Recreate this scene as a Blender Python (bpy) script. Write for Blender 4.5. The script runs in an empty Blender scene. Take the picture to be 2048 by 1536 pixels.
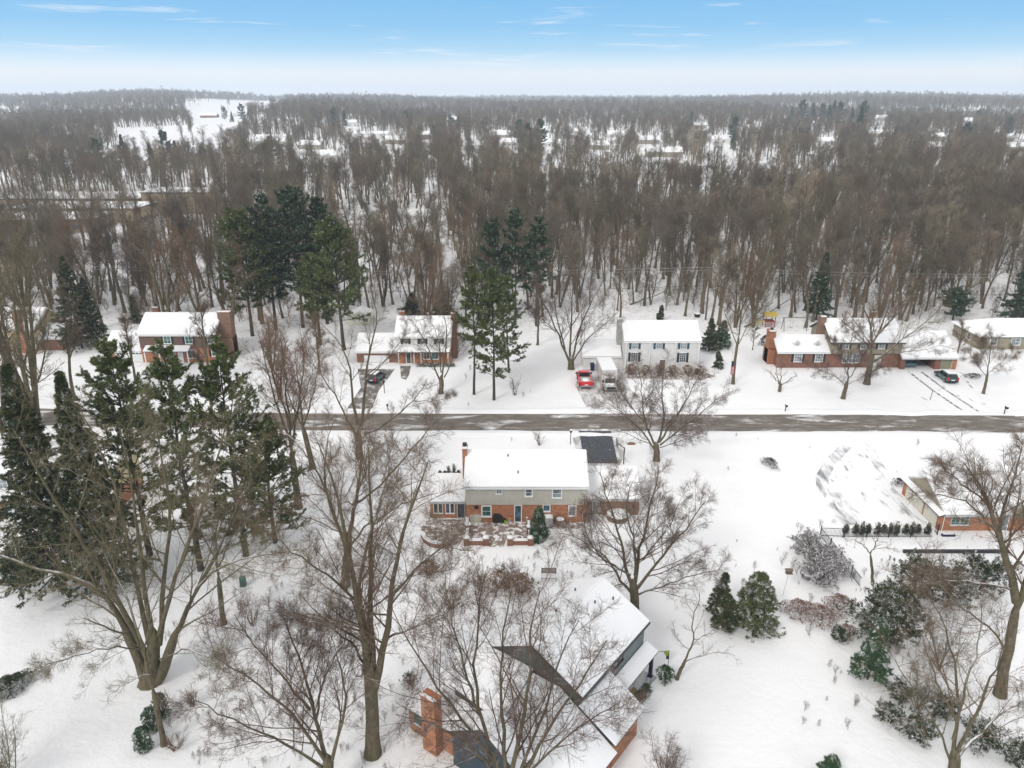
import bpy, math, random
import numpy as np
from mathutils import Vector, Matrix
R = math.radians
C = bpy.context.scene.collection
sc = bpy.context.scene

# ---------------------------------------------------------------- camera
CAM_H = 45.0; F = 1500.0; TH = math.atan(580 / 1500.0)
cam_d = bpy.data.cameras.new('camera'); cam = bpy.data.objects.new('camera', cam_d); C.objects.link(cam)
cam.location = (0, 0, CAM_H); cam.rotation_euler = (math.pi / 2 - TH, 0, 0)
cam_d.sensor_width = 36.0; cam_d.lens = 36.0 * F / 2048.0
cam_d.clip_start = 0.5; cam_d.clip_end = 30000
sc.camera = cam

# ---------------------------------------------------------------- sky and sun
world = bpy.data.worlds.new('World'); sc.world = world; world.use_nodes = True
def build_world():
    nt = world.node_tree; N = nt.nodes; Lk = nt.links; N.clear()
    out = N.new('ShaderNodeOutputWorld'); bg = N.new('ShaderNodeBackground'); Lk.new(bg.outputs[0], out.inputs[0])
    tc = N.new('ShaderNodeTexCoord'); sep = N.new('ShaderNodeSeparateXYZ'); Lk.new(tc.outputs['Generated'], sep.inputs[0])
    sky = N.new('ShaderNodeTexSky'); sky.sky_type = 'NISHITA'; sky.sun_disc = False
    sky.sun_elevation = SUN_EL; sky.sun_rotation = SUN_ROT; sky.air_density = 1.2; sky.dust_density = 0.6; sky.ozone_density = 1.5
    sk = N.new('ShaderNodeVectorMath'); sk.operation = 'SCALE'; sk.inputs['Scale'].default_value = 0.11; Lk.new(sky.outputs[0], sk.inputs[0])
    # clear band low over the horizon
    rp = N.new('ShaderNodeValToRGB'); Lk.new(sep.outputs[2], rp.inputs[0])
    els = [(0.0, (.86, .86, .84)), (.022, (.82, .85, .87)), (.036, (.58, .75, .87)), (.050, (.34, .61, .83)), (.075, (.21, .50, .79)), (.13, (.14, .42, .76)), (.30, (.16, .34, .66))]
    e = rp.color_ramp.elements
    while len(e) < len(els): e.new(0.5)
    for q, (p_, c_) in zip(e, els): q.position = p_; q.color = (*c_, 1)
    # wispy high cloud streaks
    mp = N.new('ShaderNodeMapping'); mp.inputs['Scale'].default_value = (3.0, 3.0, 42.0); mp.inputs['Rotation'].default_value = (0, R(1.5), 0)
    Lk.new(tc.outputs['Generated'], mp.inputs[0])
    n1 = N.new('ShaderNodeTexNoise'); n1.inputs['Scale'].default_value = 2.1; n1.inputs['Detail'].default_value = 7; n1.inputs['Roughness'].default_value = .58; n1.inputs['Distortion'].default_value = .5
    Lk.new(mp.outputs[0], n1.inputs[0])
    r1 = N.new('ShaderNodeMapRange'); r1.inputs[1].default_value = .585; r1.inputs[2].default_value = .82; r1.inputs[4].default_value = .85; Lk.new(n1.outputs[0], r1.inputs[0])
    mx = N.new('ShaderNodeMix'); mx.data_type = 'RGBA'; Lk.new(r1.outputs[0], mx.inputs[0]); Lk.new(rp.outputs[0], mx.inputs[6]); mx.inputs[7].default_value = (.86, .88, .90, 1)
    # the snow-cloud deck overhead, broken by clear sky
    n2 = N.new('ShaderNodeTexNoise'); n2.inputs['Scale'].default_value = 1.6; n2.inputs['Detail'].default_value = 5; Lk.new(tc.outputs['Generated'], n2.inputs[0])
    r2 = N.new('ShaderNodeMapRange'); r2.inputs[1].default_value = .25; r2.inputs[2].default_value = .45; Lk.new(n2.outputs[0], r2.inputs[0])
    mo = N.new('ShaderNodeMix'); mo.data_type = 'RGBA'; Lk.new(r2.outputs[0], mo.inputs[0]); Lk.new(sk.outputs[0], mo.inputs[6]); mo.inputs[7].default_value = (.98, .965, .95, 1)
    r3 = N.new('ShaderNodeMapRange'); r3.interpolation_type = 'SMOOTHSTEP'; r3.inputs[1].default_value = .14; r3.inputs[2].default_value = .40; Lk.new(sep.outputs[2], r3.inputs[0])
    m3 = N.new('ShaderNodeMix'); m3.data_type = 'RGBA'; Lk.new(r3.outputs[0], m3.inputs[0]); Lk.new(mx.outputs[2], m3.inputs[6]); Lk.new(mo.outputs[2], m3.inputs[7])
    Lk.new(m3.outputs[2], bg.inputs[0]); bg.inputs[1].default_value = WORLD_STRENGTH
SUN_EL = R(38); SUN_ROT = R(215); WORLD_STRENGTH = 0.86
build_world()
sun_d = bpy.data.lights.new('sun', 'SUN'); sun_d.energy = 1.2; sun_d.angle = R(14); sun_d.color = (1, .96, .90)
sun = bpy.data.objects.new('sun', sun_d); C.objects.link(sun)
sd = Vector((math.sin(SUN_ROT) * math.cos(SUN_EL), math.cos(SUN_ROT) * math.cos(SUN_EL), math.sin(SUN_EL)))
sun.rotation_euler = sd.to_track_quat('Z', 'Y').to_euler(); sun.location = (0, 0, 200)
sc.view_settings.view_transform = 'Standard'; sc.view_settings.look = 'None'; sc.view_settings.exposure = 0.44; sc.view_settings.gamma = 1.0
sc.cycles.max_bounces = 4; sc.cycles.diffuse_bounces = 3; sc.cycles.glossy_bounces = 2; sc.cycles.transmission_bounces = 2
sc.cycles.volume_bounces = 2; sc.cycles.use_denoising = True; sc.cycles.denoiser = 'OPENIMAGEDENOISE'; sc.cycles.denoising_input_passes = 'RGB_ALBEDO_NORMAL'; sc.cycles.denoising_prefilter = 'ACCURATE'; sc.cycles.use_adaptive_sampling = False; sc.cycles.transparent_max_bounces = 4
sc.cycles.caustics_reflective = False; sc.cycles.caustics_refractive = False

# ---------------------------------------------------------------- where things stand: photo readings to metres
def G(px, py, z=0.0):
    v = (py - 768) / F; dn = math.sin(TH) + v * math.cos(TH); hz = math.cos(TH) - v * math.sin(TH)
    t = (CAM_H - z) / dn
    return (t * (px - 1024) / F, t * hz)
def WZ(px, py, Y):
    v = (py - 768) / F; dn = math.sin(TH) + v * math.cos(TH); hz = math.cos(TH) - v * math.sin(TH)
    t = Y / hz
    return (t * (px - 1024) / F, CAM_H - t * dn)
def P3(px, py, Y):
    x, z = WZ(px, py, Y); return (x, Y, z)

def sst(a, b, x):
    t = np.clip((x - a) / (b - a), 0, 1); return t * t * (3 - 2 * t)
def gz(x, y):
    x = np.asarray(x, float); y = np.asarray(y, float)
    z = 26 * np.exp(-((x + 1500) / 900) ** 2 - ((y - 2900) / 700) ** 2)
    z += 14 * np.exp(-((x - 1300) / 700) ** 2 - ((y - 3000) / 700) ** 2)
    z += 12 * np.exp(-((x + 330) / 130) ** 2 - ((y - 1500) / 350) ** 2)
    z += 9 * np.exp(-((x + 330) / 160) ** 2 - ((y - 1010) / 120) ** 2)
    z += sst(900, 1800, y) * (5 + 7 * np.sin(x / 310 + 1.1) * np.sin(y / 520) + 5 * np.sin(x / 137 + y / 260))
    z += 1.2 * sst(160, 300, y) * np.sin(x / 37.0 + 1) * np.sin(y / 45.0)
    return z

# ---------------------------------------------------------------- materials
def mat(name, col=(.5, .5, .5), rough=.8, metal=0, spec=.3):
    m = bpy.data.materials.new(name); m.use_nodes = True
    b = m.node_tree.nodes['Principled BSDF']
    b.inputs['Base Color'].default_value = (*col, 1); b.inputs['Roughness'].default_value = rough; b.inputs['Metallic'].default_value = metal
    b.inputs['Specular IOR Level'].default_value = spec
    return m, m.node_tree.nodes, m.node_tree.links, b
def noise(N, L, vec, scale, detail=4, rough=.5, lo=None, hi=None, dist=0):
    n = N.new('ShaderNodeTexNoise'); n.inputs['Scale'].default_value = scale; n.inputs['Detail'].default_value = detail; n.inputs['Roughness'].default_value = rough; n.inputs['Distortion'].default_value = dist
    if vec is not None: L.new(vec, n.inputs[0])
    o = n.outputs[0]
    if lo is not None:
        r = N.new('ShaderNodeMapRange'); r.inputs[1].default_value = lo; r.inputs[2].default_value = hi; L.new(o, r.inputs[0]); o = r.outputs[0]
    return o
def mixc(N, L, fac, a, b):
    m = N.new('ShaderNodeMix'); m.data_type = 'RGBA'
    if isinstance(fac, (int, float)): m.inputs[0].default_value = fac
    else: L.new(fac, m.inputs[0])
    for i, c in ((6, a), (7, b)):
        if isinstance(c, tuple): m.inputs[i].default_value = (*c, 1)
        else: L.new(c, m.inputs[i])
    return m.outputs[2]
def mth(N, L, op, a, b=None):
    m = N.new('ShaderNodeMath'); m.operation = op
    for i, c in ((0, a), (1, b)):
        if c is None: continue
        if isinstance(c, (int, float)): m.inputs[i].default_value = c
        else: L.new(c, m.inputs[i])
    return m.outputs[0]
def bump(N, L, b, h, strength=.3, dist=.1):
    bp = N.new('ShaderNodeBump'); bp.inputs['Strength'].default_value = strength; bp.inputs['Distance'].default_value = dist
    L.new(h, bp.inputs['Height']); L.new(bp.outputs[0], b.inputs['Normal'])
SNOW = (.84, .83, .84)
def m_simple(name, col, rough=.7, metal=0, var=.15, scale=3.0):
    m, N, L, b = mat(name, col, rough, metal)
    tc = N.new('ShaderNodeTexCoord')
    f = noise(N, L, tc.outputs['Object'], scale, 5, .6, .3, .7)
    L.new(mixc(N, L, f, tuple(c * (1 - var) for c in col), tuple(min(1, c * (1 + var)) for c in col)), b.inputs['Base Color'])
    return m
def m_snow(name='snow', near=True):
    m, N, L, b = mat(name, SNOW, .55, 0, .2)
    tc = N.new('ShaderNodeTexCoord'); v = tc.outputs['Object']
    a = noise(N, L, v, .07, 6, .6, .3, .7)
    L.new(mixc(N, L, a, (.81, .808, .812), (.885, .883, .886)), b.inputs['Base Color'])
    h = mth(N, L, 'ADD', noise(N, L, v, .35, 6, .55), mth(N, L, 'MULTIPLY', noise(N, L, v, 3.0, 5, .6), .18))
    bump(N, L, b, h, .55, .35)
    return m
def m_groundsnow():
    m, N, L, b = mat('snowy_ground', SNOW, .55, 0, .2)
    tc = N.new('ShaderNodeTexCoord'); v = tc.outputs['Object']
    sp = N.new('ShaderNodeSeparateXYZ'); L.new(v, sp.inputs[0])
    a = noise(N, L, v, .05, 6, .6, .3, .7)
    base = mixc(N, L, a, (.81, .808, .812), (.885, .883, .886))
    # litter and brush poking through the snow in the woods
    w = N.new('ShaderNodeMapRange'); w.inputs[1].default_value = 138; w.inputs[2].default_value = 150; L.new(sp.outputs[1], w.inputs[0])
    lit = noise(N, L, v, .9, 8, .75, .53, .63)
    base = mixc(N, L, mth(N, L, 'MULTIPLY', mth(N, L, 'MULTIPLY', w.outputs[0], lit), .55), base, (.16, .12, .10))
    # little tufts and prints in the yards
    t = noise(N, L, v, 1.3, 9, .8, .645, .69)
    base = mixc(N, L, mth(N, L, 'MULTIPLY', t, .5), base, (.2, .17, .14))
    L.new(base, b.inputs['Base Color'])
    h = mth(N, L, 'ADD', noise(N, L, v, .12, 6, .5), mth(N, L, 'MULTIPLY', noise(N, L, v, 1.6, 6, .6), .16))
    bump(N, L, b, h, .6, .8)
    return m
def m_slush(name, cover, col=(.075, .068, .062), sc3=(1, 1, 1), scale=.8, soft=.06, rot=0.0, tint=(.28, .25, .24)):
    """asphalt or paving with snow lying over it; cover = share of snow"""
    m, N, L, b = mat(name, col, .8)
    tc = N.new('ShaderNodeTexCoord'); mp = N.new('ShaderNodeMapping'); L.new(tc.outputs['Object'], mp.inputs[0])
    mp.inputs['Scale'].default_value = sc3; mp.inputs['Rotation'].default_value = (0, 0, rot)
    f = noise(N, L, mp.outputs[0], scale, 8, .62, None, None, .4)
    th = .5 + (.5 - cover) * .42
    r = N.new('ShaderNodeMapRange'); r.inputs[1].default_value = th - soft; r.inputs[2].default_value = th + soft; L.new(f, r.inputs[0])
    g = noise(N, L, tc.outputs['Object'], 6, 8, .7, .3, .7)
    asp = mixc(N, L, g, tuple(c * .75 for c in col), tuple(c * 1.35 for c in col))
    asp = mixc(N, L, mth(N, L, 'MULTIPLY', noise(N, L, mp.outputs[0], scale * 2.2, 6, .65, .45, .75), .6), asp, tint)
    L.new(mixc(N, L, r.outputs[0], asp, mixc(N, L, noise(N, L, tc.outputs['Object'], .05, 6, .6, .3, .7), (.81, .808, .812), (.885, .883, .886))), b.inputs['Base Color'])
    bump(N, L, b, r.outputs[0], .3, .04)
    return m
def boxvec(N, L):
    tc = N.new('ShaderNodeTexCoord'); s = N.new('ShaderNodeSeparateXYZ'); L.new(tc.outputs['Object'], s.inputs[0])
    n = N.new('ShaderNodeSeparateXYZ'); L.new(tc.outputs['Normal'], n.inputs[0])
    f = mth(N, L, 'GREATER_THAN', mth(N, L, 'ABSOLUTE', n.outputs[0]), .6)
    mx = N.new('ShaderNodeMix'); mx.data_type = 'FLOAT'; L.new(f, mx.inputs[0]); L.new(s.outputs[0], mx.inputs[2]); L.new(s.outputs[1], mx.inputs[3])
    c = N.new('ShaderNodeCombineXYZ'); L.new(mx.outputs[0], c.inputs[0]); L.new(s.outputs[2], c.inputs[1])
    return c.outputs[0], tc.outputs['Object'], s.outputs[2]
def m_brick(name, c1=(.36, .115, .055), c2=(.22, .07, .045), mortar=(.30, .22, .17)):
    m, N, L, b = mat(name, c1, .85)
    v, o, z = boxvec(N, L)
    bt = N.new('ShaderNodeTexBrick'); L.new(v, bt.inputs['Vector']); bt.inputs['Scale'].default_value = 1.0
    bt.inputs['Brick Width'].default_value = .40; bt.inputs['Row Height'].default_value = .14; bt.inputs['Mortar Size'].default_value = .016; bt.inputs['Bias'].default_value = -.1
    bt.inputs['Color1'].default_value = (*c1, 1); bt.inputs['Color2'].default_value = (*c2, 1); bt.inputs['Mortar'].default_value = (*mortar, 1)
    st = noise(N, L, o, 1.3, 6, .65, .35, .7)
    L.new(mixc(N, L, mth(N, L, 'MULTIPLY', st, .6), bt.outputs[0], tuple(c * .55 for c in c1)), b.inputs['Base Color'])
    bump(N, L, b, bt.outputs['Fac'], -.3, .02)
    return m
def m_siding(name, col, step=.2, var=.10):
    m, N, L, b = mat(name, col, .7)
    v, o, z = boxvec(N, L)
    fr = mth(N, L, 'FRACT', mth(N, L, 'DIVIDE', z, step))
    line = N.new('ShaderNodeMapRange'); line.inputs[1].default_value = .80; line.inputs[2].default_value = .95; L.new(fr, line.inputs[0])  # shade under each clapboard lap, painted into the siding colour
    st = noise(N, L, o, .8, 6, .6, .3, .7)
    base = mixc(N, L, st, tuple(c * (1 - var) for c in col), tuple(c * (1 + var) for c in col))
    L.new(mixc(N, L, mth(N, L, 'MULTIPLY', line.outputs[0], .30), base, tuple(c * .6 for c in col)), b.inputs['Base Color'])
    bump(N, L, b, fr, .5, .03)
    return m
def m_glass(name, col=(.035, .045, .05)):
    m, N, L, b = mat(name, col, .08, 0, .6)
    tc = N.new('ShaderNodeTexCoord')
    L.new(mixc(N, L, noise(N, L, tc.outputs['Object'], 1.1, 3, .5, .35, .65), tuple(c * .6 for c in col), tuple(c * 1.9 for c in col)), b.inputs['Base Color'])
    return m
def m_bark(name, c1, c2, snow=.9, lo=.45, hi=.72):
    m, N, L, b = mat(name, c1, .9, 0, .1)
    tc = N.new('ShaderNodeTexCoord'); v = tc.outputs['Object']
    mp = N.new('ShaderNodeMapping'); mp.inputs['Scale'].default_value = (1, 1, .35); L.new(v, mp.inputs[0])
    f = noise(N, L, mp.outputs[0], 5, 6, .7, .35, .65)
    col = mixc(N, L, f, c1, c2)
    g = noise(N, L, v, .5, 3, .5, .45, .7)
    col = mixc(N, L, mth(N, L, 'MULTIPLY', g, .45), col, (.13, .125, .055))
    if snow > 0:
        ge = N.new('ShaderNodeNewGeometry'); s = N.new('ShaderNodeSeparateXYZ'); L.new(ge.outputs['Normal'], s.inputs[0])
        r = N.new('ShaderNodeMapRange'); r.inputs[1].default_value = lo; r.inputs[2].default_value = hi; L.new(s.outputs[2], r.inputs[0])
        n = noise(N, L, v, .9, 4, .6, .40, .60)
        col = mixc(N, L, mth(N, L, 'MULTIPLY', mth(N, L, 'MULTIPLY', r.outputs[0], n), snow), col, SNOW)
    L.new(col, b.inputs['Base Color'])
    bump(N, L, b, f, .6, .04)
    return m
def m_twig(name, cols, snow=.0):
    m, N, L, b = mat(name, cols[0], .9, 0, .1)
    oi = N.new('ShaderNodeObjectInfo'); rp = N.new('ShaderNodeValToRGB'); L.new(oi.outputs['Random'], rp.inputs[0])
    e = rp.color_ramp.elements
    while len(e) < len(cols): e.new(.5)
    for i, c in enumerate(cols): e[i].position = i / max(1, len(cols) - 1); e[i].color = (*c, 1)
    col = rp.outputs[0]
    if snow > 0:
        ge = N.new('ShaderNodeNewGeometry'); s = N.new('ShaderNodeSeparateXYZ'); L.new(ge.outputs['Normal'], s.inputs[0])
        r = N.new('ShaderNodeMapRange'); r.inputs[1].default_value = .5; r.inputs[2].default_value = .8; L.new(s.outputs[2], r.inputs[0])
        tc = N.new('ShaderNodeTexCoord'); n = noise(N, L, tc.outputs['Object'], .8, 4, .6, .5, .62)
        col = mixc(N, L, mth(N, L, 'MULTIPLY', mth(N, L, 'MULTIPLY', r.outputs[0], n), snow), col, SNOW)
    L.new(col, b.inputs['Base Color'])
    return m
def m_needles(name, dark, light, snow=.2, tip=None):
    m, N, L, b = mat(name, dark, .75, 0, .2)
    tc = N.new('ShaderNodeTexCoord'); v = tc.outputs['Object']
    f = noise(N, L, v, .9, 5, .7, .35, .65)
    col = mixc(N, L, f, dark, light)
    if tip: col = mixc(N, L, mth(N, L, 'MULTIPLY', noise(N, L, v, 2.3, 4, .7, .56, .66), .8), col, tip)
    if snow > 0:
        n = noise(N, L, v, 1.5, 5, .7, .62 - snow * .2, .66 - snow * .2)
        ge = N.new('ShaderNodeNewGeometry'); s = N.new('ShaderNodeSeparateXYZ'); L.new(ge.outputs['True Normal'], s.inputs[0])
        up = N.new('ShaderNodeMapRange'); up.inputs[1].default_value = .35; up.inputs[2].default_value = .6; L.new(mth(N, L, 'ABSOLUTE', s.outputs[2]), up.inputs[0])
        col = mixc(N, L, mth(N, L, 'MULTIPLY', n, up.outputs[0]), col, SNOW)
    L.new(col, b.inputs['Base Color'])
    b.inputs['Subsurface Weight'].default_value = 0
    return m
def m_paint(name, col, rough=.3):
    m, N, L, b = mat(name, col, rough, 0, .5)
    b.inputs['Coat Weight'].default_value = .5; b.inputs['Coat Roughness'].default_value = .1
    tc = N.new('ShaderNodeTexCoord'); f = noise(N, L, tc.outputs['Object'], 1.5, 6, .6, .45, .75)
    L.new(mixc(N, L, mth(N, L, 'MULTIPLY', f, .35), col, tuple(.6 * c + .12 for c in col)), b.inputs['Base Color'])
    return m
M = {}
M['ground'] = m_groundsnow(); M['snow'] = m_snow(); 
M['road'] = m_slush('road_asphalt', .20, (.135, .115, .096), (.30, 1, 1), .55, .08, 0, (.36, .33, .30))
M['shoulder'] = m_slush('ploughed_slush', .55, (.20, .175, .15), (.14, 1.2, 1), .9, .16, 0, (.55, .52, .50))
M['drive_clear'] = m_slush('cleared_asphalt', .03, (.045, .052, .062), (1, 1, 1), 1.4, .05, 0, (.20, .21, .23))
M['drive_brown'] = m_slush('slushy_asphalt', .22, (.13, .115, .10), (1, .6, 1), .8, .1, 0, (.35, .32, .30))
M['drive_slush'] = m_slush('slush', .50, (.14, .12, .105), (1, .35, 1), 1.1, .2, .15, (.5, .46, .44))
M['drive_snowy'] = m_slush('snowed_asphalt', .66, (.10, .11, .125), (1, .30, 1), .8, .12, .1, (.30, .31, .33))
M['drive_faint'] = m_slush('faint_asphalt', .86, (.10, .11, .125), (1, .34, 1), .95, .07, -.3, (.26, .27, .29))
M['school_brick'] = m_brick('school_brick', (.40, .30, .20), (.28, .20, .13), (.40, .34, .26))
M['track'] = m_slush('wheel_track', .42, (.08, .085, .10), (1, 1, 1), 1.5, .08, 0, (.4, .4, .4))
M['pavers'] = m_slush('clay_pavers', .42, (.22, .16, .13), (1, 1, 1), 1.5, .05, 0, (.34, .28, .24))
M['mulch'] = m_slush('mulch_bed', .45, (.12, .075, .05), (1, 1, 1), 2, .1)
M['brick'] = m_brick('orange_brick', (.50, .19, .085), (.26, .085, .05), (.42, .30, .21)); M['brick_red'] = m_brick('red_brick', (.28, .115, .075), (.17, .075, .052), (.26, .19, .15)); M['brick_brown'] = m_brick('brown_brick', (.26, .15, .10), (.18, .10, .07))
M['siding_grey'] = m_siding('grey_siding', (.47, .45, .39)); M['siding_white'] = m_siding('white_siding', (.70, .69, .67)); M['siding_brown'] = m_siding('brown_siding', (.16, .10, .08))
M['siding_tan'] = m_siding('tan_siding', (.30, .27, .20)); M['siding_slate'] = m_siding('slate_siding', (.085, .098, .088), .22); M['siding_navy'] = m_siding('navy_siding', (.045, .065, .08), .22); M['siding_slate2'] = m_siding('light_slate_siding', (.17, .20, .195), .22)
M['siding_yellow'] = m_siding('yellow_siding', (.52, .44, .26)); M['stucco'] = m_simple('tan_stucco', (.40, .31, .16), .9, 0, .25, 2)
M['white'] = m_simple('white_paint', (.76, .76, .75), .5, 0, .05); M['cream'] = m_simple('cream_paint', (.62, .60, .52), .5, 0, .06); M['olive'] = m_simple('olive_paint', (.24, .235, .15), .5, 0, .08)
M['shutter_blue'] = m_simple('blue_shutter', (.03, .085, .12), .5); M['shutter_dark'] = m_simple('dark_shutter', (.03, .03, .035), .5)
M['shingle'] = m_simple('shingle', (.055, .06, .055), .9, 0, .3, 6); M['fascia'] = m_simple('fascia', (.45, .45, .43), .6); M['fascia_dark'] = m_simple('dark_fascia', (.06, .065, .06), .6)
M['glass'] = m_glass('window_glass', (.05, .065, .075)); M['glass_green'] = m_glass('green_glass', (.035, .10, .085)); M['glass_pale'] = m_glass('pale_glass', (.16, .19, .2)); M['glass_blue'] = m_glass('blue_glass', (.05, .09, .12))
M['black'] = m_simple('black_metal', (.02, .02, .022), .5); M['cap'] = m_simple('concrete_cap', (.4, .38, .35), .8); M['wood'] = m_simple('weathered_wood', (.17, .13, .10), .9, 0, .3, 8); M['pole_wood'] = m_simple('pole_wood', (.13, .11, .095), .9)
M['wire'] = m_simple('aluminium_wire', (.55, .55, .55), .4, .3); M['yellow'] = m_simple('yellow_plastic', (.50, .36, .07), .4); M['lime'] = m_simple('lime_plastic', (.35, .60, .02), .4)
M['redp'] = m_simple('red_wood', (.28, .07, .05), .7); M['navyp'] = m_simple('navy_plastic', (.018, .026, .07), .5); M['greenp'] = m_simple('green_metal', (.03, .12, .09), .5); M['lilac'] = m_simple('lilac_plastic', (.45, .35, .55), .5)
M['tarp'] = m_simple('beige_cover', (.50, .48, .41), .8, 0, .1); M['plasticgrey'] = m_simple('grey_plastic', (.42, .42, .40), .6)
M['bark'] = m_bark('maple_bark', (.185, .155, .100), (.08, .066, .046), .95)
M['bark_pine'] = m_bark('pine_bark', (.10, .085, .07), (.05, .04, .035), .3)
M['bark_wood'] = m_bark('forest_bark', (.21, .165, .12), (.10, .08, .06), .6)
M['bark_pale'] = m_bark('sycamore_bark', (.55, .50, .42), (.32, .28, .22), .2)
M['twig'] = m_twig('twigs', [(.120, .078, .060), (.145, .102, .066), (.125, .085, .070)], .5)
M['twig_olive'] = m_twig('olive_twigs', [(.15, .135, .085), (.17, .14, .085)], .35)
M['twig_wood'] = m_twig('forest_twigs', [(.170, .125, .092), (.110, .100, .070), (.215, .150, .110), (.120, .104, .086), (.160, .148, .090), (.130, .108, .098), (.29, .235, .17), (.130, .118, .080), (.19, .155, .12), (.100, .088, .072)])
M['twig_tan'] = m_twig('tan_twigs', [(.36, .28, .19), (.32, .27, .19), (.30, .22, .15)])
M['twig_pale'] = m_twig('pale_twigs', [(.42, .37, .29), (.36, .31, .25)])
M['twig_brown'] = m_twig('brown_twigs', [(.20, .125, .08), (.17, .11, .075)], .4)
M['pine'] = m_needles('pine_needles', (.050, .080, .030), (.150, .175, .052), .22, (.21, .18, .06))
M['pine_dark'] = m_needles('dark_pine_needles', (.034, .064, .040), (.085, .120, .060), .22)
M['spruce'] = m_needles('spruce_needles', (.030, .055, .026), (.095, .110, .045), .30, (.24, .13, .06))
M['spruce_green'] = m_needles('green_spruce_needles', (.034, .080, .042), (.090, .155, .070), .40)
M['yew'] = m_needles('yew_needles', (.034, .060, .030), (.090, .105, .050), .62, (.17, .11, .06))
M['juniper'] = m_needles('juniper_needles', (.07, .095, .045), (.15, .17, .075), .45)
M['snowy_bush'] = m_needles('snow_laden_needles', (.05, .045, .045), (.12, .10, .09), 1.15)
M['rust_leaf'] = m_needles('rust_leaves', (.16, .065, .035), (.28, .15, .09), .95)
M['brown_leaf'] = m_needles('dry_leaves', (.20, .11, .06), (.32, .20, .10), .3)
M['rubber'] = m_simple('tyre', (.02, .02, .02), .8); M['rim'] = m_simple('rim', (.4, .4, .42), .3, .8)
M['car_red'] = m_paint('red_paint', (.62, .012, .02)); M['car_dark'] = m_paint('dark_blue_grey_paint', (.035, .05, .065)); M['car_teal'] = m_paint('teal_paint', (.04, .10, .11)); M['car_white'] = m_paint('white_van_paint', (.6, .58, .55))
M['car_glass'] = m_glass('car_glass', (.015, .018, .02)); M['tail'] = m_simple('tail_lamp', (.5, .01, .01), .3)

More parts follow.
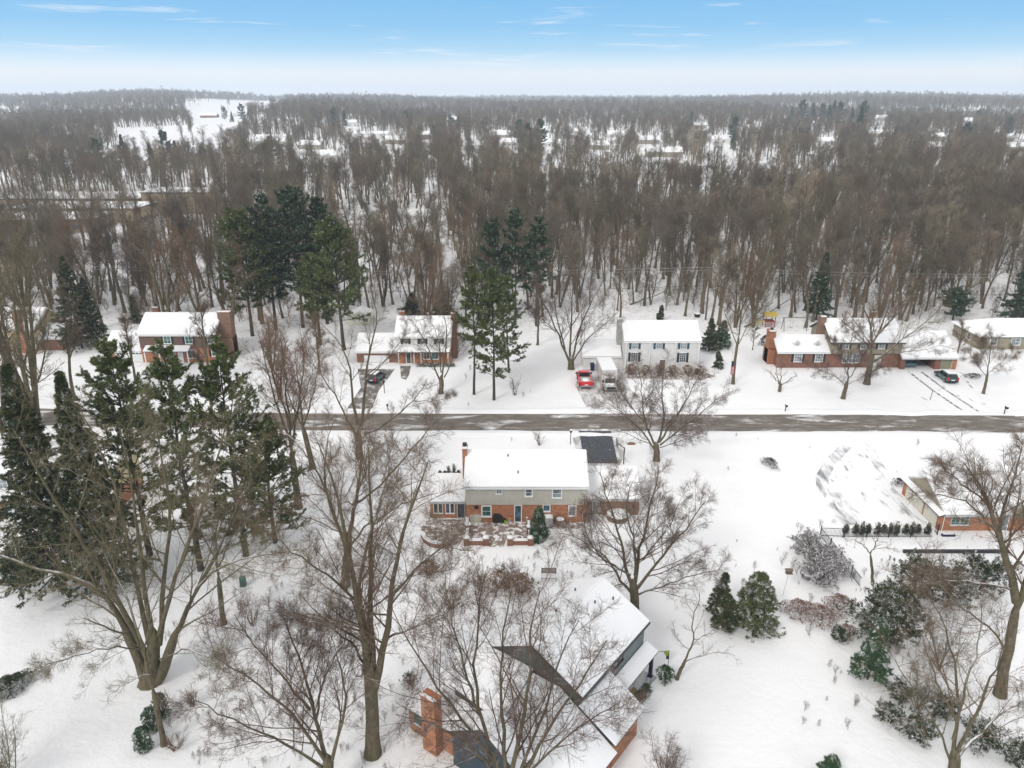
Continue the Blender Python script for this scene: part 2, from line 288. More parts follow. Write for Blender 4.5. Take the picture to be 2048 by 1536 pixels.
# ---------------------------------------------------------------- mesh tools
class MB:
    """collects pieces, links them as one mesh object"""
    def __init__(s): s.v = []; s.n = 0; s.f = []; s.m = []; s.a = []
    def add(s, V, Fc, mi=0):
        V = np.asarray(V, float).reshape(-1, 3)
        s.v.append(V)
        for f in Fc: s.f.append([i + s.n for i in f]); s.m.append(mi)
        s.n += len(V)
    def arr(s, V, Q, mi=0, smooth=False):
        V = np.asarray(V, float).reshape(-1, 3); Q = np.asarray(Q, int)
        s.v.append(V); s.a.append((Q + s.n, mi, smooth)); s.n += len(V)
    def box(s, x0, x1, y0, y1, z0, z1, mi=0):
        s.hexa([(x0, y0, z0), (x1, y0, z0), (x1, y1, z0), (x0, y1, z0)], [(x0, y0, z1), (x1, y0, z1), (x1, y1, z1), (x0, y1, z1)], mi)
    def hexa(s, B, T, mi=0):
        k = len(B); V = list(B) + list(T)
        Fc = [list(range(k - 1, -1, -1)), list(range(k, 2 * k))] + [[i, (i + 1) % k, k + (i + 1) % k, k + i] for i in range(k)]
        s.add(V, Fc, mi)
    def cyl(s, p0, p1, r0, r1=None, n=8, mi=0):
        r1 = r0 if r1 is None else r1
        p0 = Vector(p0); p1 = Vector(p1); d = (p1 - p0).normalized()
        a = d.orthogonal().normalized(); b = d.cross(a)
        B = [p0 + r0 * (math.cos(t) * a + math.sin(t) * b) for t in (2 * math.pi * i / n for i in range(n))]
        T = [p1 + r1 * (math.cos(t) * a + math.sin(t) * b) for t in (2 * math.pi * i / n for i in range(n))]
        s.hexa(B, T, mi)
    def mound(s, cx, cy, z, rx, ry, h, mi=0, n=14, rings=4, seed=0, rag=.12):
        rr = random.Random(seed); V = []; Fc = []
        j = [1 + rr.uniform(-rag, rag) for _ in range(n)]
        for k in range(rings):
            t = k / rings
            for i in range(n):
                a = 2 * math.pi * i / n
                V.append((cx + rx * j[i] * math.cos(t * math.pi / 2) * math.cos(a), cy + ry * j[i] * math.cos(t * math.pi / 2) * math.sin(a), z + h * math.sin(t * math.pi / 2)))
        V.append((cx, cy, z + h))
        for k in range(rings - 1):
            for i in range(n): Fc.append([k * n + i, k * n + (i + 1) % n, (k + 1) * n + (i + 1) % n, (k + 1) * n + i])
        for i in range(n): Fc.append([(rings - 1) * n + i, (rings - 1) * n + (i + 1) % n, len(V) - 1])
        s.add(V, Fc, mi)
    def mesh(s, name, mats):
        me = bpy.data.meshes.new(name)
        V = np.concatenate(s.v) if s.v else np.zeros((0, 3))
        loops = []; starts = []; mi = []; sm = []; pos = 0
        if s.f:
            loops.append(np.array([i for f in s.f for i in f], int)); ln = np.array([len(f) for f in s.f])
            starts.append(np.concatenate([[0], np.cumsum(ln)[:-1]])); pos = int(ln.sum()); mi.append(np.array(s.m)); sm.append(np.zeros(len(s.f), bool))
        for Q, m_, smo in s.a:
            k = Q.shape[1]; loops.append(Q.ravel()); starts.append(pos + np.arange(len(Q)) * k); pos += Q.size
            mi.append(np.full(len(Q), m_)); sm.append(np.full(len(Q), smo))
        L_ = np.concatenate(loops); S_ = np.concatenate(starts)
        me.vertices.add(len(V)); me.vertices.foreach_set('co', V.astype(np.float32).ravel())
        me.loops.add(len(L_)); me.loops.foreach_set('vertex_index', L_.astype(np.int32))
        me.polygons.add(len(S_)); me.polygons.foreach_set('loop_start', S_.astype(np.int32))
        me.polygons.foreach_set('material_index', np.concatenate(mi).astype(np.int32)); me.polygons.foreach_set('use_smooth', np.concatenate(sm))
        me.update(calc_edges=True); me.validate()
        for m_ in mats: me.materials.append(M[m_] if isinstance(m_, str) else m_)
        return me
    def build(s, name, mats, parent=None, loc=None):
        if isinstance(mats, str): mats = [mats]
        o = bpy.data.objects.new(name, s.mesh(name, mats)); C.objects.link(o)
        if parent is not None: o.parent = parent
        if loc is not None: o.location = loc
        return o
def tag(o, label=None, cat=None, group=None, kind=None):
    if label: o['label'] = label
    if cat: o['category'] = cat
    if group: o['group'] = group
    if kind: o['kind'] = kind
    return o
def empty(name, loc, label, cat, rz=0, group=None, sc_=1.0):
    o = bpy.data.objects.new(name, None); C.objects.link(o); o.location = loc; o.rotation_euler = (0, 0, rz); o.scale = (sc_,) * 3
    o.empty_display_size = .3
    return tag(o, label, cat, group)
def inst(name, me, parent):
    o = bpy.data.objects.new(name, me); C.objects.link(o); o.parent = parent; return o

# ---------------------------------------------------------------- branching
def nrm(a): return a / np.maximum(np.linalg.norm(a, axis=-1, keepdims=True), 1e-9)
def grow(rg, S, D, L, r0, K, wig=.15, trop=.05, end=.35):
    N = len(S); P = np.zeros((N, K + 1, 3)); P[:, 0] = S; D = nrm(D.copy())
    for k in range(K):
        D = D + rg.normal(0, wig, (N, 3)); D[:, 2] += trop; D = nrm(D)
        P[:, k + 1] = P[:, k] + D * (L / K)[:, None]
    t = np.linspace(0, 1, K + 1)[None]
    return P, r0[:, None] * (1 - (1 - end) * t)
def spawn(rg, P, Rr, n, t0, t1, ang, lenf, rf, K, wig=.15, trop=.05, end=.35, lmin=.15, flat=0, rmin=.006, fall=.55):
    N, K1, _ = P.shape
    L0 = np.linalg.norm(np.diff(P, axis=1), axis=2).sum(1)
    t = (np.arange(n)[None] + rg.uniform(0, 1, (N, n))) / n * (t1 - t0) + t0
    u = t * (K1 - 1); i = np.minimum(u.astype(int), K1 - 2); f = (u - i)[..., None]
    ar = np.arange(N)[:, None]
    A = P[ar, i]; B = P[ar, i + 1]; S = A + (B - A) * f; T = nrm(B - A)
    rr = Rr[ar, i] * (1 - f[..., 0]) + Rr[ar, i + 1] * f[..., 0]
    X = rg.normal(0, 1, (N, n, 3)); X[..., 2] *= (1 - flat); X -= (X * T).sum(-1, keepdims=True) * T; X = nrm(X)
    an = np.radians(ang) * rg.uniform(.65, 1.3, (N, n))[..., None]
    D = np.cos(an) * T + np.sin(an) * X
    L = L0[:, None] * lenf * (1 - fall * t) * rg.uniform(.6, 1.25, (N, n)); L = np.maximum(L, lmin)
    r = np.maximum(rr * rf, rmin)
    return grow(rg, S.reshape(-1, 3), D.reshape(-1, 3), L.ravel(), r.ravel(), K, wig, trop, end)
def tubes(mb, P, Rr, m, mi=0, smooth=False):
    N, K1, _ = P.shape
    T = np.gradient(P, axis=1) if K1 > 2 else np.repeat(P[:, 1:] - P[:, :1], 2, axis=1)
    T = nrm(T); ref = np.array([.37, .21, .9]) / 1.0
    A = np.cross(T, ref[None, None]); bad = np.linalg.norm(A, axis=-1) < .15
    A[bad] = np.cross(T[bad], np.array([1., 0, 0])); A = nrm(A); B = np.cross(T, A)
    th = np.arange(m) * 2 * np.pi / m
    V = P[:, :, None] + Rr[:, :, None, None] * (np.cos(th)[None, None, :, None] * A[:, :, None] + np.sin(th)[None, None, :, None] * B[:, :, None])
    idx = np.arange(N * K1 * m).reshape(N, K1, m); nx = np.roll(idx, -1, axis=2)
    Q = np.stack([idx[:, :-1], nx[:, :-1], nx[:, 1:], idx[:, 1:]], -1).reshape(-1, 4)
    mb.arr(V, Q, mi, smooth)
def limb_lines(lines, K, rg, jit=.05):
    """lines: list of (points (k,3), r0, r1) -> resampled arrays"""
    Ps = []; Rs = []
    for pts, r0, r1 in lines:
        pts = np.asarray(pts, float); d = np.concatenate([[0], np.cumsum(np.linalg.norm(np.diff(pts, axis=0), axis=1))])
        t = np.linspace(0, d[-1], K + 1); Q = np.stack([np.interp(t, d, pts[:, j]) for j in range(3)], 1)
        for _ in range(2): Q[1:-1] = Q[1:-1] * .5 + (Q[:-2] + Q[2:]) * .25
        Q[1:] += rg.normal(0, jit, (K, 3))
        Ps.append(Q); Rs.append(r0 + (r1 - r0) * np.linspace(0, 1, K + 1) ** .8)
    return np.array(Ps), np.array(Rs)
def crown_on(rg, mb, P, Rr, lv, mi=0, sides=(5, 4, 3, 3)):
    """lv = list of dict(n, t0, t1, ang, lenf, rf, K, wig, trop)"""
    p, r = P, Rr
    for k, a in enumerate(lv):
        cp, cr = spawn(rg, p, r, **a)
        tubes(mb, cp, cr, sides[min(k, 3)], mi, False)
        p, r = cp, cr

HERO = [dict(n=11, t0=.14, t1=1, ang=40, lenf=.50, rf=.40, K=7, wig=.09, trop=.045, rmin=.017, fall=.60),
        dict(n=8, t0=.08, t1=1, ang=42, lenf=.46, rf=.46, K=5, wig=.11, trop=.035, rmin=.011),
        dict(n=6, t0=.08, t1=1, ang=42, lenf=.46, rf=.5, K=3, wig=.12, trop=.03, lmin=.45, rmin=.0078),
        dict(n=5, t0=.08, t1=1, ang=38, lenf=.55, rf=.55, K=2, wig=.10, trop=.04, lmin=.4, rmin=.006)]
def hero_tree(name, base, trunk, limbs, label, seed, lv=HERO, bark='bark', twig='twig', cat='tree', group=None, K=10, jit=.06, extra=None):
    """base (px,py) on the ground; trunk/limbs: ([(px,py,dy)...], r0, r1), dy = metres behind the base"""
    rg = np.random.default_rng(seed)
    bx, by = G(*base); t = empty(name, (bx, by, 0), label, cat, 0, group)
    def cv(l): return [(WZ(px, py, by + dy)[0] - bx, dy, WZ(px, py, by + dy)[1]) for px, py, dy in l]
    mb = MB(); mc = MB()
    tl = [([(0, 0, -.3)] + cv(p), r0, r1) for p, r0, r1 in trunk]
    for l_ in tl:
        a_, b_ = np.array(l_[0][-2], float), np.array(l_[0][-1], float); l_[0].append(tuple(b_ + (b_ - a_) / np.linalg.norm(b_ - a_) * .12 * l_[1] * 8))
    tP, tR = limb_lines(tl, 8, rg, .02)
    fl = np.ones(9); fl[0] = 1.35; fl[1] = 1.1
    fl[7] = .82; fl[8] = .05; tubes(mb, tP, tR * fl[None], 10, 0, True)
    lP, lR = limb_lines([(cv(p), r0 * .78, r1) for p, r0, r1 in limbs], K, rg, jit)
    tubes(mb, lP, lR, 7, 0, True)
    crown_on(rg, mc, lP, lR, lv)
    if extra: extra(rg, mc, tP, tR)
    mb.build('trunk', bark, t); mc.build('crown', [twig], t)
    return t
def auto_meshes(seed, H=20, r=.28, split=.35, nl=9, spread=38, lv=None, tw='twig_wood', bk='bark_wood', lean=.04, stems=1, up=.10, ll=.42, tend=.25):
    rg = np.random.default_rng(seed); mb = MB(); mc = MB()
    S = np.zeros((stems, 3)); S[:, 2] = -.2
    a = rg.uniform(0, 6.28, stems) + np.arange(stems) * 6.28 / stems
    tl = lean if stems == 1 else .25
    D = np.stack([np.cos(a) * tl, np.sin(a) * tl, np.ones(stems)], 1)
    P, Rr = grow(rg, S, D, np.full(stems, H * .86) * rg.uniform(.85, 1, stems), np.full(stems, r / stems ** .4), 10, .05, .03, tend)
    f = np.ones(11); f[0] = 1.35
    tubes(mb, P, Rr * f, 8, 0, True)
    p1, r1 = spawn(rg, P, Rr, nl, split, .98, spread, ll, .55, 6, .10, up, .35)
    tubes(mb, p1, r1, 5, 0, True)
    pp = np.concatenate([p1]); rr = r1
    crown_on(rg, mc, pp, rr, lv, 0, (4, 3, 3, 3))
    # the leader's own top
    crown_on(rg, mc, P[:, 6:], Rr[:, 6:], [dict(n=6, t0=.1, t1=1, ang=35, lenf=.45, rf=.5, K=4, wig=.12, trop=.08)] + lv[1:], 0, (4, 3, 3, 3))
    return mb.mesh('trunk', [bk]), mc.mesh('crown', [tw])
LV_FAR = [dict(n=6, t0=.15, t1=1, ang=44, lenf=.55, rf=.5, K=3, wig=.10, trop=.04, rmin=.022),
          dict(n=6, t0=.1, t1=1, ang=42, lenf=.55, rf=.5, K=2, wig=.12, trop=.03, rmin=.014, lmin=.8),
          dict(n=5, t0=.1, t1=1, ang=40, lenf=.6, rf=.6, K=1, wig=.1, trop=.04, rmin=.010, lmin=.7)]
LV_MID = [dict(n=7, t0=.2, t1=1, ang=38, lenf=.48, rf=.5, K=4, wig=.13, trop=.08, rmin=.022),
          dict(n=6, t0=.15, t1=1, ang=38, lenf=.5, rf=.5, K=3, wig=.15, trop=.07, rmin=.015, lmin=.5),
          dict(n=5, t0=.2, t1=1, ang=36, lenf=.55, rf=.6, K=2, wig=.15, trop=.07, rmin=.013, lmin=.45)]

# ---------------------------------------------------------------- needles and leaves
def tufts(rg, mb, Cn, size, k, w, dirs=None, mi=0, droop=0.0):
    k = int(k * 1.7); w = w * .5; size = size * .95
    """k thin blades fanned round each centre"""
    N = len(Cn); Cn = np.repeat(Cn, k, axis=0)
    D = rg.normal(0, 1, (N * k, 3))
    if dirs is not None: D = D * .8 + np.repeat(dirs, k, axis=0) * 1.0
    D[:, 2] -= droop; D = nrm(D)
    X = nrm(np.cross(D, rg.normal(0, 1, (N * k, 3))))
    s = (size * rg.uniform(.6, 1.3, N * k))[:, None]; ww = w * s
    a = Cn - D * s * .3; V = np.stack([a - X * ww * .6, a + X * ww * .6, Cn + D * s * .35 + X * ww, Cn + D * s * .75, Cn + D * s * .35 - X * ww], 1)
    idx = np.arange(N * k * 5).reshape(-1, 5)
    mb.arr(V, idx, mi)
def conifer_meshes(seed, H=16, base_r=4.0, first=.12, nb=110, kind='spruce', mats=('bark_pine', 'spruce'), dens=1.0, trunk_r=.22, shape=1.0, gap=0.0, size=None):
    rg = np.random.default_rng(seed); mt = MB(); mf = MB()
    tp, tr = limb_lines([([(0, 0, -.2), (rg.normal(0, .15), rg.normal(0, .15), H * .5), (rg.normal(0, .2), rg.normal(0, .2), H)], trunk_r, .02)], 10, rg, .03)
    tubes(mt, tp, tr, 7, 0, True)
    if kind == 'pine':
        h = np.sort(first + (1 - first) * rg.uniform(0, 1, nb) ** .85)
        if gap: h = np.round(h * 9) / 9 * gap + h * (1 - gap)
        prof = np.interp(h, [first, first + .2, .55, .85, 1], [.65, 1.0, .92, .58, .24])
        L = base_r * prof * rg.uniform(.45, 1.15, nb); el = np.interp(h, [first, 1], [.05, .9])
    else:
        h = first + (1 - first) * np.linspace(0, 1, nb) ** .9
        L = base_r * (1 - (h - first) / (1 - first)) ** shape * rg.uniform(.70, 1.12, nb) + .15; el = np.interp(h, [first, .6, 1], [-.32, -.05, .8])
    az = np.arange(nb) * 2.4 + rg.normal(0, .4, nb)
    S = np.stack([np.interp(h * H, tp[0, :, 2], tp[0, :, j]) for j in range(3)], 1)
    D = np.stack([np.cos(az), np.sin(az), el], 1)
    P, Rr = grow(rg, S, D, L, np.maximum(.012 * L, .012), 5, .06, .04 if kind == 'pine' else .035, .3)
    tubes(mt, P, Rr * 1.4, 3, 0)
    p2, r2 = spawn(rg, P, Rr, 7 if kind == 'pine' else 8, .25 if kind == 'pine' else .12, 1, 42, .42, .5, 2, .08, .06 if kind == 'pine' else -.04, .4, flat=.7, fall=.5)
    tubes(mt, p2, r2, 3, 0)
    sz = size or (.42 if kind == 'pine' else .34)
    n1 = max(2, int(round((5 if kind == 'pine' else 6) * dens)))
    t = rg.uniform(.15, 1.05, (len(p2), n1)); u = np.clip(t, 0, 1) * 2; i = np.minimum(u.astype(int), 1); f = (u - i)[..., None]; ar = np.arange(len(p2))[:, None]
    Cn = p2[ar, i] * (1 - f) + p2[ar, i + 1] * f + rg.normal(0, .06, (len(p2), n1, 3)); dd = nrm(p2[ar, i + 1] - p2[ar, i])
    tufts(rg, mf, Cn.reshape(-1, 3), sz, 5, .16, dd.reshape(-1, 3), 0, .0 if kind == 'pine' else .15)
    n2 = max(3, int(8 * dens)); t = rg.uniform(.25, 1.02, (nb, n2)); u = np.clip(t, 0, 1) * 5; i = np.minimum(u.astype(int), 4); f = (u - i)[..., None]; ar = np.arange(nb)[:, None]
    Cn = P[ar, i] * (1 - f) + P[ar, i + 1] * f; dd = nrm(P[ar, i + 1] - P[ar, i])
    tufts(rg, mf, Cn.reshape(-1, 3), sz, 5, .16, dd.reshape(-1, 3))
    return mt.mesh('trunk', [mats[0]]), mf.mesh('crown', [mats[1]])
def shell_points(rg, n, rx, ry, h, shape='round', thick=.35):
    u = rg.uniform(0, 1, n); a = rg.uniform(0, 6.283, n)
    if shape == 'cone': z = h * (1 - np.sqrt(1 - u * .98)); r = (1 - z / h) ** .8 * np.clip(.55 + z / h * 2.5, 0, 1)
    elif shape == 'column': z = h * u; r = np.sqrt(np.clip(1 - ((z / h - .38) / .62).clip(0, 1) ** 2.2, .02, 1)) * np.clip(.75 + z / h, 0, 1)
    else: z = h * np.sin(u * math.pi / 2) ** 1.0; r = np.sqrt(np.clip(1 - (z / h) ** 2, 0, 1)) * np.clip(.8 + z / h, 0, 1)
    r = r * (1 - thick * rg.uniform(0, 1, n) ** 2)
    lump = 1 + .20 * np.sin(a * 3 + z * 2.1) + .14 * np.sin(a * 7 - z * 3.3)
    return np.stack([rx * r * lump * np.cos(a), ry * r * lump * np.sin(a), z + .05], 1)
def bush(name, px, py, rx, ry, h, m_, label, cat='shrub', seed=1, n=900, shape='round', size=.22, group=None, rz=0, stems=True, loc=None):
    rg = np.random.default_rng(seed)
    x, y = loc if loc else G(px, py)
    t = empty(name, (x, y, float(gz(x, y))), label, cat, rz, group)
    mf = MB(); pts = shell_points(rg, n, rx, ry, h, shape, .5)
    out = nrm(pts - np.array([0, 0, h * .35])); tufts(rg, mf, pts, size, 5, .2, out)
    mf.build('foliage', m_, t)
    ms = MB(); k = 14; a = rg.uniform(0, 6.28, k); D = np.stack([np.cos(a) * rx * .8, np.sin(a) * ry * .8, np.full(k, h)], 1)
    P, Rr = grow(rg, np.zeros((k, 3)), D, np.full(k, h * .85), np.full(k, .03), 4, .12, .05); tubes(ms, P, Rr, 4, 0)
    ms.build('stem', 'twig', t)
    return t
def bare_shrub(name, px, py, r, h, label, seed=1, stems=12, twig='twig', leaves=None, nleaf=0, group=None, lv=None, cat='shrub'):
    rg = np.random.default_rng(seed); x, y = G(px, py)
    t = empty(name, (x, y, 0), label, cat, 0, group); mb = MB()
    a = rg.uniform(0, 6.28, stems); D = np.stack([np.cos(a) * r / h * .8, np.sin(a) * r / h * .8, np.ones(stems)], 1)
    S = rg.normal(0, .12, (stems, 3)); S[:, 2] = -.05
    P, Rr = grow(rg, S, D, h * rg.uniform(.7, 1.05, stems), np.full(stems, .012 + h * .006), 6, .09, .03)
    tubes(mb, P, Rr, 4, 0); mb.build('stem', twig, t)
    mc = MB(); crown_on(rg, mc, P, Rr, lv or [dict(n=6, t0=.25, t1=1, ang=32, lenf=.5, rf=.6, K=3, wig=.15, trop=.06, rmin=.008), dict(n=5, t0=.2, t1=1, ang=35, lenf=.5, rf=.7, K=2, wig=.15, trop=.06, rmin=.006, lmin=.25)], 0, (3, 3, 3))
    mc.build('crown', twig, t)
    if leaves:
        ml = MB(); pts = shell_points(rg, nleaf, r, r, h, 'round', .8); tufts(rg, ml, pts, .14, 3, .4); ml.build('leaves', leaves, t)
    return t

# ---------------------------------------------------------------- houses
def slab(mb, quad, th, inset=.07, mi=0):
    """snow slab on a roof plane: quad in order, bevelled upper edge"""
    q = [Vector(p) for p in quad]; c = sum(q, Vector()) / len(q)
    n = (q[1] - q[0]).cross(q[2] - q[0]).normalized()
    if n.z < 0: n = -n
    top = [p + n * th + (c - p).normalized() * inset * 1.6 for p in q]; mid = [p + n * th * .55 for p in q]
    k = len(q); V = q + mid + top
    Fc = [list(range(k - 1, -1, -1)), list(range(2 * k, 3 * k))]
    for b in (0, k):
        Fc += [[b + i, b + (i + 1) % k, b + k + (i + 1) % k, b + k + i] for i in range(k)]
    mb.add([tuple(p) for p in V], Fc, mi)
def gable(parent, x0, x1, y0, y1, ze, zr, axis='x', oh=.35, deck='shingle', trim='white', snow=.16, name='roof', ridge=None, gable_mat=None, sm='snow'):
    """gable roof part with its snow as a sub-part; ze, zr heights over the parent's base"""
    if axis == 'x':
        c = (y0 + y1) / 2 if ridge is None else ridge
        f = lambda a, b, z: (a, b, z)
        lo, hi, u0, u1 = y0, y1, x0, x1
    else:
        c = (x0 + x1) / 2 if ridge is None else ridge
        f = lambda a, b, z: (b, a, z)
        lo, hi, u0, u1 = x0, x1, y0, y1
    d = MB(); s = MB()
    for e in (lo, hi):
        sl = (zr - ze) / abs(c - e); eo = e - oh if e == lo else e + oh; zo = ze - sl * oh
        q = [f(u0 - oh, eo, zo), f(u1 + oh, eo, zo), f(u1 + oh, c, zr), f(u0 - oh, c, zr)]
        B = [(p[0], p[1], p[2]) for p in q]; T = [(p[0], p[1], p[2] + .1) for p in q]
        d.hexa(B, T, 0)
        # eave fascia / gutter
        a = f(u0 - oh - .01, eo - .06 if e == lo else eo - .02, zo - .12); b = f(u1 + oh + .01, eo + .02 if e == lo else eo + .06, zo + .085)
        d.box(min(a[0], b[0]), max(a[0], b[0]), min(a[1], b[1]), max(a[1], b[1]), a[2], b[2], 1)
        if snow: slab(s, [(p[0], p[1], p[2] + .103) for p in q], snow)
    # barge boards along both gable ends
    for u in (u0 - oh - .03, u1 + oh - .03):
        for e in (lo, hi):
            sl = (zr - ze) / abs(c - e); eo = e - oh if e == lo else e + oh; zo = ze - sl * oh
            B = [f(u, eo, zo - .14), f(u + .06, eo, zo - .14), f(u + .06, c, zr - .14), f(u, c, zr - .14)]
            T = [f(u, eo, zo + .11), f(u + .06, eo, zo + .11), f(u + .06, c, zr + .11), f(u, c, zr + .11)]
            d.hexa(B, T, 1)
    r = d.build(name, [deck, trim], parent)
    if snow: s.build('roof_snow', sm, r)
    if gable_mat:
        for u in (u0, u1 - .1):
            g = MB()
            V0 = [f(u, lo, ze - .01), f(u, hi, ze - .01), f(u, c, zr - .03)]; V1 = [f(u + .1, lo, ze - .01), f(u + .1, hi, ze - .01), f(u + .1, c, zr - .03)]
            g.hexa(V0, V1, 0)
            g.build('gable_wall', gable_mat, parent)
    return r
def wallbox(parent, x0, x1, y0, y1, z0, z1, m_, name='wall'):
    mb = MB(); mb.box(x0, x1, y0, y1, z0, z1); return mb.build(name, m_, parent)
def shedroof(parent, pts, deck='shingle', trim='white', snow=.15, name='roof', th=.1):
    """single plane roof from a quad (own thickness)"""
    d = MB(); d.hexa([(p[0], p[1], p[2] - th) for p in pts], [tuple(p) for p in pts], 0); r = d.build(name, [deck, trim], parent)
    if snow:
        s = MB(); slab(s, [(p[0], p[1], p[2] + .003) for p in pts], snow); s.build('roof_snow', 'snow', r)
    return r
def window(parent, a0, a1, z0, z1, w, face='S', glass='glass', frame='white', cols=2, rows=2, shut=None, tw=.09, name='window', sash=.035, sill=True, label=None):
    """a0..a1 along the wall, w = wall plane coordinate, face = outward side"""
    out = {'S': -1, 'N': 1, 'W': -1, 'E': 1}[face]
    def bx(mb, u0, u1, v0, v1, d0, d1, mi=0):
        p0, p1 = w + out * d0, w + out * d1
        if face in 'SN': mb.box(u0, u1, min(p0, p1), max(p0, p1), v0, v1, mi)
        else: mb.box(min(p0, p1), max(p0, p1), u0, u1, v0, v1, mi)
    f = MB()
    bx(f, a0 - tw, a0, z0, z1, -.02, .07); bx(f, a1, a1 + tw, z0, z1, -.02, .07); bx(f, a0 - tw, a1 + tw, z1, z1 + tw * 1.1, -.02, .085); bx(f, a0 - tw - .03, a1 + tw + .03, z0 - tw * 1.1, z0, -.02, .12)
    for i in range(1, cols): c = a0 + (a1 - a0) * i / cols; bx(f, c - sash / 2, c + sash / 2, z0 + .002, z1 - .002, .012, .045)
    for i in range(1, rows): c = z0 + (z1 - z0) * i / rows; bx(f, a0 + .002, a1 - .002, c - sash / 2, c + sash / 2, .012, .042)
    fo = f.build(name, frame, parent)
    g = MB(); bx(g, a0 + .001, a1 - .001, z0 + .001, z1 - .001, -.02, .02); g.build('pane', glass, fo)
    if sill:
        s = MB(); bx(s, a0 - tw, a1 + tw, z0 + .003, z0 + .05, .022, .14); s.build('sill_snow', 'snow', fo)
    if shut:
        for q in ((a0 - tw - .42, a0 - tw - .02), (a1 + tw + .02, a1 + tw + .42)):
            s = MB(); bx(s, q[0], q[1], z0 - .05, z1 + .05, .003, .05)
            k = 7
            for i in range(k):
                c = z0 + (z1 - z0) * (i + .5) / k; bx(s, q[0] + .05, q[1] - .05, c - .03, c + .02, .05, .062)
            s.build('shutter', shut, parent)
    if label: fo['label'] = label
    return fo
def door(parent, a0, a1, z0, z1, w, face='S', m_='glass_pale', frame='white', name='door'):
    o = window(parent, a0, a1, z0, z1, w, face, m_, frame, 1, 1, None, .1, name, sill=False)
    out = -1 if face in 'SW' else 1
    h = MB(); p = w + out * .06
    zc = (z0 + z1) / 2 - .05
    if face in 'SN': h.box(a0 + .08, a0 + .14, min(p, p + out * .06), max(p, p + out * .06), zc, zc + .12)
    else: h.box(min(p, p + out * .06), max(p, p + out * .06), a0 + .08, a0 + .14, zc, zc + .12)
    h.build('handle', 'black', o); return o
def garage_door(parent, a0, a1, z0, z1, w, face='S', m_='white', lights=0):
    out = -1 if face in 'SW' else 1; f = MB()
    def bx(mb, u0, u1, v0, v1, d0, d1):
        p0, p1 = w + out * d0, w + out * d1
        if face in 'SN': mb.box(u0, u1, min(p0, p1), max(p0, p1), v0, v1)
        else: mb.box(min(p0, p1), max(p0, p1), u0, u1, v0, v1)
    n = 4
    for i in range(n):
        zz0 = z0 + (z1 - z0) * i / n; zz1 = z0 + (z1 - z0) * (i + 1) / n
        bx(f, a0, a1, zz0 + .012, zz1 - .012, -.02, .03)
        m = max(4, int((a1 - a0) / .6))
        for j in range(m):
            u0 = a0 + (a1 - a0) * (j + .14) / m; u1 = a0 + (a1 - a0) * (j + .86) / m
            if not (lights and i == n - 1): bx(f, u0, u1, zz0 + .1, zz1 - .1, .03, .045)
    bx(f, a0, a1, z0, z1, -.03, .008)
    o = f.build('garage_door', m_, parent)
    t = MB(); bx(t, a0 - .12, a0, z0, z1 + .12, -.02, .07); bx(t, a1, a1 + .12, z0, z1 + .12, -.02, .07); bx(t, a0, a1, z1, z1 + .12, -.02, .07); t.build('door_frame', m_ if m_ != 'olive' else 'cream', o)
    if lights:
        g = MB(); zz0 = z0 + (z1 - z0) * .80; zz1 = z0 + (z1 - z0) * .93
        for j in range(lights):
            u = a0 + (a1 - a0) * (j + .5) / lights; bx(g, u - .2, u + .2, zz0, zz1, .03, .05)
        g.build('pane', 'glass', o)
    return o
def chimney(parent, x0, x1, y0, y1, z0, z1, m_='brick', pot=True, snow=True, shoulder=0):
    mb = MB(); mb.box(x0, x1, y0, y1, z0, z1 - .12)
    mb.box(x0 - .05, x1 + .05, y0 - .05, y1 + .05, z1 - .12, z1)
    if shoulder: mb.box(x0 - .0, x1 + .0, y0 - shoulder, y1 + shoulder, z0, z0 + (z1 - z0) * .45)
    o = mb.build('chimney', m_, parent)
    if pot:
        p = MB(); cx, cy = (x0 + x1) / 2, (y0 + y1) / 2
        p.box(cx - .16, cx + .16, cy - .16, cy + .16, z1, z1 + .3); p.box(cx - .24, cx + .24, cy - .24, cy + .24, z1 + .38, z1 + .43)
        for sx in (-1, 1):
            for sy in (-1, 1): p.cyl((cx + sx * .15, cy + sy * .15, z1 + .3), (cx + sx * .15, cy + sy * .15, z1 + .38), .02, n=4)
        p.build('chimney_cap', 'black', o)
    if snow:
        s = MB(); s.box(x0 - .03, x1 + .03, y0 - .03, (y0 + y1) / 2 - .18, z1 + .002, z1 + .09); s.build('cap_snow', 'snow', o)
    return o
def vent(parent, x, y, z):
    mb = MB(); mb.cyl((x, y, z - .1), (x, y, z + .34), .06, n=8); mb.build('vent_pipe', 'black', parent)

# ================================================================ the setting
def build_ground():
    xs = np.concatenate([-np.geomspace(6500, 330, 22), np.linspace(-300, 300, 61), np.geomspace(330, 6500, 22)])
    ys = np.concatenate([[-150, -40, 0], np.linspace(20, 700, 86), np.geomspace(720, 9000, 44)])
    X, Y = np.meshgrid(xs, ys); Z = gz(X, Y)
    V = np.stack([X, Y, Z], -1).reshape(-1, 3); n = len(xs)
    i = np.arange(len(ys) - 1)[:, None] * n + np.arange(n - 1)[None]
    Q = np.stack([i, i + 1, i + n + 1, i + n], -1).reshape(-1, 4)
    mb = MB(); mb.arr(V, Q, 0, True); tag(mb.build('ground', 'ground'), kind='structure')
build_ground()
def sheet(name, pts, z, m_, kind='structure', sub=1):
    mb = MB(); mb.add([(p[0], p[1], z) for p in pts], [list(range(len(pts)))])
    return tag(mb.build(name, m_), kind=kind)
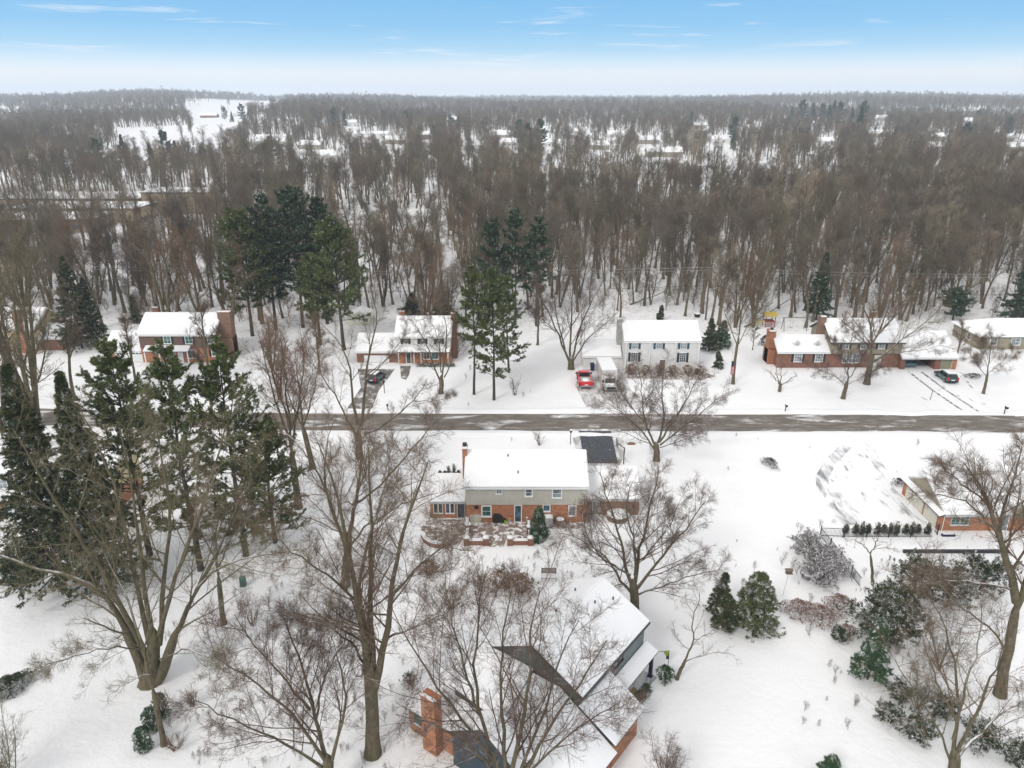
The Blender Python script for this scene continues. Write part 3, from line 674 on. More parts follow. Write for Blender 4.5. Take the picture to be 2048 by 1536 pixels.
def ribbon(name, line, w, z, m_, kind='structure', ws=None):
    line = [np.array(p, float) for p in line]; V = []; n = len(line)
    for i, p in enumerate(line):
        d = line[min(i + 1, n - 1)] - line[max(i - 1, 0)]; d /= np.linalg.norm(d); o = np.array([-d[1], d[0]]) * (ws[i] if ws else w) / 2
        V += [(*(p + o), z), (*(p - o), z)]
    mb = MB(); mb.add(V, [[2 * i, 2 * i + 1, 2 * i + 3, 2 * i + 2] for i in range(n - 1)])
    return tag(mb.build(name, m_), kind=kind)
road_line = [(-260, 108), (-130, 104.5), (-78, 102.9), (-31, 101.0), (35, 100.6), (75, 100.2), (150, 99.5), (280, 98)]
ribbon('road_shoulder', road_line, 8.0, .004, 'shoulder'); ribbon('road', road_line, 6.1, .008, 'road')
# ploughed banks of snow along both kerbs
def bank(y_off, seed, h=.26):
    rg = np.random.default_rng(seed); xs = np.arange(-120, 130, .7)
    lx = np.array(road_line)
    yc = np.interp(xs, lx[:, 0], lx[:, 1]) + y_off + .5 * np.interp(xs, np.arange(-120, 131, 5), rg.normal(0, .35, 51))
    hh = h * (.5 + .8 * np.interp(xs, np.arange(-120, 131, 1.9), rg.uniform(0, 1, 133)[:133])[:len(xs)])
    V = []; prof = [(-1.0, -.02), (-.45, .55), (0, 1), (.5, .6), (1.3, -.02)]
    for x, y, q in zip(xs, yc, hh):
        gap = 1.0
        for g0, g1 in ((9.5, 15.5), (-29, -22), (66, 76), (12, 19), (-37, -30)):
            if g0 < x < g1 and ((y_off < 0) == (g0 in (9.5, -37))): gap = .12
        for a, b in prof: V.append((x, y + a * (.8 + q), max(-.02, b * q * gap)))
    n = 5; Q = [[i * n + j, (i + 1) * n + j, (i + 1) * n + j + 1, i * n + j + 1] for i in range(len(xs) - 1) for j in range(n - 1)]
    mb = MB(); mb.arr(V, np.array(Q), 0, True); tag(mb.build('snow_bank', 'snow'), kind='structure')
bank(4.1, 3); bank(-4.2, 4, .2)
sheet('driveway', [G(1158, 862), G(1222, 862), G(1236, 927), G(1169, 927)], .012, 'drive_clear')
sheet('driveway', [G(1140, 858), G(1240, 858), G(1252, 900), G(1240, 931), G(1164, 931), G(1152, 900)], .0095, 'drive_slush')
ribbon('driveway', [G(600, 864), G(540, 868), G(470, 884), G(360, 895), G(150, 890), G(-60, 900)], 3.4, .006, 'drive_slush')
sheet('driveway', [G(690, 824), G(742, 824), G(758, 780), G(790, 738), G(715, 738), G(722, 775)], .011, 'drive_brown')
sheet('driveway', [G(1180, 828), G(1320, 828), G(1262, 780), G(1245, 738), G(1165, 738), G(1150, 770), G(1165, 800)], .011, 'drive_slush')
sheet('driveway', [G(1690, 885), G(1745, 885), G(1790, 930), G(1812, 990), G(1876, 1062), G(1660, 1056), G(1638, 980), G(1650, 930)], .006, 'drive_faint')
ribbon('wheel_track', [G(a, b) for a, b in ((1692, 892), (1660, 925), (1644, 955), (1646, 985), (1662, 1015), (1700, 1050))], 1.5, .009, 'drive_snowy'); ribbon('wheel_track', [G(a, b) for a, b in ((1738, 898), (1760, 935), (1778, 975), (1810, 1015), (1850, 1052))], 1.3, .0095, 'drive_snowy')
ribbon('wheel_track', [G(a, b) for a, b in ((1668, 985), (1690, 1010), (1720, 1045))], 1.6, .0100, 'drive_snowy')
sheet('driveway', [G(1792, 742), G(1925, 742), G(1962, 790), G(1985, 834), G(1880, 834)], .006, 'drive_faint')
for k, (a, b) in enumerate(((G(1818, 744), G(1932, 826)), (G(1843, 744), G(1958, 824)))):
    ribbon('wheel_track', [a, (a[0] * .5 + b[0] * .5 - .3, a[1] * .5 + b[1] * .5), b], .42, .010, 'track')
sheet('driveway', [G(170, 775), G(262, 775), G(300, 728), G(228, 728)], .006, 'drive_faint')
ribbon('wheel_track', [G(205, 775), G(225, 756), G(243, 748)], .5, .010, 'track')
sheet('patio', [G(858, 1040), G(935, 1038), G(935, 1078), G(905, 1092), G(870, 1094), G(846, 1080), G(842, 1055)], .012, 'pavers')
sheet('patio', [G(932, 1044), G(1066, 1044), G(1064, 1078), G(1012, 1082), G(1006, 1094), G(978, 1094), G(976, 1082), G(932, 1080)], .016, 'pavers')
sheet('flower_bed', [G(1248, 742), G(1400, 742), G(1432, 752), G(1400, 760), G(1250, 757)], .008, 'mulch')
sheet('flower_bed', [G(1080, 1040), G(1170, 1046), G(1168, 1056), G(1080, 1058)], .008, 'mulch')
sheet('path', [G(800, 732), G(822, 732), G(818, 750), G(812, 760), G(802, 756)], .008, 'drive_brown')

# ================================================================ houses
def house(name, ox, oy, label, cat='house', group=None): return empty(name, (ox, oy, 0), label, cat, 0, group)
class Loc:
    """wall coordinates of one house from readings on its walls"""
    def __init__(s, h): s.h = h; s.ox, s.oy = h.location[0], h.location[1]
    def w(s, a, b, c, d, Y, face='S', **k):
        m = (b + d) / 2; x0 = WZ(a, m, Y)[0]; x1 = WZ(c, m, Y)[0]; z0 = WZ(a, d, Y)[1]; z1 = WZ(a, b, Y)[1]
        return window(s.h, x0 - s.ox, x1 - s.ox, max(z0, .05), z1, Y - s.oy, face, **k)
    def d(s, a, b, c, d, Y, **k):
        x0 = WZ(a, (b + d) / 2, Y)[0]; x1 = WZ(c, (b + d) / 2, Y)[0]
        return door(s.h, x0 - s.ox, x1 - s.ox, .08, WZ(a, b, Y)[1], Y - s.oy, **k)
    def gd(s, a, b, c, d, Y, **k):
        x0 = WZ(a, (b + d) / 2, Y)[0]; x1 = WZ(c, (b + d) / 2, Y)[0]
        return garage_door(s.h, x0 - s.ox, x1 - s.ox, .05, WZ(a, b, Y)[1], Y - s.oy, **k)

# ---- the grey and brick house in the middle (origin: its rear left corner)
h = house('house', -5.1, 73.1, 'two storey house with grey siding over orange brick, snowy roof and back patio'); q = Loc(h)
wallbox(h, 0, 13.4, .12, 8.7, -.1, 2.3, 'brick', 'brick_wall'); wallbox(h, -.02, 13.42, 0, 8.72, 2.3, 4.62, 'siding_grey', 'siding_wall')
gable(h, 0, 13.4, 0, 8.7, 4.6, 6.75, 'x', .22, gable_mat='siding_grey')
wallbox(h, -4.15, -.005, 1.0, 7.4, -.1, 2.1, 'brick', 'brick_wall'); gable(h, -4.15, -.25, 1.0, 7.4, 2.1, 3.75, 'x', .12, gable_mat='siding_grey', trim='fascia')
wallbox(h, 13.43, 19.6, 1.7, 8.6, -.1, 2.08, 'brick_brown', 'brick_wall'); gable(h, 13.65, 19.6, 1.7, 8.6, 2.08, 4.25, 'x', .15, gable_mat='siding_grey', trim='fascia')
chimney(h, -.55, .0 - .03, 3.5, 4.7, -.1, 7.5, 'brick')
q.w(993, 976, 1003, 987, 73.1, glass='glass_green', cols=2, rows=3, tw=.07); q.w(1051.5, 977, 1063.5, 992, 73.1, glass='glass_pale', cols=1, rows=2, tw=.12); q.w(1106, 978.5, 1122, 995, 73.1, glass='glass_pale', cols=1, rows=2, tw=.12)
q.w(965, 1012.5, 981, 1032, 73.22, glass='glass_green', cols=1, rows=2, tw=.13); q.w(1087, 1010, 1099, 1022, 73.22, glass='glass_blue', cols=1, rows=1, tw=.1); q.w(1138, 1012, 1151, 1031, 73.22, glass='glass_pale', cols=1, rows=2, tw=.1)
q.w(868, 1007, 884.5, 1026, 74.1, cols=2, rows=1, frame='cream', tw=.08, sash=.12); q.w(892, 1007, 908, 1026, 74.1, cols=2, rows=1, tw=.08, sash=.14)
q.d(1030, 1011, 1042, 1040, 73.22, m_='glass_blue'); q.d(915.5, 1006, 929, 1036, 74.1, m_='glass', frame='fascia'); q.w(1186, 1003, 1197, 1029, 74.8, glass='glass_pale', cols=1, rows=1, tw=.1)
for a, b in ((1016, 917), (1036, 950)):
    Yv = 73.1 + 4.35 - (b - 903) / 66 * 4.2
    zz = 4.6 + (6.75 - 4.6) * min(1, (Yv - 73.1) / 4.35) + .25
    vent(h, WZ(a, b, Yv)[0] + 5.1, Yv - 73.1, zz)
mb = MB(); mb.box(.9, 1.35, .05, .12, 1.75, 2.1); mb.build('wall_vent', 'black', h)

def brickwall(pts, hgt, wid, label, piers=None, m_='brick_red', ph=.85, group='low brick walls around the patio'):
    x0 = sum(p[0] for p in pts) / len(pts); y0 = sum(p[1] for p in pts) / len(pts)
    t = empty('brick_garden_wall', (x0, y0, 0), label, 'garden wall', 0, group); L_ = [np.array((p[0] - x0, p[1] - y0)) for p in pts]
    w = MB(); s = MB()
    for i in range(len(L_) - 1):
        d = L_[i + 1] - L_[i]; d /= np.linalg.norm(d); o = np.array([-d[1], d[0]]) * wid / 2; e = d * .0
        B = [L_[i] - o, L_[i + 1] - o, L_[i + 1] + o, L_[i] + o]
        w.hexa([(*p, -.05) for p in B], [(*p, hgt) for p in B]); o2 = o * 1.15; B = [L_[i] - o2, L_[i + 1] - o2, L_[i + 1] + o2, L_[i] + o2]
        s.hexa([(*p, hgt + .003) for p in B], [(*(p * .995), hgt + .13) for p in B])
    w.build('wall_panel', m_, t); s.build('snow_cap', 'snow', t)
    for i in (piers if piers is not None else range(len(L_))):
        p = L_[i]; mb = MB(); mb.box(p[0] - .3, p[0] + .3, p[1] - .3, p[1] + .3, -.05, ph); o = mb.build('pillar', m_, t)
        mb = MB(); mb.box(p[0] - .34, p[0] + .34, p[1] - .34, p[1] + .34, ph, ph + .07, 1); mb.mound(p[0], p[1], ph + .07, .36, .36, .17, 0, 10, 3, i); mb.build('snow_cap', ['snow', 'cap'], o)
brickwall([G(933, 1089), G(972, 1089)], .55, .3, 'low brick wall with two snow-capped pillars, left of the patio steps')
brickwall([G(1020, 1089), G(1061, 1089)], .55, .3, 'low brick wall with two snow-capped pillars, right of the patio steps beside the cone evergreen')
brickwall([G(933, 1083), G(936, 1062), G(934, 1042)], .5, .3, 'snow-topped low brick wall running back from the left pillar to the house', [1])
brickwall([G(1061, 1083), G(1059, 1066), G(1058, 1050)], .5, .3, 'snow-topped low brick wall running back beside the cone evergreen', [1])
brickwall([G(x, y) for x, y in ((845, 1073), (850, 1084), (862, 1092), (877, 1095), (893, 1092), (905, 1083))], .5, .35, 'curved low brick wall around the round patio left of the house', [])

# ---- white colonial across the road
h = house('house', 19.4, 122.6, 'white two storey house with dark blue shutters and full-width snowy roof'); q = Loc(h)
wallbox(h, 0, 13.0, 0, 8.5, -.1, 5.4, 'siding_white'); gable(h, 0, 13.0, 0, 8.5, 5.42, 7.75, 'x', .16, gable_mat='siding_white', ridge=4.2)
wallbox(h, -6.9, -.005, 1.5, 8.5, -.1, 2.2, 'siding_white'); gable(h, -6.9, -.38, 1.5, 8.5, 2.2, 4.1, 'x', .2, gable_mat='siding_white')
chimney(h, -.9, -.02, 3.6, 4.8, -.1, 8.3, 'plasticgrey', pot=False)
for a, b, c_, d in ((1264, 687, 1275.5, 697.5), (1312.5, 687, 1324, 697.5), (1361.5, 687, 1373, 697.5)): q.w(a, b, c_, d, 122.6, glass='glass_pale', cols=3, rows=3, shut='shutter_blue', tw=.07)
for a, b, c_, d in ((1262, 705.5, 1275, 722), (1359.5, 706, 1371, 724)): q.w(a, b, c_, d, 122.6, glass='glass', cols=3, rows=4, shut='shutter_dark', tw=.07)
door(h, 6.2, 7.15, .1, 2.1, 0, m_='wood')
for x in (.25, 4.35, 8.7, 12.75):
    mb = MB(); mb.cyl((x, -.16, -.1), (x, -.16, 5.1), .14, .12, 12); mb.box(x - .2, x + .2, -.36, -.002, 4.98, 5.14); mb.build('column', 'white', h)
q.gd(1183, 714, 1234, 735, 124.1, m_='white')
mb = MB(); mb.box(12.1, 12.9, -1.9, -1.2, -.1, 1.15); mb.box(12.05, 12.95, -1.95, -1.15, 1.15, 1.27, 1); tag(mb.build('air_conditioner', ['black', 'snow'], None, (19.4, 122.6, 0)), 'dark box unit with snow lid at the right corner of the white house', 'air conditioner')

# ---- house with wreaths
h = house('house', -20.5, 126.5, 'white and brick house with green wreaths in its upper windows and tall brick chimney'); q = Loc(h)
wallbox(h, 0, 9.5, .1, 8.5, -.1, 2.6, 'brick', 'brick_wall'); wallbox(h, -.03, 9.53, 0, 8.52, 2.6, 5.1, 'siding_white', 'siding_wall'); gable(h, 0, 9.5, 0, 8.5, 5.1, 7.45, 'x', .3, gable_mat='siding_white')
shedroof(h, [(0, -1.1, 2.5), (9.5, -1.1, 2.5), (9.5, -.005, 3.1), (0, -.005, 3.1)], name='porch_roof')
wallbox(h, -7.3, -.04, .6, 8.0, -.1, 2.05, 'brick_red', 'brick_wall'); gable(h, -7.3, -.3, .6, 8.0, 2.05, 4.2, 'x', .2, gable_mat='siding_white')
chimney(h, 9.56, 10.5, 3.2, 4.8, -.1, 8.3, 'brick_red', shoulder=.3); chimney(h, .1, .9, 5.2, 6.0, 5.5, 8.2, 'brick', pot=True)
wr = []
for i, a in enumerate((811, 845, 878)):
    q.w(a - 4.5, 674.5, a + 4.5, 687.5, 126.5, glass='glass_pale', cols=2, rows=2, shut='shutter_dark', tw=.06)
    x, z = WZ(a, 681, 126.5); wr.append((x, z))
q.w(848, 704, 859, 718, 126.6, cols=2, rows=1, tw=.08); q.w(864, 704, 876, 718, 126.6, cols=2, rows=1, glass='glass_green', tw=.08, label='wide right-hand window under the porch roof'); q.d(813, 702, 821, 720, 126.6, m_='glass')
for a in (797, 828, 842, 896):
    x = WZ(a, 715, 125.5)[0] + 20.5; mb = MB(); mb.box(x - .07, x + .07, -1.0, -.86, -.1, 2.42); mb.build('column', 'white', h)
q.gd(730, 712, 777, 728, 127.1, m_='white')
rg = np.random.default_rng(5)
for i, (x, z) in enumerate(wr):
    mb = MB(); a = rg.uniform(0, 6.28, 130); c_ = np.stack([.42 * np.cos(a), np.full(130, -.06), .42 * np.sin(a)], 1) + rg.normal(0, .03, (130, 3)); tufts(rg, mb, c_, .17, 3, .25)
    o = mb.build('wreath', 'spruce_green', None, (x, 126.42, z)); tag(o, ('green wreath on the left upper window of the white and brick house', 'green wreath on the middle upper window, behind bare branches', 'green wreath on the right upper window beside the brick chimney')[i], 'wreath', 'wreaths on the upper windows')
mb = MB(); mb.box(-3.3, 3.3, -.6, .6, -.1, .55); 
t = empty('hedge', (-13.5, 125.0, 0), 'low dark clipped hedge with snow along the wreath house front', 'hedge'); mf = MB(); rgh = np.random.default_rng(6)
pts = np.stack([rgh.uniform(-3.4, 3.4, 900), rgh.uniform(-.5, .5, 900), rgh.uniform(.02, .6, 900)], 1); tufts(rgh, mf, pts, .18, 4, .25); mf.build('foliage', 'yew', t)

# ---- brown sided house on the left
h = house('house', -66.2, 127.0, 'brown sided house over orange brick with white garage door, left beyond the pines'); q = Loc(h)
wallbox(h, 0, 13.3, .1, 8.8, -.1, 2.75, 'brick', 'brick_wall'); wallbox(h, -.02, 13.32, 0, 8.82, 2.75, 5.35, 'siding_brown', 'siding_wall'); gable(h, 0, 13.3, 0, 8.8, 5.35, 7.9, 'x', .3, gable_mat='siding_brown')
shedroof(h, [(1.0, -1.5, 2.6), (9.0, -1.5, 2.6), (9.0, -.005, 3.2), (1.0, -.005, 3.2)], name='porch_roof')
for x in (1.2, 3.8, 6.3, 8.8): mb = MB(); mb.box(x - .08, x + .08, -1.42, -1.26, -.1, 2.5); mb.build('column', 'white', h)
wallbox(h, -6.6, -.02, .3, 8.0, -.1, 2.15, 'brick', 'brick_wall'); gable(h, -6.6, -.35, .3, 8.0, 2.15, 4.6, 'x', .25, gable_mat='siding_brown')
for a in (328, 371, 416): q.w(a, 673, a + 13, 687, 127.0, glass='glass_green', cols=2, rows=2, shut='shutter_dark', tw=.1)
q.w(424, 697, 436, 712, 127.1, cols=2, rows=2, shut='shutter_dark', tw=.1); q.w(335, 700, 350, 716, 127.1, cols=2, rows=2, tw=.1); q.w(375, 700, 392, 716, 127.1, cols=2, rows=2, tw=.1); q.d(357, 699, 365, 719, 127.1, m_='white')
q.gd(232, 704, 286, 724, 127.3, m_='white', lights=8)
chimney(h, 13.36, 15.6, 2.8, 4.6, -.1, 8.6, 'brick_brown', shoulder=.3, pot=False); chimney(h, .7, 1.7, 5.2, 6.1, 5.6, 8.8, 'brick_red')

# ---- tan and brick house on the right
h = house('house', 46.7, 124.3, 'long tan and red brick house with dormers, open garage door and three chimneys'); q = Loc(h)
wallbox(h, 0, 8.9, 0, 6.5, -.1, 3.0, 'brick_red', 'brick_wall'); gable(h, 0, 8.6, 0, 6.5, 3.0, 4.9, 'x', .3, gable_mat='siding_tan')
wallbox(h, 8.92, 21.2, .15, 9.2, -.1, 2.7, 'brick_red', 'brick_wall'); wallbox(h, 8.9, 21.25, -.25, 9.25, 2.7, 4.85, 'siding_tan', 'siding_wall'); gable(h, 8.9, 21.25, -.25, 9.25, 4.85, 7.55, 'x', .3, gable_mat='siding_tan', trim='fascia_dark')
wallbox(h, 21.27, 31.0, 5.2, 9.0, -.1, 2.2, 'siding_tan'); gable(h, 21.5, 30.8, -.8, 9.0, 2.25, 5.2, 'x', .3, gable_mat='siding_tan', ridge=4.6)
# garage block with one bay open
wallbox(h, 21.27, 22.0, -.8, 5.2, -.1, 2.2, 'brick_red', 'brick_wall'); wallbox(h, 27.2, 28.3, -.8, 5.2, -.1, 2.2, 'brick_red', 'brick_wall'); wallbox(h, 30.3, 31.0, -.8, 5.2, -.1, 2.2, 'brick', 'brick_wall'); wallbox(h, 22.0, 27.2, -.78, -.5, 1.95, 2.2, 'siding_tan', 'lintel'); wallbox(h, 22.0, 27.2, 4.9, 5.19, -.1, 2.2, 'shutter_dark', 'back_wall')
garage_door(h, 28.42, 30.2, .05, 1.95, -.6, m_='olive')
for a, b, c_, d in ((1589, 707, 1603, 723), (1631, 707, 1645, 723)): q.w(a, b, c_, d, 124.3, glass='glass_pale', cols=3, rows=3, shut='shutter_dark', tw=.1)
for a in (1686, 1722, 1758): q.w(a, 686.5, a + 11, 697, 124.05, glass='glass_pale', cols=2, rows=2, shut='shutter_dark', tw=.1)
q.w(1686, 708, 1718, 725, 124.45, glass='glass_pale', cols=5, rows=2, tw=.12, sash=.06); door(h, 17.0, 18.0, .1, 2.2, .15, m_='cream')
chimney(h, -1.1, -.02, 2.5, 4.3, -.1, 5.9, 'brick', shoulder=.6); chimney(h, 8.0, 8.88, 3.4, 5.0, -.1, 8.3, 'brick_brown', pot=False); chimney(h, 17.6, 18.5, 5.2, 6.1, 5.8, 8.7, 'brick')
def dormer(x, y, z, w, hh, dep, m_='cream'):
    d = MB(); d.box(x - w / 2, x + w / 2, y, y + dep, z - .5, z + hh); d.hexa([(x - w / 2, y, z + hh), (x + w / 2, y, z + hh), (x, y, z + hh + .45)], [(x - w / 2, y + dep, z + hh), (x + w / 2, y + dep, z + hh), (x, y + dep, z + hh + .45)])
    o = d.build('dormer', m_, h); s = MB()
    for e in (-1, 1): s.hexa([(x + e * (w / 2 + .14), y - .1, z + hh - .1), (x, y - .1, z + hh + .50), (x, y + dep, z + hh + .50), (x + e * (w / 2 + .14), y + dep, z + hh - .1)][::e], [(x + e * (w / 2 + .14), y - .1, z + hh + .02), (x, y - .1, z + hh + .66), (x, y + dep, z + hh + .66), (x + e * (w / 2 + .14), y + dep, z + hh + .02)][::e])
    s.build('roof_snow', 'snow', o); window(o, x - .24, x + .24, z + .1, z + hh - .05, y, 'S', 'glass_pale', 'white', 2, 2, None, .06)
for x in (3.3, 6.9): dormer(x, .9, 3.55, .9, .75, 1.6)
for x in (11.6, 14.6, 17.6): dormer(x, 1.2, 5.7, .9, .8, 1.8)
mb = MB(); mb.box(22.4, 24.3, -.2, 3.8, .3, .9); mb.box(22.6, 24.1, .5, 3.0, .9, 1.45)
tag(mb.build('parked_car', 'car_teal', None, (46.7, 124.3, 0)), 'dark teal car standing inside the open garage bay', 'car')

# ---- neighbour on the right edge, near side of the road
h = house('house', 47.0, 71.4, 'orange brick house with two tan garage doors and steep tan gable at the right edge'); q = Loc(h)
wallbox(h, .05, 15, .05, 8.3, -.1, 2.15, 'brick', 'brick_wall')
g = MB(); g.hexa([(.25, .2, 2.1), (.25, 8.1, 2.1), (.25, 4.5, 4.15)], [(.45, .2, 2.1), (.45, 8.1, 2.1), (.45, 4.5, 4.15)]); g.build('gable_wall', 'siding_tan', h)
gable(h, .55, 14.8, 0, 8.3, 2.15, 4.1, 'x', .25, trim='fascia', ridge=4.5); shedroof(h, [(-.35, -.25, 1.98), (-.35, 8.5, 1.98), (.5, 8.5, 2.3), (.5, -.25, 2.3)][::-1], name='pent_roof', snow=.1)
garage_door(h, 3.7, 7.3, .05, 1.85, .05, 'W', 'tan' if 'tan' in M else 'cream'); garage_door(h, .75, 3.1, .05, 1.85, .05, 'W', 'cream')
window(h, 1.3, 2.15, .75, 1.75, .05, 'S', 'glass_green', 'fascia', 2, 3); window(h, 2.3, 3.15, .75, 1.75, .05, 'S', 'glass_green', 'fascia', 2, 3, label='right one of the pair of greenish windows')
door(h, 6.6, 7.5, .08, 1.95, .05, m_='glass_pale')
mb = MB(); mb.cyl((.35, -.12, 0), (.35, -.12, 2.0), .04, n=6); mb.build('downspout', 'white', h)
wallbox(h, 7.6, 16, -.6, 6, 2.0, 3.5, 'siding_tan', 'upper_wall'); gable(h, 7.6, 16, -.6, 6, 3.4, 5.3, 'y', .25, gable_mat='siding_tan', trim='fascia')

# ---- left edge near side: yellow house behind the spruces
h = house('house', -57.5, 74.0, 'yellow sided house with white french doors at the left edge behind the spruces'); q = Loc(h)
wallbox(h, -9, 12, .1, 8, -.1, 2.2, 'brick', 'brick_wall'); wallbox(h, -9.02, 12.02, 1.4, 8.02, 2.2, 4.6, 'siding_yellow', 'siding_wall'); gable(h, -9, 12, 1.4, 8, 4.6, 6.6, 'x', .3, gable_mat='siding_yellow')
shedroof(h, [(-9.2, -.3, 2.25), (12.2, -.3, 2.25), (12.2, 1.395, 3.0), (-9.2, 1.395, 3.0)])
for x in (.1, 1.15, 2.2): window(h, x, x + .8, .12, 2.0, .1, 'S', 'glass_blue', 'white', 2, 5, None, .09)
window(h, -.9, .1, 3.1, 4.3, 1.4, 'S', 'glass_pale', 'white', 2, 2, shut='shutter_dark'); window(h, 4.6, 5.6, 3.1, 4.3, 1.4, 'S', 'glass_pale', 'white', 2, 2)
# ---- yellow and brick house beyond the road at the left edge
h = house('house', -100.0, 133.0, 'yellow gabled house with brick end wall, cut by the left edge beyond the road')
wallbox(h, 0, 11.5, 0, 9, -.1, 4.6, 'siding_yellow'); gable(h, 0, 11.5, 0, 9, 4.6, 7.2, 'x', .35, gable_mat='siding_yellow'); chimney(h, 8.6, 9.9, -.7, -.02, -.1, 8.2, 'brick', pot=False)
wallbox(h, 11.52, 15.5, 1.0, 8, -.1, 2.5, 'brick_red', 'brick_wall'); gable(h, 11.55, 15.5, 1.0, 8, 2.5, 4.3, 'x', .3, gable_mat='siding_yellow')
# ---- tan ranch at the right edge beyond the road
h = house('house', 88.0, 134.5, 'low tan house with snowy hipped roof at the right edge beyond the road')
wallbox(h, 0, 16, 0, 9, -.1, 2.6, 'siding_tan')
d = MB(); Bq = [(-.5, -.5, 2.55), (16.5, -.5, 2.55), (16.5, 9.5, 2.55), (-.5, 9.5, 2.55)]; ra, rb = (4.5, 4.5, 4.7), (11.5, 4.5, 4.7)
d.add(Bq + [ra, rb], [[3, 2, 1, 0], [0, 1, 5, 4], [1, 2, 5], [2, 3, 4, 5], [3, 0, 4]]); r = d.build('roof', 'shingle', h)
s = MB(); Bz = [(p[0] * 1.0, p[1], p[2] + .004) for p in Bq]
for qd in ([Bz[0], Bz[1], (rb[0], rb[1], 4.704), (ra[0], ra[1], 4.704)], [Bz[2], Bz[3], (ra[0], ra[1], 4.704), (rb[0], rb[1], 4.704)], [Bz[3], Bz[0], (ra[0], ra[1], 4.704)], [Bz[1], Bz[2], (rb[0], rb[1], 4.704)]): slab(s, qd, .15, .02)
s.build('roof_snow', 'snow', r); window(h, 2, 3.2, .9, 2.1, 0, 'S', 'glass_pale', 'white', 2, 2); window(h, 6, 7.6, .9, 2.1, 0, 'S', 'glass_pale', 'white', 2, 2); window(h, 3, 4, .9, 2.1, 0, 'W', 'glass', 'cream', 1, 2)
# ---- cream garden shed in the pines
h = house('garden_shed', -34.2, 150.0, 'small cream shed with snowy roof among the tall pines', 'shed')
wallbox(h, 0, 5.2, 0, 3.6, -.05, 2.0, 'cream'); gable(h, 0, 5.2, 0, 3.6, 2.0, 3.1, 'y', .25, gable_mat='cream'); window(h, 3.4, 4.3, .8, 1.6, 0, 'S', 'glass', 'white', 2, 2); door(h, 1.2, 2.1, .05, 1.85, 0, m_='cream')

# ---- grey house in the foreground, turned 37 degrees
h = empty('house', (1.5, 44.1, 0), 'dark slate-sided house with steep snowy gable roofs in the foreground', 'house', math.atan2(-.6, .8))
wallbox(h, -4.1, 4.1, .25, 9.95, -.1, 5.15, 'siding_slate2', 'side_wall'); wallbox(h, -4.12, 4.12, .1, .25, -.1, 5.15, 'siding_slate', 'gable_end_wall')
g = MB(); g.hexa([(-4.12, .1, 5.15), (4.12, .1, 5.15), (0, .1, 7.3)], [(-4.12, .25, 5.15), (4.12, .25, 5.15), (0, .25, 7.3)]); g.build('gable_wall', 'siding_slate', h)
g = MB(); g.hexa([(-4.1, 9.8, 5.15), (4.1, 9.8, 5.15), (0, 9.8, 7.3)], [(-4.1, 9.95, 5.15), (4.1, 9.95, 5.15), (0, 9.95, 7.3)]); g.build('gable_wall', 'siding_slate2', h)
gable(h, -4.1, 4.1, .25, 9.95, 5.25, 7.4, 'y', .28, trim='fascia_dark')
# upper windows of the right side wall
window(h, 4.95, 5.55, 4.0, 4.95, 4.1, 'E', 'glass_pale', 'shutter_dark', 1, 1, sill=False); window(h, 5.75, 6.3, 4.0, 4.95, 4.1, 'E', 'glass', 'shutter_dark', 1, 1, sill=False)
shedroof(h, [(4.1, 4.3, 3.05), (5.25, 4.3, 2.5), (5.25, 10.4, 2.5), (4.1, 10.4, 3.05)], name='porch_roof', trim='fascia_dark')
mb = MB(); mb.box(4.78, 5.04, 9.85, 10.11, -.05, 2.4); mb.box(4.7, 5.12, 9.77, 10.19, -.05, .15); mb.build('column', 'navyp', h)
mb = MB(); mb.box(4.1, 5.4, 4.1, 10.2, -.05, .12); mb.build('porch_floor', 'drive_snowy', h)
sheetm = MB(); aa = [(4.3 + 1.25 * math.cos(t), 6.2 + 1.9 * math.sin(t), .128) for t in np.linspace(-1.5, 1.5, 12)]; sheetm.add(aa, [list(range(12))]); sheetm.build('door_mat', 'stucco', h)
wallbox(h, 4.12, 6.85, .1, 4.0, -.1, 2.45, 'brick', 'brick_wall')
g = MB(); g.hexa([(4.12, .05, 2.4), (7.15, .05, 2.4), (4.12, .05, 4.2)], [(4.12, .2, 2.4), (7.15, .2, 2.4), (4.12, .2, 4.2)]); g.build('side_wall', 'siding_slate', h)
shedroof(h, [(4.1, -.05, 4.3), (7.2, -.05, 2.5), (7.2, 4.3, 2.5), (4.1, 4.3, 4.3)], name='wing_roof')
# lower front wing with its hipped roof
fr = MB(); fs = MB()
ridge1 = (2.3, .0, 5.0); e0, e1, e2 = (-7.6, -6.1, 2.2), (7.3, -5.4, 2.0), (7.35, -.10, 1.95)
for qd in ([(-4.5, -.0, 5.05), e0, e1, ridge1], [ridge1, e1, e2], [(-7.6, 1.0, 4.5), e0, (-4.5, -.0, 5.05), (-4.5, 1.0, 5.2)]):
    fr.hexa([(p[0], p[1], p[2] - .1) for p in qd], qd); slab(fs, [(p[0], p[1], p[2] + .003) for p in qd], .15, .02)
r = fr.build('wing_roof', 'shingle', h); fs.build('roof_snow', 'snow', r)
wallbox(h, -7.2, 6.8, -5.8, .09, -.1, 2.2, 'brick', 'brick_wall')
gable(h, -2.5, 3.2, -6.25, -4.4, 3.0, 4.85, 'y', .12, trim='fascia_dark')
wallbox(h, -2.5, 3.2, -6.25, -5.9, 2.0, 3.0, 'siding_navy', 'front_wall'); g = MB(); g.hexa([(-2.5, -6.25, 3.0), (3.2, -6.25, 3.0), (.35, -6.25, 4.8)], [(-2.5, -6.1, 3.0), (3.2, -6.1, 3.0), (.35, -6.1, 4.8)]); g.build('gable_wall', 'siding_navy', h)
wallbox(h, -2.4, 3.1, -6.3, -5.8, -.1, 2.0, 'siding_navy', 'front_wall')
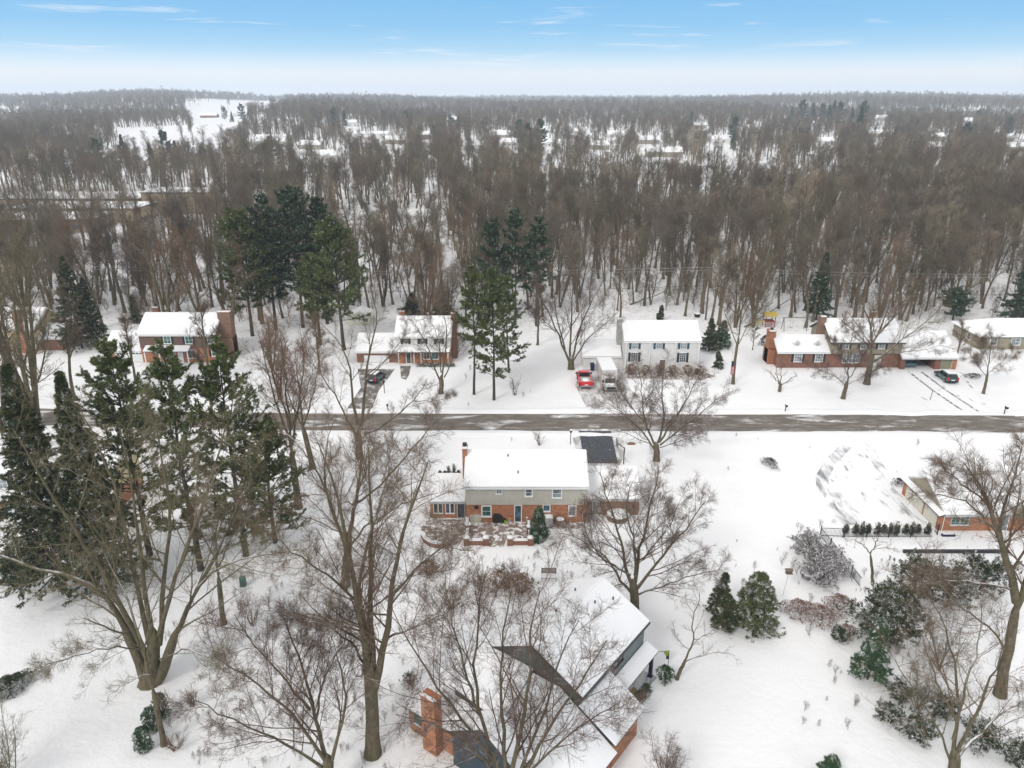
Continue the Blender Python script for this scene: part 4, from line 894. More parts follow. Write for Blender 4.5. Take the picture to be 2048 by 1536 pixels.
g = MB(); g.hexa([(-4.3, -3.8, 2.9), (.0, -3.8, 2.9), (.0, -3.8, 3.35), (-4.3, -3.8, 4.15)], [(-4.3, -3.65, 2.9), (.0, -3.65, 2.9), (.0, -3.65, 3.35), (-4.3, -3.65, 4.15)]); g.build('clerestory_wall', 'siding_slate', h)
shedroof(h, [(-4.6, -4.0, 4.3), (.1, -4.0, 3.5), (.1, .1, 5.3), (-4.6, .1, 5.42)], name='wing_roof')
chimney(h, -5.1, -3.8, -6.6, -5.85, -.1, 5.1, 'brick', pot=False); window(h, -6.6, -5.6, .9, 1.9, -5.8, 'S', 'glass_green', 'shutter_dark', 1, 2)
for s_, d_ in ((1.6, 9.0), (.9, 7.3), (-1.4, 8.0), (-1.0, 4.6)):
    vent(h, s_, d_, 5.25 + (1 - abs(s_) / 4.4) * 2.2 + .1)
rr = (.8 * 0, 0)

# ================================================================ far buildings
def far_house(px, py, w, dep, hh, label, wall='siding_white', ridge=1.8, name='house', axis='x', win=3, cat='house', z=None):
    x, y = G(px, py); gzv = float(gz(x, y)); 
    h = empty(name, (x, y, gzv), label, cat)
    wallbox(h, -w / 2, w / 2, 0, dep, -1, hh, wall)
    gable(h, -w / 2, w / 2, 0, dep, hh, hh + ridge, axis, .5, gable_mat=wall, snow=.35)
    for i in range(win):
        u = -w / 2 + w * (i + .6) / win; window(h, u - .7, u + .7, .9, min(hh - .5, 2.6), 0, 'S', 'glass', 'white', 1, 1, None, .12, sill=False)
    return h
FH = [(540, 292, 34, 16, 5, 'large pale house with broad hipped snowy roof in the woods, left of centre', 'cream', 5),
      (418, 243, 36, 12, 4, 'long red barn-like house beside the far snowy field', 'brick_red', 3), (478, 243, 22, 12, 7, 'white house with red brick base between dark spruces by the far field', 'siding_white', 3),
      (527, 233, 26, 14, 6, 'small red house on the crest beside the far dark trees', 'brick_red', 4), (18, 226, 60, 20, 4, 'wide snow-roofed house at the far left edge', 'siding_tan', 6),
      (742, 278, 46, 14, 5, 'long low white building with flat snowy roof in the far woods', 'siding_white', 2), (852, 281, 12, 10, 5, 'small reddish house left of the far centre woods', 'brick_red', 3),
      (1003, 279, 24, 12, 5, 'white-roofed house with tan wall near the centre of the far woods', 'siding_tan', 4), (1018, 292, 16, 10, 4, 'low white-roofed house just in front of the far centre house', 'siding_white', 3),
      (1110, 293, 22, 12, 4, 'low pale house hidden behind trunks right of the far centre', 'siding_white', 2), (1160, 268, 20, 12, 4, 'far white house behind tall thin trunks', 'siding_white', 3),
      (1296, 290, 26, 12, 4, 'low house with pale roof left of the white sycamore', 'siding_tan', 3), (1330, 312, 34, 13, 4, 'wide snowy-roofed house in front of the white sycamore', 'siding_tan', 3),
      (1445, 286, 30, 14, 4, 'low snowy-roofed house right of the white sycamore', 'siding_white', 3), (1762, 246, 26, 14, 5, 'pale house peeking over the far woods, right of centre', 'siding_white', 4),
      (1940, 246, 24, 12, 5, 'far white-roofed house near the right edge', 'siding_white', 4), (2030, 285, 26, 12, 5, 'white-roofed house at the right edge of the far woods', 'siding_white', 4), (2035, 303, 20, 12, 4, 'small low house at the right edge, nearer than its neighbour', 'siding_tan', 3),
      (1752, 275, 20, 12, 5, 'tan-walled house deep in the woods on the right', 'siding_tan', 3), (905, 248, 24, 12, 5, 'tiny far snowy roof above the centre woods', 'siding_tan', 4), (1870, 283, 24, 12, 5, 'pale house half hidden by pale treetops on the right', 'siding_tan', 3),
      (700, 262, 24, 12, 5, 'small white house just left above the long low far building', 'siding_white', 3), (790, 290, 22, 12, 4, 'snowy-roofed house below the long low far building', 'siding_tan', 3), (945, 300, 22, 12, 4, 'low house in the clearing left of the far centre house', 'siding_white', 3), (1080, 270, 22, 12, 5, 'small far house behind thin trunks, right of the centre houses', 'siding_tan', 3),
      (1232, 274, 24, 12, 4, 'far snowy roof just left of the tan tree by the sycamore', 'siding_white', 3), (1400, 258, 22, 12, 5, 'far house above the sycamore crown on its right', 'siding_tan', 3), (1505, 262, 24, 12, 4, 'far snowy roof between the sycamore and the rounded tan crown', 'siding_white', 3), (1650, 290, 22, 12, 4, 'low white house below the far dark pine cluster', 'siding_white', 3), (1200, 300, 20, 12, 4, 'low tan house nearest of the far houses left of the sycamore', 'siding_tan', 3), (620, 300, 24, 12, 4, 'pale house right of the large hipped-roof one in the woods', 'siding_tan', 3), (660, 322, 22, 12, 4, 'low snowy house in the small glade left of centre', 'siding_white', 3)]
for px, py, w, dep, hh, lab, wl, rd in FH: far_house(px, py, w * .8, dep, hh, lab, wl, rd)
# school with flat snowy roofs
sx, sy = -148, 262
h = empty('school_building', (sx, sy, 0), 'low tan brick school with long flat snow-covered roofs behind the left woods', 'school')
def flat(x0, x1, y0, y1, z, m_='school_brick'):
    wallbox(h, x0, x1, y0, y1, -.5, z, m_); mb = MB(); mb.box(x0 - .3, x1 + .3, y0 - .3, y1 + .3, z, z + .25); r = mb.build('roof_edge', 'fascia_dark', h); s = MB(); s.box(x0 - .1, x1 + .1, y0 - .1, y1 + .1, z + .25, z + .5); s.build('roof_snow', 'snow', r)
flat(-40, 8, 22, 40, 5.0); flat(-60, -2, 46, 68, 5.5); flat(-1, 26, 46, 62, 8.0); flat(-75, 2, 0, 18, 4.2)
for i in range(15):
    u = -73 + i * 4.9; window(h, u, u + 2.6, 1.2, 2.8, 0, 'S', 'glass_blue', 'fascia', 2, 1, None, .1, sill=False)
for i in range(8):
    u = -38 + i * 5.6; window(h, u, u + 2.8, 1.6, 3.4, 22, 'S', 'glass_blue', 'fascia', 2, 1, None, .1, sill=False)

def mast(px, py_base, py_top, Y, label, arms=3):
    x, zb = WZ(px, py_base, Y); zt = WZ(px, py_top, Y)[1]; g0 = float(gz(x, Y)); t = empty('radio_mast', (x, Y, g0), label, 'mast')
    mb = MB(); mb.cyl((0, 0, 0), (0, 0, zt - g0), 1.2, .5, 8); mb.build('pole', 'plasticgrey', t); mb = MB(); mb.cyl((0, 0, zt - g0 - 5), (0, 0, zt - g0 - 2), 3, 3, 10); mb.build('antenna', 'plasticgrey', t)
mast(327, 200, 170, 2300, 'tall thin radio mast rising above the far left skyline'); mast(733, 195, 181, 2300, 'shorter radio mast above the skyline, left of centre')

# ================================================================ vehicles
def car(name, x, y, rz, label, L_=4.6, W_=1.85, H_=1.5, body='car_red', kind='suv', scale=1.0, cat='car', snow=True):
    """local +y is the nose"""
    t = empty(name, (x, y, 0), label, cat, rz, sc_=scale)
    w = W_ / 2; b = MB()
    hl = L_ / 2; belt = H_ * .58
    if kind == 'pickup': prof = [(-hl, .45), (-hl, belt), (hl * .28, belt), (hl * .28, belt + .02), (hl * .93, belt - .06), (hl, belt - .22), (hl, .4), (hl * .8, .32), (-hl * .9, .34)]
    else: prof = [(-hl, .45), (-hl + .02, belt), (hl * .35, belt + .02), (hl * .90, belt - .14), (hl, belt - .32), (hl, .4), (hl * .85, .3), (-hl * .92, .3)]
    k = len(prof)
    rows = [(-w * .93, .0), (-w, .06), (w, .06), (w * .93, .0)]
    V = []
    for xx, ins in ((-w * .92, .05), (-w, 0), (w, 0), (w * .92, .05)):
        for (yy, zz) in prof: V.append((xx, yy * (1 - ins * .3), zz - (ins if zz >= belt - .3 else -ins)))
    Fc = [list(range(k))[::-1], [3 * k + i for i in range(k)]]
    for r_ in range(3): Fc += [[r_ * k + i, r_ * k + (i + 1) % k, (r_ + 1) * k + (i + 1) % k, (r_ + 1) * k + i] for i in range(k)]
    b.add(V, Fc)
    if kind == 'pickup':
        y0 = -hl + .12; y1 = -hl * .02
        # bed walls rise round an open bed
        b.box(-w * .96, -w * .82, -hl + .02, y1, belt - .02, belt + .2); b.box(w * .82, w * .96, -hl + .02, y1, belt - .02, belt + .2); b.box(-w * .82, w * .82, -hl + .02, -hl + .12, belt - .02, belt + .2)
    bo = b.build('body', body, t)
    bo.modifiers.new('bevel', 'BEVEL').width = .05; bo.modifiers[0].segments = 2; bo.modifiers[0].limit_method = 'ANGLE'
    c0, c1 = (-hl * .02, hl * .52) if kind == 'pickup' else (-hl * .93, hl * .45)
    ct0, ct1 = (c0 + .12, c1 - .55) if kind == 'pickup' else (c0 + .35, c1 - .75)
    g = MB(); g.hexa([(-w * .92, c0, belt - .03), (w * .92, c0, belt - .03), (w * .92, c1, belt - .03), (-w * .92, c1, belt - .03)], [(-w * .74, ct0, H_ - .05), (w * .74, ct0, H_ - .05), (w * .74, ct1, H_ - .05), (-w * .74, ct1, H_ - .05)]); g.build('windows', 'car_glass', t)
    r_ = MB(); r_.hexa([(-w * .78, ct0 - .06, H_ - .08), (w * .78, ct0 - .06, H_ - .08), (w * .78, ct1 + .04, H_ - .08), (-w * .78, ct1 + .04, H_ - .08)], [(-w * .7, ct0 + .05, H_), (w * .7, ct0 + .05, H_), (w * .7, ct1 - .1, H_), (-w * .7, ct1 - .1, H_)])
    for e in (-1, 1):
        for ya, yb in ((c0, ct0), ((c0 + c1) / 2, (ct0 + ct1) / 2), (c1, ct1)):
            r_.hexa([(e * w * .935 - .02, ya - .05, belt - .02), (e * w * .935 + .02, ya - .05, belt - .02), (e * w * .935 + .02, ya + .05, belt - .02), (e * w * .935 - .02, ya + .05, belt - .02)], [(e * w * .755 - .02, yb - .05, H_ - .05), (e * w * .755 + .02, yb - .05, H_ - .05), (e * w * .755 + .02, yb + .05, H_ - .05), (e * w * .755 - .02, yb + .05, H_ - .05)])
    r_.build('roof_panel', body, t)
    for e in (-1, 1):
        for yy in (-hl * .62, hl * .62):
            wb = MB(); wb.cyl((e * (w - .2), yy, .34), (e * (w + .02), yy, .34), .34, n=16); wo = wb.build('wheel', 'rubber', t); rb = MB(); rb.cyl((e * (w + .02), yy, .34), (e * (w + .035), yy, .34), .2, n=10); rb.build('rim', 'rim', wo)
        m_ = MB(); m_.box(min(e * w, e * (w + .28)), max(e * w, e * (w + .28)), c1 - .35, c1 - .2, belt + .02, belt + .24); m_.build('mirror', 'black', t)
        m_ = MB(); m_.box(min(e * w * .7, e * w * .98), max(e * w * .7, e * w * .98), -hl - .03, -hl + .05, belt - .3, belt + (.25 if kind == 'suv' else -.02)); m_.build('tail_lamp', 'tail', t)
        m_ = MB(); m_.box(min(e * w * .6, e * w * .93), max(e * w * .6, e * w * .93), hl - .06, hl + .03, belt - .42, belt - .28); m_.build('headlight', 'glass_pale', t)
    m_ = MB(); m_.box(-w * .95, w * .95, -hl - .1, -hl + .02, .38, .58); m_.build('bumper', 'black' if kind == 'suv' else 'rim', t)
    m_ = MB(); m_.box(-.26, .26, -hl - .04, -hl - .01, .62, .78); m_.build('number_plate', 'white', t)
    if kind == 'pickup':
        m_ = MB(); m_.mound(0, -hl * .5, belt + .0, w * .5, hl * .3, .12); m_.box(-w * .8, w * .8, -hl + .14, -hl * .04, belt - .01, belt + .015, 1); m_.build('bed_snow', ['snow', 'plasticgrey'], t)
    elif snow:
        m_ = MB(); m_.box(-w * .62, w * .62, ct0 + .1, ct1 - .15, H_ + .003, H_ + .05); m_.build('roof_snow', 'snow', t)
    return t
x, y = G(1171, 776); car('pickup_truck', x, y + 2.3, R(1), 'bright red pickup truck parked on the white house driveway', 5.3, 1.9, 1.75, 'car_red', 'pickup', 1.12, 'pickup truck')
x, y = G(750, 768); car('parked_car', x, y + 2.0, R(-16), 'dark car with red tail lamps parked on the wreath house driveway', 4.5, 1.8, 1.6, 'car_dark', 'suv', .95)
x, y = G(1905, 768); car('parked_car', x, y + 2.2, R(-3), 'dark teal car parked before the right garage of the long brick house', 4.7, 1.9, 1.6, 'car_teal', 'suv', 1.0)
def truck():
    x, y = G(1222, 786); t = empty('box_truck', (x, y, 0), 'white box truck with snowy roof parked beside the red pickup, behind branches', 'truck', R(2))
    b = MB(); b.box(-1.25, 1.25, 2.3, 8.6, .75, 3.0); b.box(-1.28, 1.28, 2.27, 2.33, .72, 3.03); b.box(-1.28, 1.28, 8.57, 8.63, .72, 3.03); b.build('cargo_box', 'car_white', t)
    s = MB(); s.box(-1.22, 1.22, 2.35, 8.55, 3.035, 3.16); s.build('roof_snow', 'snow', t)
    c_ = MB(); c_.hexa([(-1.05, -.1, .55), (1.05, -.1, .55), (1.05, 2.2, .55), (-1.05, 2.2, .55)], [(-1.0, .0, 1.25), (1.0, .0, 1.25), (1.0, 2.2, 1.35), (-1.0, 2.2, 1.35)])
    c_.hexa([(-1.0, 1.0, 1.3), (1.0, 1.0, 1.3), (1.0, 2.2, 1.3), (-1.0, 2.2, 1.3)], [(-.88, 1.45, 2.1), (.88, 1.45, 2.1), (.88, 2.2, 2.1), (-.88, 2.2, 2.1)]); c_.build('cab', 'car_white', t)
    g = MB(); g.hexa([(-.9, .98, 1.36), (.9, .98, 1.36), (.9, 1.04, 1.36), (-.9, 1.04, 1.36)], [(-.8, 1.36, 2.0), (.8, 1.36, 2.0), (.8, 1.42, 2.0), (-.8, 1.42, 2.0)]); g.build('windscreen', 'car_glass', t)
    g = MB(); g.box(-.7, .7, -.14, -.08, .62, 1.05); g.build('grille', 'black', t)
    for e in (-1, 1):
        for yy in (.8, 7.0):
            w = MB(); w.cyl((e * .85, yy, .42), (e * 1.08, yy, .42), .42, n=16); w.build('wheel', 'rubber', t)
        g = MB(); g.cyl((e * .85, -.15, .85), (e * .85, -.08, .85), .13, n=10); g.build('headlight', 'glass_pale', t)
        g = MB(); g.box(min(e * 1.02, e * 1.35), max(e * 1.02, e * 1.35), 1.1, 1.2, 1.4, 1.8); g.build('mirror', 'black', t)
    s = MB(); s.box(-.8, .8, .1, .9, 1.30, 1.36); s.build('hood_snow', 'snow', t)
truck()

# ================================================================ yard and street things
def simple(name, loc, label, cat, parts, rz=0, group=None):
    t = empty(name, loc, label, cat, rz, group)
    for pn, m_, fn in parts:
        mb = MB(); fn(mb); mb.build(pn, m_, t)
    return t
def mailbox(px, py, label):
    x, y = G(px, py)
    simple('mailbox', (x, y, 0), label, 'mailbox', [('post', 'wood', lambda m: (m.box(-.06, .06, -.06, .06, -.1, 1.05), m.box(-.05, .05, -.45, .1, .92, 1.0))),
        ('box', 'black', lambda m: (m.box(-.13, .13, -.55, .05, 1.05, 1.22), m.cyl((0, -.55, 1.22), (0, .05, 1.22), .13, n=12))), ('snow_cap', 'snow', lambda m: m.mound(0, -.25, 1.33, .13, .3, .08))], group='mailboxes along the road')
mailbox(1570, 824, 'black mailbox on a post by the road before the long brick house'); mailbox(2008, 828, 'black mailbox at the far right of the road'); mailbox(776, 822, 'dark mailbox beside the wreath house driveway')
x, y = G(769, 786); simple('lamp_post', (x, y, 0), 'short dark lamp post beside the wreath house driveway', 'lamp post', [('post', 'black', lambda m: m.cyl((0, 0, -.1), (0, 0, 1.7), .06, n=8)), ('lantern', 'black', lambda m: (m.hexa([(-.1, -.1, 1.7), (.1, -.1, 1.7), (.1, .1, 1.7), (-.1, .1, 1.7)], [(-.16, -.16, 2.0), (.16, -.16, 2.0), (.16, .16, 2.0), (-.16, .16, 2.0)]), m.hexa([(-.2, -.2, 2.0), (.2, -.2, 2.0), (.2, .2, 2.0), (-.2, .2, 2.0)], [(-.03, -.03, 2.2), (.03, -.03, 2.2), (.03, .03, 2.2), (-.03, .03, 2.2)])))])
x, y = G(1141, 888); simple('lamp_post', (x, y, 0), 'black lamp post at the left edge of the cleared asphalt driveway', 'lamp post', [('post', 'black', lambda m: m.cyl((0, 0, -.1), (0, 0, 1.7), .05, n=8)), ('lantern', 'black', lambda m: (m.hexa([(-.1, -.1, 1.7), (.1, -.1, 1.7), (.1, .1, 1.7), (-.1, .1, 1.7)], [(-.16, -.16, 2.0), (.16, -.16, 2.0), (.16, .16, 2.0), (-.16, .16, 2.0)]), m.box(-.2, .2, -.2, .2, 2.0, 2.08))), ('snow_cap', 'snow', lambda m: m.mound(0, 0, 2.08, .19, .19, .1))])
x, y = G(1862, 806); simple('marker_post', (G(1860, 800)[0], G(1860, 800)[1], 0), 'thin leaning marker post beside the wheel tracks of the right driveway', 'post', [('post', 'black', lambda m: m.cyl((0, 0, -.1), (.12, 0, 1.7), .045, n=8))])
x, y = G(1247, 928); simple('basketball_hoop', (x, y, 0), 'basketball hoop on a black pole at the right edge of the cleared driveway', 'basketball hoop', [('pole', 'black', lambda m: (m.cyl((0, 0, -.1), (0, 0, 2.3), .07, n=8), m.cyl((0, 0, 2.3), (-.9, .1, 2.95), .06, n=8))), ('backboard', 'glass_pale', lambda m: m.box(-1.0, -.93, -.75, .85, 2.5, 3.4)), ('rim', 'redp', lambda m: [m.cyl((-1.3 + .23 * math.cos(a), .05 + .23 * math.sin(a), 2.65), (-1.3 + .23 * math.cos(a + .55), .05 + .23 * math.sin(a + .55), 2.65), .012, n=4) for a in np.arange(0, 6.28, .524)])])
def flagpole():
    x, y = G(1456, 790); t = empty('flagpole', (x, y, 0), 'thin pale flagpole with a limp striped flag on the snowy lawn beside the white house', 'flagpole')
    mb = MB(); mb.cyl((0, 0, -.1), (0, 0, 7.2), .05, .035, 8); mb.build('pole', 'wire', t); mb = MB(); mb.cyl((0, 0, 7.2), (0, 0, 7.32), .07, .05, 8); mb.build('finial', 'yellow', t)
    f = MB(); n = 13; top = 5.9; bot = 3.4
    for i in range(n):
        # folds of a hanging flag: narrow gathered strips
        a0 = i / n * .55 - .02; dy = .09 * math.sin(i * 1.7); dy2 = .09 * math.sin((i + 1) * 1.7)
        zt = top - (i / n) * .9; zb = bot + .35 * math.sin(i * .9) * .3 + i / n * .1
        f.hexa([(a0, dy, zb), (a0 + .55 / n, dy2, zb), (a0 + .55 / n, dy2 + .02, zb), (a0, dy + .02, zb)], [(a0, dy, zt), (a0 + .55 / n, dy2, zt), (a0 + .55 / n, dy2 + .02, zt), (a0, dy + .02, zt)], i % 2)
    f.build('flag', ['redp2', 'white'], t)
    f = MB(); f.box(.02, .34, -.13, .14, 4.9, 5.75); f.build('flag_canton', 'navyp', t)
M['redp2'] = m_simple('flag_red', (.55, .02, .04), .8)
flagpole()
x, y = G(1184, 740); simple('wheelie_bin', (x, y - .2, 0), 'dark blue wheeled bin standing before the white garage door', 'bin', [('body', 'navyp', lambda m: m.hexa([(-.26, -.3, .08), (.26, -.3, .08), (.26, .3, .08), (-.26, .3, .08)], [(-.36, -.4, 1.15), (.36, -.4, 1.15), (.36, .4, 1.15), (-.36, .4, 1.15)])), ('lid', 'navyp', lambda m: m.hexa([(-.4, -.44, 1.15), (.4, -.44, 1.15), (.4, .44, 1.15), (-.4, .44, 1.15)], [(-.33, -.38, 1.28), (.33, -.38, 1.28), (.33, .4, 1.33), (-.33, .4, 1.33)])), ('wheel', 'rubber', lambda m: (m.cyl((-.3, .34, .1), (-.22, .34, .1), .1, n=10), m.cyl((.22, .34, .1), (.3, .34, .1), .1, n=10)))])
x, y = G(1394, 634); simple('upturned_bowl', (x, y, 0), 'dark round tub standing in the snow behind the white house', 'tub', [('tub', 'black', lambda m: m.cyl((0, 0, -.02), (0, 0, .8), .5, .75, 14)), ('snow', 'snow', lambda m: m.mound(0, 0, .8, .7, .7, .2))])
# patio things
x, y = G(951, 1046); simple('covered_cabinet', (x, y + .3, 0), 'beige covered box with snow on its slope, left of the back window', 'covered box', [('cover', 'tarp', lambda m: m.hexa([(-.68, -.35, 0), (.68, -.35, 0), (.62, .45, 0), (-.62, .45, 0)], [(-.58, -.15, .95), (.58, -.15, .95), (.56, .4, 1.1), (-.56, .4, 1.1)])), ('snow', 'snow', lambda m: m.mound(0, -.5, .0, .9, .3, .1))])
x, y = G(996, 1046); simple('covered_grill', (x, y + .35, 0), 'black covered barbecue grill between the back window and the glass door', 'grill', [('cover', 'black', lambda m: (m.hexa([(-.62, -.35, 0), (.62, -.35, 0), (.62, .4, 0), (-.62, .4, 0)], [(-.58, -.28, .95), (.45, -.28, .9), (.45, .35, .9), (-.58, .35, .95)]), m.hexa([(-.5, -.25, .93), (.3, -.25, .9), (.3, .3, .9), (-.5, .3, .93)], [(-.42, -.15, 1.2), (.15, -.15, 1.15), (.15, .22, 1.15), (-.42, .22, 1.2)]))), ('side_cover', 'black', lambda m: m.hexa([(.63, -.3, 0), (1.0, -.3, 0), (1.0, .35, 0), (.63, .35, 0)], [(.63, -.25, .7), (.9, -.2, .45), (.9, .3, .45), (.63, .3, .7)]))])
x, y = G(1012.5, 1045); simple('flower_pot', (x, y, 0), 'lime green pot beside the covered grill', 'pot', [('pot', 'lime', lambda m: m.cyl((0, 0, 0), (0, 0, .32), .2, .27, 12)), ('soil', 'wood', lambda m: m.cyl((0, 0, .32), (0, 0, .33), .24, .24, 12))])
x, y = G(1019.5, 1044); simple('garden_ornament', (x, y, 0), 'small yellow and lilac ornament beside the lime pot', 'ornament', [('base', 'lilac', lambda m: m.cyl((0, 0, 0), (0, 0, .35), .14, .16, 10)), ('head', 'yellow', lambda m: m.cyl((0, 0, .35), (0, 0, .58), .15, .08, 10))])
x, y = G(1054, 1043); simple('plant_pot', (x, y, 0), 'pale pot with snow to the right of the glass door', 'pot', [('pot', 'cap', lambda m: m.cyl((0, 0, 0), (0, 0, .6), .16, .2, 10)), ('snow', 'snow', lambda m: m.mound(0, 0, .6, .2, .2, .12))])
x, y = G(1096, 1050); simple('air_conditioner', (x, y + .3, 0), 'pale square air conditioner with rounded snow lid behind the cone evergreen', 'air conditioner', [('casing', 'plasticgrey', lambda m: m.box(-.55, .55, -.4, .5, 0, .9)), ('snow_cap', 'snow', lambda m: (m.box(-.56, .56, -.41, .51, .9, .98), m.mound(0, .05, .98, .52, .42, .12)))])
x, y = G(1120, 1053); simple('compost_box', (x, y + .3, 0), 'small brown box with snow cap right of the air conditioner', 'box', [('casing', 'brick_brown', lambda m: m.box(-.42, .42, -.35, .4, 0, .75)), ('snow_cap', 'snow', lambda m: m.mound(0, .02, .75, .44, .4, .2))])
x, y = G(1236, 1040); simple('hot_tub', (x, y + .4, 0), 'round snow-filled tub with dark rim against the brown brick wing', 'tub', [('tub', 'wood', lambda m: m.cyl((0, 0, 0), (0, 0, .62), 1.25, 1.35, 20)), ('snow', 'snow', lambda m: m.mound(0, 0, .62, 1.25, 1.25, .3, 0, 18))])
def bench():
    x, y = G(1098, 1163); t = empty('garden_bench', (x, y + .3, 0), 'slatted wooden bench with snow on its slats near the brush pile', 'bench')
    for nm, f in (('seat', lambda m: [m.box(-.75, .75, -.35 + i * .16, -.23 + i * .16, .42, .46) for i in range(4)]), ('backrest', lambda m: [m.box(-.75, .75, .30, .34, .55 + i * .16, .66 + i * .16) for i in range(4)])):
        mb = MB(); f(mb); o = mb.build(nm, 'wood', t)
        if nm == 'seat': s = MB(); [s.box(-.74, .74, -.345 + i * .16, -.235 + i * .16, .461, .52) for i in range(4)]; s.build('seat_snow', 'snow', o)
    for sx_ in (-.7, .7):
        for sy_ in (-.3, .3): mb = MB(); mb.box(sx_ - .03, sx_ + .03, sy_ - .03, sy_ + .03, -.05, .42 if sy_ < 0 else 1.2); mb.build('leg', 'wood', t)
bench()
x, y = G(1565, 1192); simple('bird_feeder', (x, y, 0), 'bird feeder with a small roof on a thin pole in the open snow', 'bird feeder', [('pole', 'wire', lambda m: m.cyl((0, 0, -.1), (.25, 0, 2.6), .022, n=6)), ('tray', 'wood', lambda m: (m.box(-.05, .6, -.22, .22, 2.6, 2.66), m.box(.02, .5, -.14, .14, 2.66, 2.95), m.hexa([(-.12, -.25, 2.95), (.62, -.25, 2.95), (.62, .25, 2.95), (-.12, .25, 2.95)], [(.0, -.02, 3.15), (.55, -.02, 3.15), (.55, .02, 3.15), (.0, .02, 3.15)])))])
x, y = G(487, 1172); simple('utility_box', (x, y, 0), 'green utility box standing below the foreground pine', 'utility box', [('casing', 'greenp', lambda m: m.box(-.25, .25, -.22, .22, -.05, 1.0)), ('lid', 'greenp', lambda m: m.hexa([(-.28, -.25, 1.0), (.28, -.25, 1.0), (.28, .25, 1.0), (-.28, .25, 1.0)], [(-.2, -.18, 1.1), (.2, -.18, 1.1), (.2, .18, 1.1), (-.2, .18, 1.1)]))])
x, y = G(1262, 888); simple('landscape_rock', (x, y, 0), 'brown boulder poking out of the snow right of the cleared driveway', 'rock', [('rock', 'brick_brown', lambda m: m.mound(0, 0, -.1, .75, .3, .45, 0, 9, 3, 4, .25)), ('snow_cap', 'snow', lambda m: m.mound(0, .05, .27, .5, .16, .12, 0, 9, 3, 5))])
x, y = G(1900 - 4, 1072); simple('planter_box', (x, y, 0), 'long dark planter box lying below the greenish windows', 'planter', [('box', 'navyp', lambda m: m.box(-.7, .7, -.15, .15, 0, .25)), ('snow', 'snow', lambda m: m.box(-.6, .6, -.1, .1, .25, .3))])
M['banner'] = m_simple('banner_cloth', (.30, .38, .05), .8)
x, y = G(1310, 1300); simple('garden_flag', (G(1336, 1330)[0], G(1336, 1330)[1], 0), 'blue and yellow garden banner on a bent rod beside the porch column', 'banner', [('rod', 'black', lambda m: (m.cyl((0, 0, -.1), (0, 0, 1.5), .025, n=6), m.cyl((0, 0, 1.5), (-.9, .1, 1.3), .02, n=6))), ('cloth', 'banner', lambda m: m.hexa([(-.25, -.02, .95), (.02, .1, .9), (.02, .13, .9), (-.25, .01, .95)], [(-.5, -.02, 1.45), (.0, -.05, 1.45), (.0, -.02, 1.45), (-.5, .01, 1.45)])), ('trim', 'navyp', lambda m: m.box(-.2, .0, .02, .1, .6, .9))])
# playset and swing
x, y = G(1530, 655)
simple('playset', (x, y, 0), 'wooden playset with yellow slide and red platform at the wood edge', 'playset', [('frame', 'redp', lambda m: ([m.box(a, a + .12, b, b + .12, -.1, 2.4) for a in (0, 1.9) for b in (0, 1.9)], m.box(0, 2, 0, 2, 1.1, 1.25), [m.box(0, 2.0, -.02, .02, .3 + i * .3, .4 + i * .3) for i in range(3)])), ('roof', 'yellow', lambda m: m.hexa([(-.3, -.3, 2.4), (2.3, -.3, 2.4), (2.3, 2.3, 2.4), (-.3, 2.3, 2.4)], [(-.3, .9, 3.1), (2.3, .9, 3.1), (2.3, 1.1, 3.1), (-.3, 1.1, 3.1)])), ('slide', 'yellow', lambda m: m.hexa([(-2.6, .6, .1), (-2.6, 1.4, .1), (0, 1.4, 1.2), (0, .6, 1.2)], [(-2.6, .6, .25), (-2.6, 1.4, .25), (0, 1.4, 1.35), (0, .6, 1.35)]))])
x, y = G(1565, 660)
simple('swing_set', (x, y, 0), 'bare wooden swing frame standing right of the yellow playset', 'swing', [('leg', 'pole_wood', lambda m: (m.cyl((0, -.9, -.1), (0, 0, 2.6), .07, n=6), m.cyl((0, .9, -.1), (0, 0, 2.6), .07, n=6))), ('leg', 'pole_wood', lambda m: (m.cyl((4.6, -.9, -.1), (4.6, 0, 2.6), .07, n=6), m.cyl((4.6, .9, -.1), (4.6, 0, 2.6), .07, n=6))), ('beam', 'pole_wood', lambda m: m.cyl((-.3, 0, 2.6), (4.9, 0, 2.6), .08, n=6)), ('swing', 'black', lambda m: (m.cyl((1.4, 0, 2.5), (1.4, 0, .6), .015, n=4), m.cyl((1.9, 0, 2.5), (1.9, 0, .6), .015, n=4), m.box(1.35, 1.95, -.12, .12, .56, .6)))])
